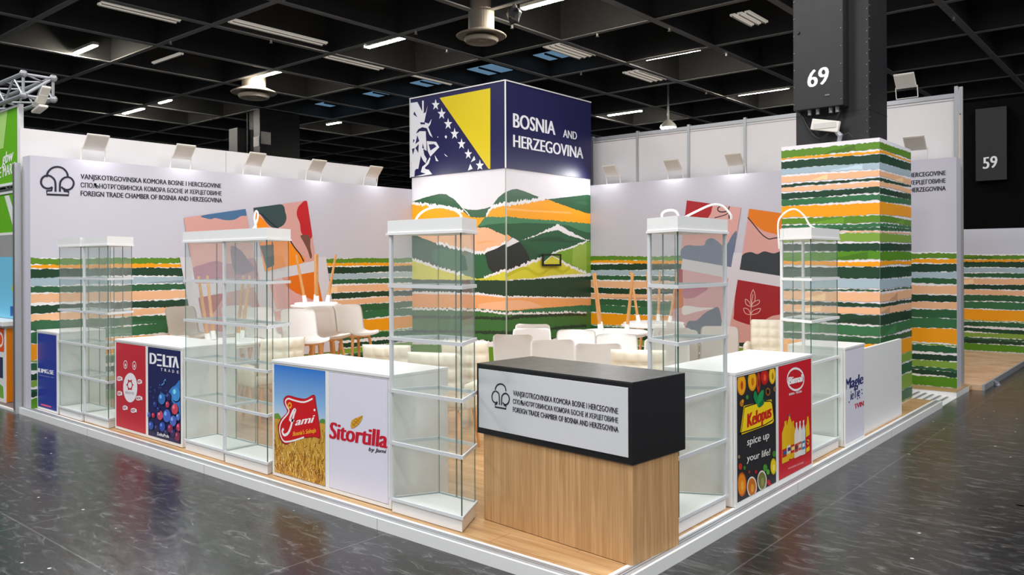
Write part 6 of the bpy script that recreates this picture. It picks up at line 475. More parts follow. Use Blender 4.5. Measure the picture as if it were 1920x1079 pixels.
link('corner_strip', bx(-7.7505, -7.742, 8.992, 9.0005, PZ, 3.06), mat('clear_corner_profile', (150, 170, 150), .3), tw)
# small black framed panel on the tower
fr = thing('wall_tablet', 'small black framed tablet mounted on the tower mural', 'tablet', (-7.75, 10.06, 1.70))
bm = bmesh.new()
for a_ in ((-.24, .24, .075, .095), (-.24, .24, -.095, -.065), (-.24, -.21, -.066, .076), (.21, .24, -.066, .076)): box(bm, .03, .05, a_[0], a_[1], a_[2], a_[3])
link('frame', bm, M_BLACK, fr)
link('screen', bx(.028, .036, -.215, .215, -.07, .08), mat('tablet_screen', (206, 200, 70), .12), fr)
P = Print('x', .036, 2, off=.001); P.poly(ink((236, 234, 230)), [(-.2, -.03), (-.2, -.045), (0, .062), (.2, .0), (.2, .02), (0, .078)]); P.poly(ink((44, 92, 58)), [(-.2, -.03), (0, .076), (0, .079), (-.2, .079)]); P.poly(ink((120, 160, 48)), [(.2, .02), (0, .077), (0, .079), (.2, .079)])
P.build('screen_image', fr)

# ================================================================== STRIPED COLUMN CLADDING AND BLACK COLUMNS
cl = thing('column_cladding', 'green and orange striped cladding box around the black pillar', 'cladding', (0, 0, 0))
link('body', bx(-3.545, -2.5, 8.88, 10.09, PZ, 2.955), M_TW, cl)
RB = [(2.912, 2.832, 'lg'), (2.825, 2.800, 'or_'), (2.792, 2.70, 'dg'), (2.698, 2.628, 'gb'), (2.612, 2.548, 'pe'), (2.538, 2.506, 'dg'), (2.500, 2.446, 'pe'), (2.438, 2.370, 'dg'), (2.366, 2.298, 'g2'), (2.284, 2.158, 'or_'), (2.145, 2.072, 'lg'), (2.066, 2.03, 'g2'), (2.03, 1.992, 'mg'), (1.985, 1.970, 'pe'), (1.960, 1.868, 'g3'), (1.860, 1.778, 'dg'), (1.768, 1.672, 'br'), (1.664, 1.620, 'or_'), (1.608, 1.488, 'dg'), (1.478, 1.372, 'gb'), (1.362, 1.344, 'mg'), (1.332, 1.236, 'pe'), (1.226, 1.188, 'dg'), (1.178, 1.108, 'pe'), (1.10, .995, 'dg'), (.99, .88, 'g2'), (.865, .80, 'mg'), (.795, .628, 'or_'), (.62, .52, 'g3'), (.51, .395, 'mg'), (.385, .22, 'g3'), (.21, .10, 'mg'), (.095, .074, 'g3')]
P = Print('y', 8.88, 21); P.clip = (-3.545, -2.5, .072, 2.95); stripes(P, -3.545, -2.5, [(a - .002, b + .002, k) for a, b, k in RB], 31, .009, wob=.010); P.build('stripe_mural', cl)
P = Print('x', -2.5, 22); P.clip = (8.88, 10.09, .072, 2.95); stripes(P, 8.88, 10.09, [(a - .002, b + .002, k) for a, b, k in RB], 33, .009, wob=.010); P.build('stripe_mural', cl)
bm = bmesh.new(); box(bm, -3.44, -2.655, 9.05, 9.72, PZ, 9.5)
for yy in (3.3, 5.5): box(bm, -3.443, -2.652, 9.047, 9.723, yy, yy + .008)
struct('column_1', bm, M_COLUMN)
M_RIV = mat('rivet_grey', (120, 120, 120), .4, .5)
bm = bmesh.new()
for k in range(26):
    z = 3.05 + k * .12
    box(bm, -2.675, -2.668, 9.043, 9.05, z, z + .012); box(bm, -2.655, -2.648, 9.07, 9.077, z + .04, z + .052)
link('rivets', bm, M_RIV, bpy.data.objects['column_1'])
eb = thing('electrical_box', 'black electrical box numbered 69 on the pillar above the striped cladding', 'box', (0, 0, 0))
hs = link('housing', bx(-3.40, -2.86, 8.86, 9.047, 3.34, 6.2, .006), mat('black_steel_box', (26, 26, 27), .45, noise=.2), eb)
P = Print('y', 8.86, 5, off=.002); P.text(ink((244, 244, 244)), '69', (-3.235, 3.575), (-3.015, 3.595), .185, .02); P.build('number', eb)
bm = bmesh.new()
for k in range(14):
    for xx in (-3.385, -2.88): box(bm, xx - .005, xx + .005, 8.853, 8.861, 3.4 + k * .19, 3.41 + k * .19)
box(bm, -3.05, -3.0, 8.853, 8.861, 3.46, 3.475)
link('rivets', bm, M_RIV, hs)
link('lock', tb([(-3.34, 8.862, 4.20), (-3.34, 8.842, 4.20)], .018), M_BLACK, eb)
for xx in (-3.25, -3.16, -3.02, -2.95): link('socket', tb([(xx, 8.95, 3.34), (xx, 8.95, 3.285)], .022), M_GALV, eb)
cb = link('power_cable', tb([Vector((-3.36 + .44 * t, 8.97, 3.33 - .30 * math.sin(math.pi * t) - .02 * t)) for t in [i / 16 for i in range(17)]], .016), M_BCABLE); tag(cb, 'thick black cable looping below the numbered electrical box', 'cable')
# second pillar, far left behind the left wall
bm = bmesh.new(); box(bm, -30.2, -29.22, 18.62, 19.6, 0, 8.0); struct('column_2', bm, M_COLUMN)
e2 = thing('electrical_box', 'black electrical box with torn white stickers on the pillar behind the left wall', 'box', (0, 0, 0))
link('housing', bx(-29.2, -28.75, 18.2, 20.1, 0, 7.9), M_BLACK, e2)
e4 = thing('cable_duct', 'grey steel duct on the pillar behind the left wall left of the stickered box', 'duct', (0, 0, 0))
link('housing', bx(-30.9, -30.25, 18.1, 18.58, 0, 7.3), mat('grey_steel_box', (74, 74, 74), .5), e4)
link('pipe', tb([(-29.95, 18.4, 0), (-29.95, 18.4, 7.9)], .05), M_COLUMN, e4)
M_STK = mat('torn_sticker', (214, 210, 204), .6, noise=.5, nscale=9)
link('sticker', bx(-29.19, -28.78, 18.185, 18.2, 6.4, 6.8), M_STK, e2); link('sticker', bx(-28.75, -28.735, 18.25, 18.7, 6.5, 7.0), M_STK, e2)
# third pillar, far right
bm = bmesh.new(); box(bm, -3.50, -2.30, 17.75, 18.6, 0, 4.75); struct('column_3', bm, mat('near_black_paint', (6, 6, 8), .8, spec=.1, noise=.3))
e3 = thing('electrical_box', 'black electrical box numbered 59 on the far right pillar', 'box', (0, 0, 0))
link('housing', bx(-3.21, -2.69, 17.6, 17.74, 3.19, 4.58, .006), mat('dark_steel_box', (12, 12, 15), .5), e3)
P = Print('y', 17.6, 5, off=.003); P.text(ink((244, 244, 244)), '59', (-3.08, 3.42), (-2.85, 3.435), .22, .02); P.build('number', e3)
# ================================================================== DISPLAY CASES
def inset(pts, d):
    n = len(pts); out = []
    for i in range(n):
        p0, p1, p2 = Vector(pts[i - 1]), Vector(pts[i]), Vector(pts[(i + 1) % n])
        a = (p1 - p0).normalized(); b = (p2 - p1).normalized(); na = Vector((-a.y, a.x)); nb = Vector((-b.y, b.x)); bs = (na + nb)
        out.append(tuple(p1 + bs * (d / max(.2, bs.dot(na)))))
    return out
def pane(bm, a, b, z0, z1, th=.006):
    a, b = Vector((*a, 0)), Vector((*b, 0)); t = (b - a).normalized(); n = Vector((-t.y, t.x, 0)) * th / 2
    q = [a - n, b - n, b + n, a + n]
    lo = [bm.verts.new((p.x, p.y, z0)) for p in q]; hi = [bm.verts.new((p.x, p.y, z1)) for p in q]
    for i in range(4):
        j = (i + 1) % 4; bm.faces.new((lo[i], lo[j], hi[j], hi[i])).material_index = 0 if i in (0, 2) else 1
    bm.faces.new(lo[::-1]).material_index = 1; bm.faces.new(hi).material_index = 1
def rim(bm, pts, d, z0, z1, mi=0):
    q = inset(pts, d); n = len(pts)
    for i in range(n):
        j = (i + 1) % n
        c = [Vector((*pts[i], z0)), Vector((*pts[j], z0)), Vector((*q[j], z0)), Vector((*q[i], z0))]
        lo = [bm.verts.new(v) for v in c]; hi = [bm.verts.new((v.x, v.y, z1)) for v in c]
        for f in ((0, 1, 2, 3), (7, 6, 5, 4), (0, 4, 5, 1), (1, 5, 6, 2), (2, 6, 7, 3), (3, 7, 4, 0)): bm.faces.new([(lo + hi)[k] for k in f]).material_index = mi
def display_case(label, plan, loc, rotz, posts, cables=(), white=False, seams=(.5,)):
    t = thing('display_case', label, 'display case', loc, rotz, 'glass display cases along the stand edge')
    mp = mat('white_post', (236, 236, 236), .4) if white else M_ALUW
    n = len(plan)
    bm = bmesh.new(); prism(bm, inset(plan, .012), .004, .085); link('plinth', bm, M_WHITE, t)
    bm = bmesh.new(); prism(bm, inset(plan, .006), .083, .090); tr = link('tray', bm, M_WHITE, t)
    bm = bmesh.new(); rim(bm, plan, .012, .080, .098); link('tray_frame', bm, M_ALUW, tr)
    for z in (.445, .778, 1.112, 1.448):
        bm = bmesh.new(); prism(bm, inset(plan, .008), z, z + .006); bm.normal_update()
        for f in bm.faces:
            if abs(f.normal.z) < .5: f.material_index = 1
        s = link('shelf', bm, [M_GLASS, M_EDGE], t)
        bm = bmesh.new(); rim(bm, plan, .010, z - .008, z + .014); link('shelf_frame', bm, mp if white else M_ALUW, s)
    bm = bmesh.new(); prism(bm, inset(plan, -.006), 1.775, 1.79); prism(bm, plan, 1.788, 1.868); cp = link('canopy', bm, M_WHITE, t)
    ip = inset(plan, .014)
    for i in range(n):
        a, b = Vector(ip[i]), Vector(ip[(i + 1) % n]); d = (b - a).normalized()
        cuts = [0.0] + (list(seams) if i == 2 else []) + [1.0]
        for c0, c1 in zip(cuts, cuts[1:]):
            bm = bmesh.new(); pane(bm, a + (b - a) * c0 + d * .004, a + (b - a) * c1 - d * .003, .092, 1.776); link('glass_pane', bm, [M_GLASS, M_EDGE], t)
    for i in posts:
        x, y = inset(plan, .012)[i]; link('post', bx(x - .011, x + .011, y - .011, y + .011, .09, 1.776, .003), mp, t)
    for pts in cables: link('cable', tb(smooth3(pts), .0075, 8), M_CABLE, cp)
    return t
HX = R(90)
def loop(x0, x1, y, h, z=1.866): return [Vector((x0 + (x1 - x0) * (.5 - .5 * math.cos(math.pi * k / 14)), y + .006 * math.sin(k * .6), z + h * math.sin(math.pi * k / 14))) for k in range(15)]
TRAP = [(0, 0), (.66, 0), (.50, .30), (.16, .30)]
display_case('tall glass display case at the front left of the black counter', TRAP, (-3.945, 3.42, PZ), 0, (0,), [loop(.09, .50, .16, .085)])
display_case('tall glass display case behind the right end of the black counter, two cables on top', TRAP, (-2.295, 4.20, PZ), HX, (1, 3), [loop(.10, .32, .16, .05), [Vector(p) for p in ((.40, .2, 1.866), (.5, .14, 1.92), (.60, .08, 1.965), (.655, .03, 1.955), (.68, -.01, 1.90), (.685, -.012, 1.87))]])
display_case('glass display case left of the blue sky and wheat field cabinet, curled cable on top', [(0, 0), (.635, 0), (.475, .32), (0, .32)], (-5.95, 3.42, PZ), 0, (0,), [[Vector(p) for p in ((.09, .2, 1.87), (.14, .2, 1.885), (.19, .2, 1.95), (.20, .2, 2.0), (.17, .2, 2.02), (.15, .2, 1.96), (.17, .2, 1.88), (.10, .2, 1.874))]])
display_case('glass display case right beside the navy berry poster cabinet', [(0, 0), (.635, 0), (.635, .32), (0, .32)], (-6.60, 3.43, PZ), 0, ())
display_case('glass display case left of the red cabinet with white icons', [(0, 0), (.58, 0), (.43, .32), (0, .32)], (-8.585, 3.40, PZ), 0, (0,), seams=(.5,))
display_case('glass display case right beside the blue cabinet at the far left', [(0, 0), (.575, 0), (.575, .32), (0, .32)], (-9.175, 3.385, PZ), 0, ())
display_case('glass display case with white post beside the narrow white cabinet at the right', [(0, 0), (.66, 0), (.66, .32), (.16, .32)], (-2.315, 6.40, PZ), HX, (2, 3), [[Vector(p) for p in ((.10, .30, 1.70), (.10, .312, 1.88), (.12, .30, 1.96), (.19, .26, 2.02), (.26, .22, 2.03), (.33, .18, 1.98), (.38, .15, 1.90), (.42, .12, 1.875))]], white=True)

# ================================================================== POSTER CABINETS
GAPM = mat('shadow_gap', (70, 70, 70), .7)
def quad_door(P, q, mm): P.poly(mm, q)
def cabinet(label, axis, u0, u1, front, depth, doors, zt=.942):
    """doors: list of (u0, u1, base material, art items or builder, seed)"""
    t = thing('poster_cabinet', label, 'cabinet', (0, 0, 0), 0, 'low white poster cabinets along the stand edge')
    def B(a0, a1, d0, d1, z0, z1, bev=0.0):        # a along the front, d inwards
        return bx(a0, a1, front + d0, front + d1, z0, z1, bev) if axis == 'y' else bx(front - d1, front - d0, a0, a1, z0, z1, bev)
    def Bm(bm, a0, a1, d0, d1, z0, z1, mi=0):
        box(bm, a0, a1, front + d0, front + d1, z0, z1, mi) if axis == 'y' else box(bm, front - d1, front - d0, a0, a1, z0, z1, mi)
    bm = bmesh.new(); Bm(bm, u0, u1, .018, depth, PZ + .004, zt - .02); link('carcass', bm, M_WHITE, t)
    link('worktop', B(u0 - .002, u1 + .002, 0, depth + .002, zt - .02, zt, .002), M_WHITE, t)
    bm = bmesh.new()
    us = [u0] + [(a[1] + b[0]) / 2 for a, b in zip(doors, doors[1:])] + [u1]
    for i, d in enumerate(doors):
        Bm(bm, u0 if i == 0 else doors[i - 1][1], d[0], .004, .02, PZ + .006, zt - .02)
        if i == len(doors) - 1: Bm(bm, d[1], u1, .004, .02, PZ + .006, zt - .02)
        Bm(bm, d[0], d[1], .0042, .0198, PZ + .006, PZ + .03); Bm(bm, d[0], d[1], .0042, .0199, zt - .032, zt - .02)
    link('frame', bm, M_WHITE, t)
    for (a, b, mm, items, seed) in doors:
        dr = link('door', B(a + .003, b - .003, .003, .019, PZ + .033, zt - .035, .001), mm, t)
        P = Print(axis, front - .003 if axis == 'y' else front - .003, seed, step=.00005, off=.0045 - .0 if axis == 'x' else -.003 + .0010)
        P.off = .0012 if axis == 'x' else -.0048
        P.clip = (a + .004, b - .004, PZ + .034, zt - .036)
        if callable(items): items(P)
        else: P.add(items)
        P.build('poster_print', dr)
    return t
def jami(P):
    P.pos = P.pos
    its = ART['jami']; P.add(its[:3])
    rnd = random.Random(5); pal = [(178, 122, 36), (226, 182, 84), (150, 96, 26), (240, 206, 120), (120, 72, 20), (206, 150, 54), (196, 138, 46)]
    (u0, za), (u1, zb) = ART['wheat'][0], ART['wheat'][1]; zlo = .10
    for i in range(900):
        t = rnd.random() ** .8; z = (.515 - .41 * t); u = rnd.uniform(u0, u1); s = .006 + .018 * t
        k = rnd.random(); c = ink(pal[rnd.randrange(len(pal))])
        if k < .55:
            an = rnd.gauss(0, .45); d = Vector((math.sin(an), math.cos(an))) * s * 2.2; n = Vector((-d.y, d.x)).normalized() * s * .28; p = Vector((u, z))
            P.poly(c, [p - d, p + n, p + d, p - n])
        elif k < .8:
            a0 = rnd.uniform(0, 6); P.line(c, [(u + s * 1.3 * math.cos(a0 + j * .8), z + s * 1.6 * math.sin(a0 + j * .8)) for j in range(4)], s * .3)
        else: P.line(c, [(u, z), (u + rnd.gauss(0, s), z - s * 3)], s * .18)
        P.k -= 0.985
    P.k = int(P.k) + 2
    P.add(its[3:])
M_BLUE = ink((36, 56, 150)); M_RED = ink((196, 44, 58)); M_DELTA = ink((34, 38, 88)); M_KOT = ink((42, 42, 44)); M_BIM = ink((206, 28, 42)); M_PALE = ink((222, 220, 232))
cabinet('blue fronted low white cabinet at the far left end beside the left wall', 'y', -9.765, -9.20, 3.385, .5, [(-9.745, -9.225, M_BLUE, ART['blue'], 1)])
cabinet('low white cabinet with red icon poster door and navy berry poster door', 'y', -7.985, -6.685, 3.455, .52, [(-7.962, -7.350, M_RED, ART['red'], 2), (-7.305, -6.702, M_DELTA, ART['delta'], 3)])
cabinet('low white cabinet with wheat field poster door and white tortilla poster door', 'y', -5.30, -3.955, 3.45, .52, [(-5.278, -4.648, M_SKY, jami, 4), (-4.608, -3.985, M_PALE, ART['sit'], 5)])
cabinet('low white cabinet with black spice poster door and red oil bottle poster door', 'x', 4.895, 6.27, -2.262, .52, [(4.922, 5.558, M_KOT, ART['kot'], 6), (5.605, 6.25, M_BIM, ART['bim'], 7)], zt=.948)
cabinet('narrow low white cabinet with blue brush lettering beside the plain white half wall', 'x', 7.09, 7.62, -2.278, .5, [(7.11, 7.60, M_PALE, ART['mag'], 8)], zt=.925)
hw = link('half_wall', bx(-2.345, -2.315, 7.63, 8.96, PZ, .862, .002), M_WHITE); tag(hw, 'plain white half height panel between the narrow cabinet and the striped cladding', 'panel')

# ================================================================== RECEPTION COUNTER
ct = thing('reception_counter', 'black topped reception counter with oak base and white lettered sign at the platform corner', 'counter', (-2.243, 3.612, PZ), R(-4.2))
link('base', bx(-1.135, -.004, .006, .44, .004, .545), M_OAKV, ct)
bm = bmesh.new(); box(bm, -1.185, .004, -.004, .50, .535, .963, 0, .002); tp = link('top_box', bm, M_BLACK, ct)
link('worktop', bx(-1.185, .004, -.004, .50, .963, .969, .001), M_TOPB, ct)
sg = link('sign_panel', bx(-1.165, -.022, -.008, .0, .572, .938, .001), mat('sign_white', (214, 215, 218), .35, noise=.03), ct)
(ua, _), (ub, _) = ART['cttext'][0][3], ART['cttext'][0][4]
lx = lambda u: u + 2.243; lz = lambda z: z - PZ
P = Print('y', -.008, 6, off=.0012)
for e in ART['cttext']: P.text(ink(e[1]), e[2], (lx(e[3][0]), lz(e[3][1])), (lx(e[4][0]), lz(e[4][1])), e[5], e[6], 0)
P.build('lettering', sg)
P = Print('y', -.008, 7, off=.0012)
for e in ART['cttree']: P.line(ink(e[1]), [(lx(u), lz(z)) for u, z in e[2]], .009, e[0] == 'L')
P.build('tree_emblem', sg)

# ================================================================== CHAIRS, STOOLS, TABLES
def shell_mesh(w=.46, sh=.45, bh=.84):
    """moulded seat shell facing +x: seat front at +x, back rising at -x"""
    key = [(.235, sh - .022, .84), (.20, sh + .006, .95), (.12, sh + .004, .99), (.02, sh - .010, 1.0), (-.08, sh - .008, .99), (-.145, sh + .022, .97), (-.185, sh + .09, .95), (-.21, sh + .18, .95), (-.23, sh + .27, .95), (-.246, bh - .04, .93), (-.252, bh - .012, .86), (-.255, bh, .72)]
    pr = catmull([(a, b) for a, b, _ in key], False, 3); wd = [q[1] for q in catmull([(i, c) for i, (_, _, c) in enumerate(key)], False, 3)]
    bm = bmesh.new(); nu = 20; rows = []; m_ = len(pr)
    for i, ((x, z), f) in enumerate(zip(pr, wd)):
        t = i / (m_ - 1); back = max(0, min(1, (t - .38) / .2)); back = back * back * (3 - 2 * back); row = []
        for j in range(nu + 1):
            s = j / nu * 2 - 1; a = abs(s)
            row.append(bm.verts.new((x + back * .055 * a ** 2.2, s * w / 2 * f, z + (1 - back) * .030 * a ** 2.6)))
        rows.append(row)
    for a, b in zip(rows, rows[1:]):
        for j in range(nu): bm.faces.new((a[j], a[j + 1], b[j + 1], b[j]))
    bmesh.ops.solidify(bm, geom=bm.faces[:], thickness=.012)
    return bm
def make_chair(name, label, cat, sh, bh, splay, foot=False):
    t = thing(name, label, cat)
    link('shell', shell_mesh(.46, sh, bh), M_SHELL, t, smooth=True)
    bm = bmesh.new(); box(bm, -.13, .13, -.13, .13, sh - .05, sh - .028, 0, .004); link('seat_frame', bm, M_LEG, t)
    for sx in (-1, 1):
        for sy in (-1, 1):
            link('leg', tb([(sx * .12, sy * .12, sh - .045), (sx * (.12 + splay), sy * (.12 + splay), 0)], [.019, .012], 8), M_LEG, t)
    if foot:
        f = .12 + splay * .68; bm = bmesh.new()
        for s in (-1, 1): tube(bm, [(-f, s * f, .24), (f, s * f, .24)], .010, 6); tube(bm, [(s * f, -f, .28), (s * f, f, .28)], .010, 6)
        link('foot_rail', bm, M_LEG, t)
    return t
def make_tufted(label):
    t = thing('tufted_armchair', label, 'armchair')
    def cushion(nx, nz, wx, hz, dep):
        bm = bmesh.new(); N1, N2 = nx * 6, nz * 6; F, Bk = [], []
        for i in range(N1 + 1):
            f, b = [], []
            for j in range(N2 + 1):
                u, v = i / N1, j / N2; ed = (min(u, 1 - u) * 2) ** .35 * (min(v, 1 - v) * 2) ** .35
                bump = (abs(math.sin(math.pi * u * nx)) * abs(math.sin(math.pi * v * nz))) ** .45
                d = dep / 2 * ed * (.58 + .42 * bump); px, pz = (u - .5) * wx, v * hz
                f.append(bm.verts.new((d, px, pz))); b.append(bm.verts.new((-d, px, pz)))
            F.append(f); Bk.append(b)
        for i in range(N1):
            for j in range(N2):
                bm.faces.new((F[i][j], F[i + 1][j], F[i + 1][j + 1], F[i][j + 1])); bm.faces.new((Bk[i][j], Bk[i][j + 1], Bk[i + 1][j + 1], Bk[i + 1][j]))
        bmesh.ops.remove_doubles(bm, verts=bm.verts, dist=.0005); return bm
    bm = cushion(4, 4, .46, .47, .15); bmesh.ops.transform(bm, matrix=Matrix.Translation((-.2, 0, .40)) @ Matrix.Rotation(R(-10), 4, 'Y'), verts=bm.verts); link('backrest', bm, M_CREAM, t, smooth=True)
    bm = cushion(4, 4, .46, .46, .15); bmesh.ops.transform(bm, matrix=Matrix.Translation((-.2, 0, .40)) @ Matrix.Rotation(R(90), 4, 'Y'), verts=bm.verts); link('seat', bm, M_CREAM, t, smooth=True)
    for s in (-1, 1):
        bm = bmesh.new(); box(bm, -.18, .20, s * .255 - .035, s * .255 + .035, .38, .60, 0, .03); link('arm', bm, M_CREAM, t, smooth=True)
    for sx in (-1, 1):
        for sy in (-1, 1): link('leg', tb([(sx * .17, sy * .18, .36), (sx * .21, sy * .22, 0)], [.018, .011]), M_LEG, t)
    return t
def make_table(name, label, rad, h, splay, square=False):
    t = thing(name, label, 'table')
    bm = bmesh.new()
    lathe(bm, [(rad * .97, h - .028), (rad, h - .022), (rad, h - .004), (rad * .992, h)], 40)
    link('tabletop', bm, M_SHELL, t)
    for k in range(4):
        a = math.pi / 4 + k * math.pi / 2; c, s = math.cos(a), math.sin(a); r0 = rad * .55
        lg = link('leg', tb([(c * r0, s * r0, h - .10), (c * (r0 + splay), s * (r0 + splay), 0)], [.021, .014], 10), M_LEG, t)
        link('socket', tb([(c * (r0 - .012), s * (r0 - .012), h - .028), (c * (r0 + .004), s * (r0 + .004), h - .125)], [.032, .025], 10), M_SHELL, lg)
    return t
def put(o, x, y, rz, z=PZ): o.location = (x, y, z); o.rotation_euler = (0, 0, R(rz)); return o
CH = make_chair('shell_chair', '', 'chair', .45, .85, .10)
ST = make_chair('bar_stool', '', 'bar stool', .72, 1.07, .10, True)
AC = make_tufted('')
used = {}
def place(proto, x, y, rz, label, group, z=PZ):
    o = proto if proto.name not in used else copy_tree(proto); used[proto.name] = 1
    o['label'] = label; o['group'] = group; return put(o, x, y, rz, z)
g = 'white shell chairs on wooden legs'
for x, y, rz, lb in (
    (-5.50, 6.56, 118, 'white shell chair just above the black counter top, leftmost of the front row'),
    (-5.10, 7.06, -58, 'white shell chair showing its front, second from left behind the counter'),
    (-4.86, 6.38, 122, 'white shell chair third from left in the row behind the counter, back towards us'),
    (-4.46, 6.90, -55, 'white shell chair showing its front, fourth from left behind the counter'),
    (-4.30, 6.32, 125, 'white shell chair with its back towards us, left of the cream armchair by the counter'),
    (-5.86, 7.28, 125, 'white shell chair at the left end of the second row before the tower mural'),
    (-6.22, 7.78, 118, 'white shell chair with rounded back between tower mural and nearer table'),
    (-4.22, 7.74, -60, 'white shell chair right of the nearer upturned table, its front towards us'),
    (-4.02, 7.12, 120, 'white shell chair right of the nearer table, left of the glass case'),
    (-4.62, 8.30, 120, 'white shell chair seen through the counter side glass case, left of centre'),
    (-4.80, 9.05, 60, 'white shell chair seen through the glass case before the grey art print'),
    (-4.10, 8.42, -70, 'white shell chair seen through the right side of the glass case by the counter')):
    place(CH, x, y, rz, lb, g)
g = 'white bar stools near the left wall'
for x, y, rz, lb in ((-7.70, 5.44, -12, 'front left white bar stool of the three right of the curled cable glass case'),
    (-7.95, 5.93, -8, 'middle white bar stool of the three right of the curled cable glass case'),
    (-8.02, 6.42, -5, 'rear right white bar stool of the three, its seat in front of the striped wall'),
    (-9.30, 4.93, 10, 'white bar stool against the left wall between the two groups of glass cases'),
    (-8.95, 5.45, 0, 'white bar stool seen through the glass case beside the navy berry cabinet'),
    (-8.35, 5.38, 0, 'white bar stool seen through the glass case with the curled cable')):
    place(ST, x, y, rz, lb, g)
g = 'cream tufted armchairs'
for x, y, rz, lb in ((-5.66, 5.02, 118, 'cream tufted armchair left of the front glass case, above the tortilla cabinet'),
    (-5.36, 5.72, 118, 'cream tufted armchair just behind another one, left of the front glass case'),
    (-4.86, 4.86, 112, 'cream tufted armchair seen through the front glass case, nearest to it'),
    (-3.68, 6.06, 118, 'cream tufted armchair behind the right end of the black counter'),
    (-3.98, 9.55, -70, 'cream tufted armchair in front of the red leaf print on the right wall'),
    (-7.10, 4.62, 170, 'cream tufted armchair seen through the glass case with the curled cable')):
    place(AC, x, y, rz, lb, g)
def tables(name, h, rad, splay, x, y, rz, la, lb, flip=True):
    t = make_table(name, la, rad, h, splay); t['group'] = 'round white tables on wooden legs'; put(t, x, y, rz)
    o = copy_tree(t); o['label'] = lb; o.location = (x + .02, y + .03, PZ + h * 2 + .001); o.rotation_euler = (math.pi, 0, R(rz + 20)); return t
tables('round_table', .73, .42, .10, -5.40, 8.22, 12, 'white round table carrying an upturned table behind the white chairs, nearer pair', 'upturned white round table with wooden legs in the air, nearer the counter')
tables('round_table', .73, .42, .10, -5.72, 9.72, 40, 'white round table carrying an upturned table, farther pair left of the glass case', 'upturned white round table with legs in the air, farther pair left of the glass case')
t = make_table('bar_table', 'white round bar table standing behind the three white bar stools', .33, 1.05, .09); t['group'] = 'white bar tables'; put(t, -8.80, 6.40, 0)
t2 = make_table('low_table', 'small upturned white table with wooden legs up, on the bar table behind the stools', .28, .66, .10); t2.location = (-8.80, 6.40, PZ + 1.051 + .66); t2.rotation_euler = (math.pi, 0, R(12))
tables('round_table', .73, .40, .10, -8.05, 4.62, 30, 'white round table seen through the left glass cases in front of the pink art print', 'upturned white round table seen through the left glass cases, legs in the air')

# ================================================================== FLOODLIGHTS
def make_flood():
    t = thing('floodlight', '', 'floodlight')
    bm = bmesh.new(); box(bm, 0, .30, -.17, .17, -.03, 0, 0, .006); box(bm, .06, .24, -.10, .10, 0, .03, 0, .01)
    bmesh.ops.transform(bm, matrix=Matrix.Translation((.0, 0, .19)) @ Matrix.Rotation(R(-48), 4, 'Y'), verts=bm.verts); h = link('housing', bm, M_LAMPW, t)
    bm = bmesh.new(); box(bm, .02, .28, -.15, .15, -.036, -.029)
    bmesh.ops.transform(bm, matrix=Matrix.Translation((.0, 0, .19)) @ Matrix.Rotation(R(-48), 4, 'Y'), verts=bm.verts); link('lens', bm, M_LENS, h)
    bm = bmesh.new()
    for s in (-1, 1): tube(bm, [(.03, s * .18, .205), (-.02, s * .18, .0)], .008, 6)
    tube(bm, [(-.02, -.18, .002), (-.02, .18, .002)], .008, 6)
    link('bracket', bm, M_LAMPW, t)
    o = area('flood_light', (.16, 0, .25), .22, .28, 6); o.rotation_euler = (0, R(-48), 0); o.parent = t; return t
FL = make_flood(); FL.scale = (.74, .74, .74)
g = 'white floodlights on the wall tops'
def place_unlit(x, y, lb, z):
    o = place(FL, x, y, -90, lb, 'white floodlights on the wall tops', z)
    for c in list(o.children):
        if c.type == 'LIGHT': bpy.data.objects.remove(c)
ORD = ('first', 'second', 'third', 'fourth', 'fifth')
for i, y in enumerate((4.03, 5.10, 6.12, 7.13, 8.20)):
    place(FL, -9.86, y, 0, 'white floodlight on top of the left wall, %s from its left end' % ORD[i], g, 2.872)
for x, lb in ((-7.34, 'white floodlight on the right wall top nearest the tower'), (-6.19, 'white floodlight on the right wall top, second from the tower'), (-5.17, 'white floodlight on the right wall top above the red art print')):
    place(FL, x, 11.26, -90, lb, g, 2.957)
place_unlit(-2.72, 11.26, 'white floodlight on the right wall top right of the striped cladding', 2.957)
place_unlit(-2.92, 11.60, 'floodlight on the tall panelled partition right of the black pillar', 3.84)
k = thing('spotlight', 'white clamp spotlight on top of the striped cladding before the black pillar', 'spotlight', (-3.06, 8.93, 2.957))
bm = bmesh.new(); box(bm, -.16, .14, -.03, .02, .13, .25, 0, .006); bmesh.ops.rotate(bm, cent=(0, 0, .19), matrix=Matrix.Rotation(R(12), 3, 'Y'), verts=bm.verts); h = link('housing', bm, M_LAMPW, k)
link('lens', bx(-.13, .11, -.036, -.029, .16, .22), M_LENS, h)
link('arm', tb([(.06, 0, .17), (.14, .02, .07), (.12, .03, 0)], [.018, .03, .022]), M_GALV, k)
link('cable', tb([(.14, .02, .06), (.22, .03, .09), (.27, .03, .04), (.24, .03, .0)], .007), M_BCABLE, k)

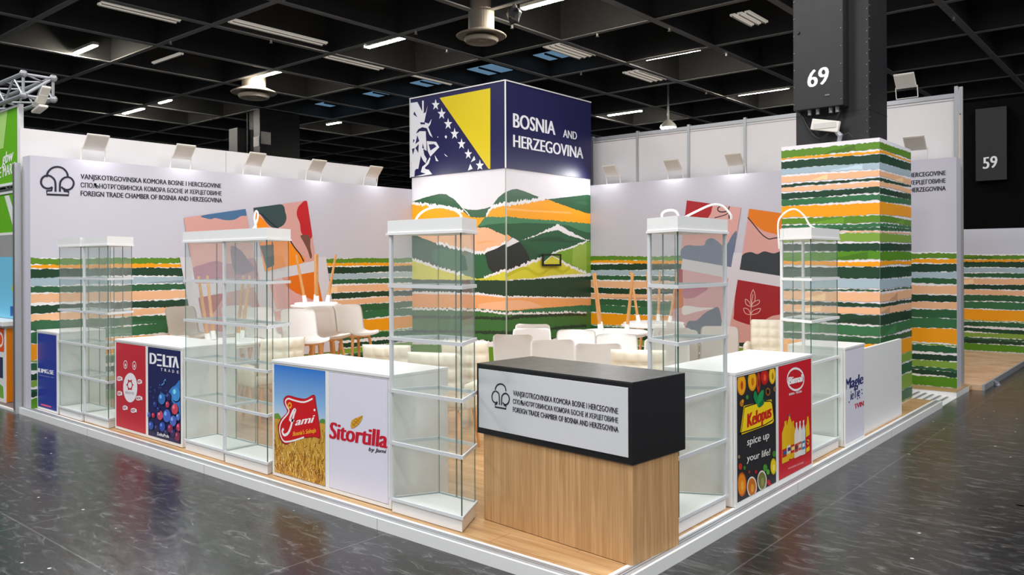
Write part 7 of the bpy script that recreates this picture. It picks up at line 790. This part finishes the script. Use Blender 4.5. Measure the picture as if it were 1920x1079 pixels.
# ================================================================== CEILING: LAMPS, DIFFUSERS, SKYLIGHTS
def lit_lamp(x, y, L, lb, z=8.08, power=70):
    t = thing('fluorescent_lamp', lb, 'ceiling lamp', (x, y, z), 0, 'lit fluorescent tubes in the ceiling grid')
    link('housing', bx(-L / 2, L / 2, -.09, .09, .0, .09), M_LAMPW, t); link('tube', bx(-L / 2 + .02, L / 2 - .02, -.06, .06, -.03, -.001), M_TUBE, t)
    o = area('lamp_light', (0, 0, -.05), L, .12, power); o.parent = t
for (x, y, L, lb) in ((-17.9, 15.5, 1.7, 'lit ceiling tube at upper centre left of the ceiling diffuser'), (-12.0, 15.7, 1.9, 'lit ceiling tube at the top centre above the tower'), (-12.3, 22.2, 1.9, 'lit ceiling tube above the right wall between the tower and the pillar'),
    (-25.2, 10.1, 1.4, 'lit ceiling tube at the upper left above the green banner'), (-23.85, 15.5, 1.4, 'lit ceiling tube just above the left ceiling diffuser'), (-33.95, 15.5, 1.8, 'lit ceiling tube low over the left white partition'), (-31.0, 15.4, .9, 'short lit ceiling tube right of the low left one'), (-30.1, 22.9, 1.0, 'small lit ceiling tube right of the far left pillar'), (-18.7, 29.6, 1.7, 'lit ceiling tube low behind the tower right edge'), (-12.4, 29.3, 2.0, 'lit ceiling tube low above the panelled partition')):
    lit_lamp(x, y, L, lb)
M_UNLIT_GLOW = mat('unlit_lamp', (226, 218, 206), .4, emit=.28)  # fixtures are unlit; faint glow added so they show pale against the ceiling
def dead_lamp(x, y, L, rows, lb, along='y'):
    t = thing('unlit_lamp', lb, 'ceiling lamp', (x, y, 8.1), 0, 'unlit white lamp reflectors in the ceiling grid')
    bm = bmesh.new()
    for i in range(rows):
        d = (i - (rows - 1) / 2) * .20
        if along == 'y': box(bm, d - .07, d + .07, -L / 2, L / 2, 0, .05)
        else: box(bm, -L / 2, L / 2, d - .07, d + .07, 0, .05)
    link('reflector', bm, M_UNLIT_GLOW, t)
    bm = bmesh.new()
    for i in range(rows):
        d = (i - (rows - 1) / 2) * .20
        tube(bm, [(d, -L / 2, -.02), (d, L / 2, -.02)] if along == 'y' else [(-L / 2, d, -.02), (L / 2, d, -.02)], .02, 6)
    link('tube', bm, M_SHELL, t)
for (x, y, L, n, lb, al) in ((-20.6, 9.6, 2.0, 2, 'unlit white lamp at the top left', 'y'), (-19.5, 13.0, 3.0, 2, 'long unlit white lamp right of the top left one', 'y'), (-20.6, 16.5, 2.2, 2, 'unlit white lamp below the lit upper centre tube', 'y'), (-14.5, 19.9, 1.8, 4, 'unlit four row lamp right of the round ceiling diffuser', 'y'), (-14.5, 24.3, 1.8, 4, 'unlit four row lamp above the BOSNIA sign right edge', 'y'),
    (-13.2, 12.6, 1.4, 3, 'unlit lamp at the top edge left of the round diffuser', 'y'), (-24.6, 12.3, 1.8, 1, 'thin unlit lamp along the beam at upper left', 'x'), (-18.3, 11.3, 2.2, 1, 'long unlit lamp along the beam at the top left of centre', 'x'), (-9.0, 20.4, 1.2, 3, 'unlit lamp at the top right of centre', 'y'), (-20.5, 19.8, 2.0, 1, 'thin unlit lamp left of the tower flag', 'y'), (-15.4, 25.8, 1.5, 1, 'thin unlit lamp along the beam above the BOSNIA sign', 'x')):
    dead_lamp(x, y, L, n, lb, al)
def diffuser(x, y, z, s, lb):
    t = thing('ceiling_diffuser', lb, 'air diffuser', (x, y, z), 0, 'round ceiling air diffusers'); t.scale = (s, s, s)
    bm = bmesh.new(); lathe(bm, [(.33, .10), (.33, 8.5 / s - z / s)], 32); link('duct', bm, M_DIFF, t)
    bm = bmesh.new(); lathe(bm, [(.36, .13), (.60, .03), (.64, .0), (.62, -.02), (.40, .02), (.36, .04)], 40); link('flange', bm, M_DIFF, t)
    bm = bmesh.new(); lathe(bm, [(.30, -.02), (.42, -.06), (.44, -.10), (.40, -.16), (.34, -.17), (.30, -.12), (.12, -.12), (.10, -.17), (.02, -.17)], 40); link('cone', bm, M_DIFF, t)
diffuser(-13.75, 15.05, 7.40, 1.0, 'round beige ceiling diffuser hanging above the tower')
diffuser(-25.0, 15.6, 7.62, 1.22, 'round beige ceiling diffuser above the left wall, before the far pillar')
M_SKYL = mat('skylight_glow', (104, 140, 170), .3, emit=.5)
for i, (x, y, a, b, lb) in enumerate(((-19.05, 21.3, 1.15, 1.15, 'blue skylight just above the tower flag, largest of the row'), (-16.15, 21.2, 1.0, .9, 'blue skylight below the four row lamp, right end of the row'), (-22.15, 21.3, 1.2, .9, 'blue skylight just left of the tower top'), (-25.0, 21.35, 1.3, .8, 'blue skylight second from the left end of the row'), (-28.2, 21.35, 1.3, .8, 'blue skylight at the left end of the row, right of the left pillar'))):
    t = thing('skylight', lb, 'skylight', (x, y, 8.5), 0, 'blue skylights in the ceiling'); link('pane', bx(-a / 2, a / 2, -b / 2, b / 2, 0, .02), M_SKYL, t); link('bar', bx(-.03, .03, -b / 2, b / 2, -.05, 0), M_DARK, t); link('shaft', bx(-a / 2, a / 2, -b / 2, b / 2, .021, .99), M_DARK, t)
for i, (x, y) in enumerate(((-16.2, 15.08), (-18.4, 15.08), (-13.87, 16.4), (-10.83, 19.4), (-12.6, 18.55), (-16.91, 17.0), (-19.95, 13.0), (-22.2, 11.2), (-10.83, 22.9), (-15.6, 22.0), (-4.75, 23.4), (-4.75, 20.1), (-8.2, 22.0), (-13.87, 27.6))):
    q = link('sprinkler', tb([(x, y, 8.0), (x, y, 7.93), (x, y, 7.91)], [.03, .03, .055], 8), M_LAMPW); tag(q, 'small white sprinkler head under a black ceiling beam', 'sprinkler', 'white sprinkler heads under the beams')
# foil scrap hanging from a beam and a distant bright spot
bm = bmesh.new(); rnd = random.Random(3); bmesh.ops.create_icosphere(bm, subdivisions=2, radius=.2)
for v in bm.verts: v.co = Vector((v.co.x * rnd.uniform(.5, 1.2), v.co.y * rnd.uniform(.5, 1.2), v.co.z * rnd.uniform(.6, 1.5) - .15))
tube(bm, [(0, 0, -.1), (.02, 0, .085)], .012, 6)
f = link('foil_scrap', bm, mat('crumpled_foil', (96, 96, 98), .4, .3), loc=(-12.7, 15.1, 7.91)); tag(f, 'crumpled translucent foil hanging from a beam right of the round diffuser', 'foil')
sp = thing('spot_lamp', 'small very bright lamp just above the panelled partition right of the tower', 'lamp', (-15.94, 28.44, 7.0))
bm = bmesh.new(); lathe(bm, [(.04, 2.5), (.04, .32), (.1, .3), (.3, .1), (.34, .0)], 20); link('housing', bm, M_LAMPW, sp); bm = bmesh.new(); lathe(bm, [(.30, -.03), (.30, .0)], 20); link('bulb', bm, mat('bright_bulb', (235, 246, 255), .3, emit=30.0), sp)

# ================================================================== NEIGHBOURING STANDS
# left: truss with green banners, orange counter
tr = thing('lighting_truss', 'silver lattice truss at the upper left above the green banner', 'truss', (0, 0, 0))
TY, TZ, TX1 = 3.46, 3.63, -10.36
bm = bmesh.new()
ch = [(TY, TZ), (TY + .32, TZ), (TY, TZ + .25), (TY + .32, TZ + .25)]
for y, z in ch: tube(bm, [(-14.0, y, z), (TX1, y, z)], .026, 8)
for k in range(12):
    x = TX1 - k * .30
    for (a, b) in ((0, 2), (1, 3), (0, 1), (2, 3)):
        p, q = ch[a], ch[b]
        if k % 2: p, q = q, p
        tube(bm, [(x, *p), (x - .30, *q)], .013, 6)
for a, b in ((0, 1), (1, 3), (3, 2), (2, 0), (0, 3)): tube(bm, [(TX1, *ch[a]), (TX1, *ch[b])], .018, 6)
for y, z in ch: bmesh.ops.create_uvsphere(bm, u_segments=10, v_segments=6, radius=.045, matrix=Matrix.Translation((TX1 + .01, y, z)))
link('lattice', bm, M_GALV, tr)
def banner(name, lb, x0, x1, y, z0, z1, fn):
    t = thing(name, lb, 'banner', (0, 0, 0)); p = link('panel', bx(x0, x1, y, y + .03, z0, z1), ink((100, 176, 30)), t)
    bm = bmesh.new(); box(bm, x1, x1 + .05, y - .012, y + .04, z0 - .03, z1 + .03); box(bm, x0, x1, y - .01, y + .038, z1, z1 + .03); box(bm, x0, x1, y - .01, y + .038, z0 - .03, z0); link('frame', bm, M_WHITE, t)
    P = Print('y', y, 3, off=.002); P.clip = (x0, x1, z0, z1); fn(P); P.build('banner_print', p); return t
def b1(P):
    P.poly(ink((170, 214, 120)), [(-12.4, 3.1), (-11.2, 3.1), (-11.05, 3.55), (-12.4, 3.55)])
    P.text(ink((240, 244, 236)), 'gbw', (-11.25, 2.90), (-10.86, 2.93), .14, .02, .25); P.text(ink((240, 244, 236)), 'E MART', (-11.35, 2.74), (-10.80, 2.77), .13, .02, .1)
banner('hanging_banner', 'green banner with white script hanging under the truss at the left edge', -12.4, -10.70, 3.52, 2.66, 3.55, b1)
def b2(P): P.poly(ink((226, 230, 226)), [(-11.30, 2.52), (-11.14, 2.52), (-10.86, 2.18), (-10.86, 2.06), (-10.96, 2.06)]); P.poly(ink((226, 230, 226)), [(-10.92, 2.06), (-10.66, 2.30), (-10.66, 2.2), (-10.76, 2.06)])
banner('lower_banner', 'green banner with large white letter at the left edge below the truss', -12.4, -10.66, 3.56, 2.06, 2.54, b2)
bm = bmesh.new()
for k in range(10): tube(bm, [(-10.5 - k * .2, 3.6, 2.60 + .09 * (k % 2)), (-10.7 - k * .2, 3.6, 2.69 - .09 * (k % 2))], .010, 6)
tube(bm, [(-12.6, 3.6, 2.60), (-10.45, 3.6, 2.60)], .016); tube(bm, [(-12.6, 3.6, 2.70), (-10.45, 3.6, 2.70)], .016)
q = link('thin_truss', bm, M_GALV); tag(q, 'thin lattice rail between the two green banners', 'truss')
s = thing('truss_lamp', 'white flat lamp heads clamped to the end of the truss', 'lamp', (-10.30, 3.62, 3.585))
for k_, (dx, dz, a) in enumerate(((0, 0, 25), (.10, .05, 40), (-.02, -.10, 10))):
    bm = bmesh.new(); box(bm, -.13, .13, -.05, .05, -.015, .02, 0, .012); bmesh.ops.transform(bm, matrix=Matrix.Translation((dx, 0, dz)) @ Matrix.Rotation(R(-a), 4, 'Y'), verts=bm.verts); link('lamp_head', bm, M_LAMPW, s)
oc = thing('orange_counter', 'orange sided counter with white top at the left edge', 'counter', (0, 0, 0))
link('body', bx(-12.4, -10.82, 3.41, 3.9, .0, .93), M_WHITE, oc)
link('side_panel', bx(-10.82, -10.805, 3.42, 3.9, .02, .90), ink((232, 132, 8)), oc)
link('worktop', bx(-12.45, -10.76, 3.36, 3.95, .93, .985, .004), M_WHITE, oc)
P = Print('y', 3.41, 4, off=.002); P.poly(ink((236, 90, 30)), [(-11.6, .60), (-10.86, .62), (-10.86, .90), (-11.6, .9)]); P.line(ink((244, 240, 236)), [(-11.0, .68), (-10.93, .70), (-10.9, .76), (-10.93, .82), (-11.0, .84)], .03); P.poly(ink((50, 60, 90)), [(-11.6, .3), (-10.9, .3), (-10.9, .55), (-11.6, .55)]); P.poly(ink((110, 170, 60)), [(-11.6, .06), (-10.88, .06), (-10.9, .2), (-11.2, .27), (-11.6, .2)])
P.build('front_print', oc)
pb = thing('poster_board', 'sky blue poster board standing behind the orange counter', 'poster', (0, 0, 0))
link('board', bx(-12.6, -10.98, 3.62, 3.70, .99, 1.76), ink((120, 200, 232)), pb); link('edge', bx(-10.98, -10.90, 3.60, 3.72, .99, 1.80), M_WHITE, pb)
P = Print('y', 3.62, 4, off=.002); P.poly(ink((190, 206, 70)), catmull([(-11.25, 1.35), (-11.0, 1.3), (-10.985, 1.46), (-11.12, 1.52)])); P.poly(ink((30, 96, 170)), [(-11.3, 1.02), (-11.0, 1.05), (-11.0, 1.16), (-11.3, 1.14)]); P.build('poster_print', pb)
nb = struct('wall_neighbour', bx(-16, -10.35, 4.6, 4.66, 0, 2.3), mat('grey_partition', (176, 176, 174), .6, noise=.05))
link('post', bx(-10.62, -10.56, 4.52, 4.60, 0, 2.4), M_ALU, nb)
bm = bmesh.new(); box(bm, -14, -10.08, 3.285, 3.32, 0, .022); box(bm, -14, -10.08, 3.32, 5.4, 0, .012, 1); struct('neighbour_carpet', bm, [M_WHITE, mat('brown_carpet', (120, 104, 98), .8, noise=.2, nscale=20)])
# right: the second striped stand farther down the aisle
bm = bmesh.new(); box(bm, -9, -2.08, 11.75, 17.0, .0, .07); fp = struct('platform_far', bm, wood_mat('pale_wood', (226, 190, 156), (196, 150, 112), (3, 3, 3), .35))
bm = bmesh.new(); box(bm, -2.08, -2.05, 11.75, 17.0, 0, .075); link('edge_strip', bm, M_ALU, fp)
bm = bmesh.new(); box(bm, -9, -2.12, 16.1, 16.2, .07, 2.22); wf = struct('wall_far', bm, mat('pale_blue_wall', (206, 208, 220), .6, noise=.03))
P = Print('y', 16.1, 4); P.clip = (-5, -2.13, .08, 2.2); P.below(ink(SG['wh']), [(-5, 1.775), (-2.13, 1.775)], .08, .012); stripes(P, -5, -2.13, BANDS, 16); P.build('stripe_mural', wf)
q = link('levelling_foot', tb([(-2.02, 12.4, .0), (-2.02, 12.4, .02), (-2.05, 12.36, .06)], [.05, .03, .015]), M_GALV); tag(q, 'small steel levelling foot beside the far platform edge', 'foot')
q = link('wood_block', bx(-2.26, -2.19, 11.66, 11.73, .0, .065, .006), M_OAK); tag(q, 'small wooden block under the wall end on the right', 'block')
rnd = random.Random(12)
for (x, y, lb) in ((-.55, 8.2, 'small white scrap of tape on the dark floor, right of the platform'), (-2.4, 2.95, 'thin pale scrap on the dark floor at the bottom left of centre'), (-.9, 6.4, 'pale scratch scrap on the dark floor at lower right')):
    bm = bmesh.new(); vs = [bm.verts.new((.05 * math.cos(a) * rnd.uniform(.4, 1), .02 * math.sin(a) * rnd.uniform(.4, 1), 0)) for a in [k * .9 for k in range(7)]]; f = bm.faces.new(vs); bmesh.ops.solidify(bm, geom=[f], thickness=-.002)
    q = link('floor_scrap', bm, mat('scrap_paper', (206, 202, 194), .7), loc=(x, y, .0025)); tag(q, lb, 'scrap', 'scraps on the hall floor')
bpy.context.view_layer.update()
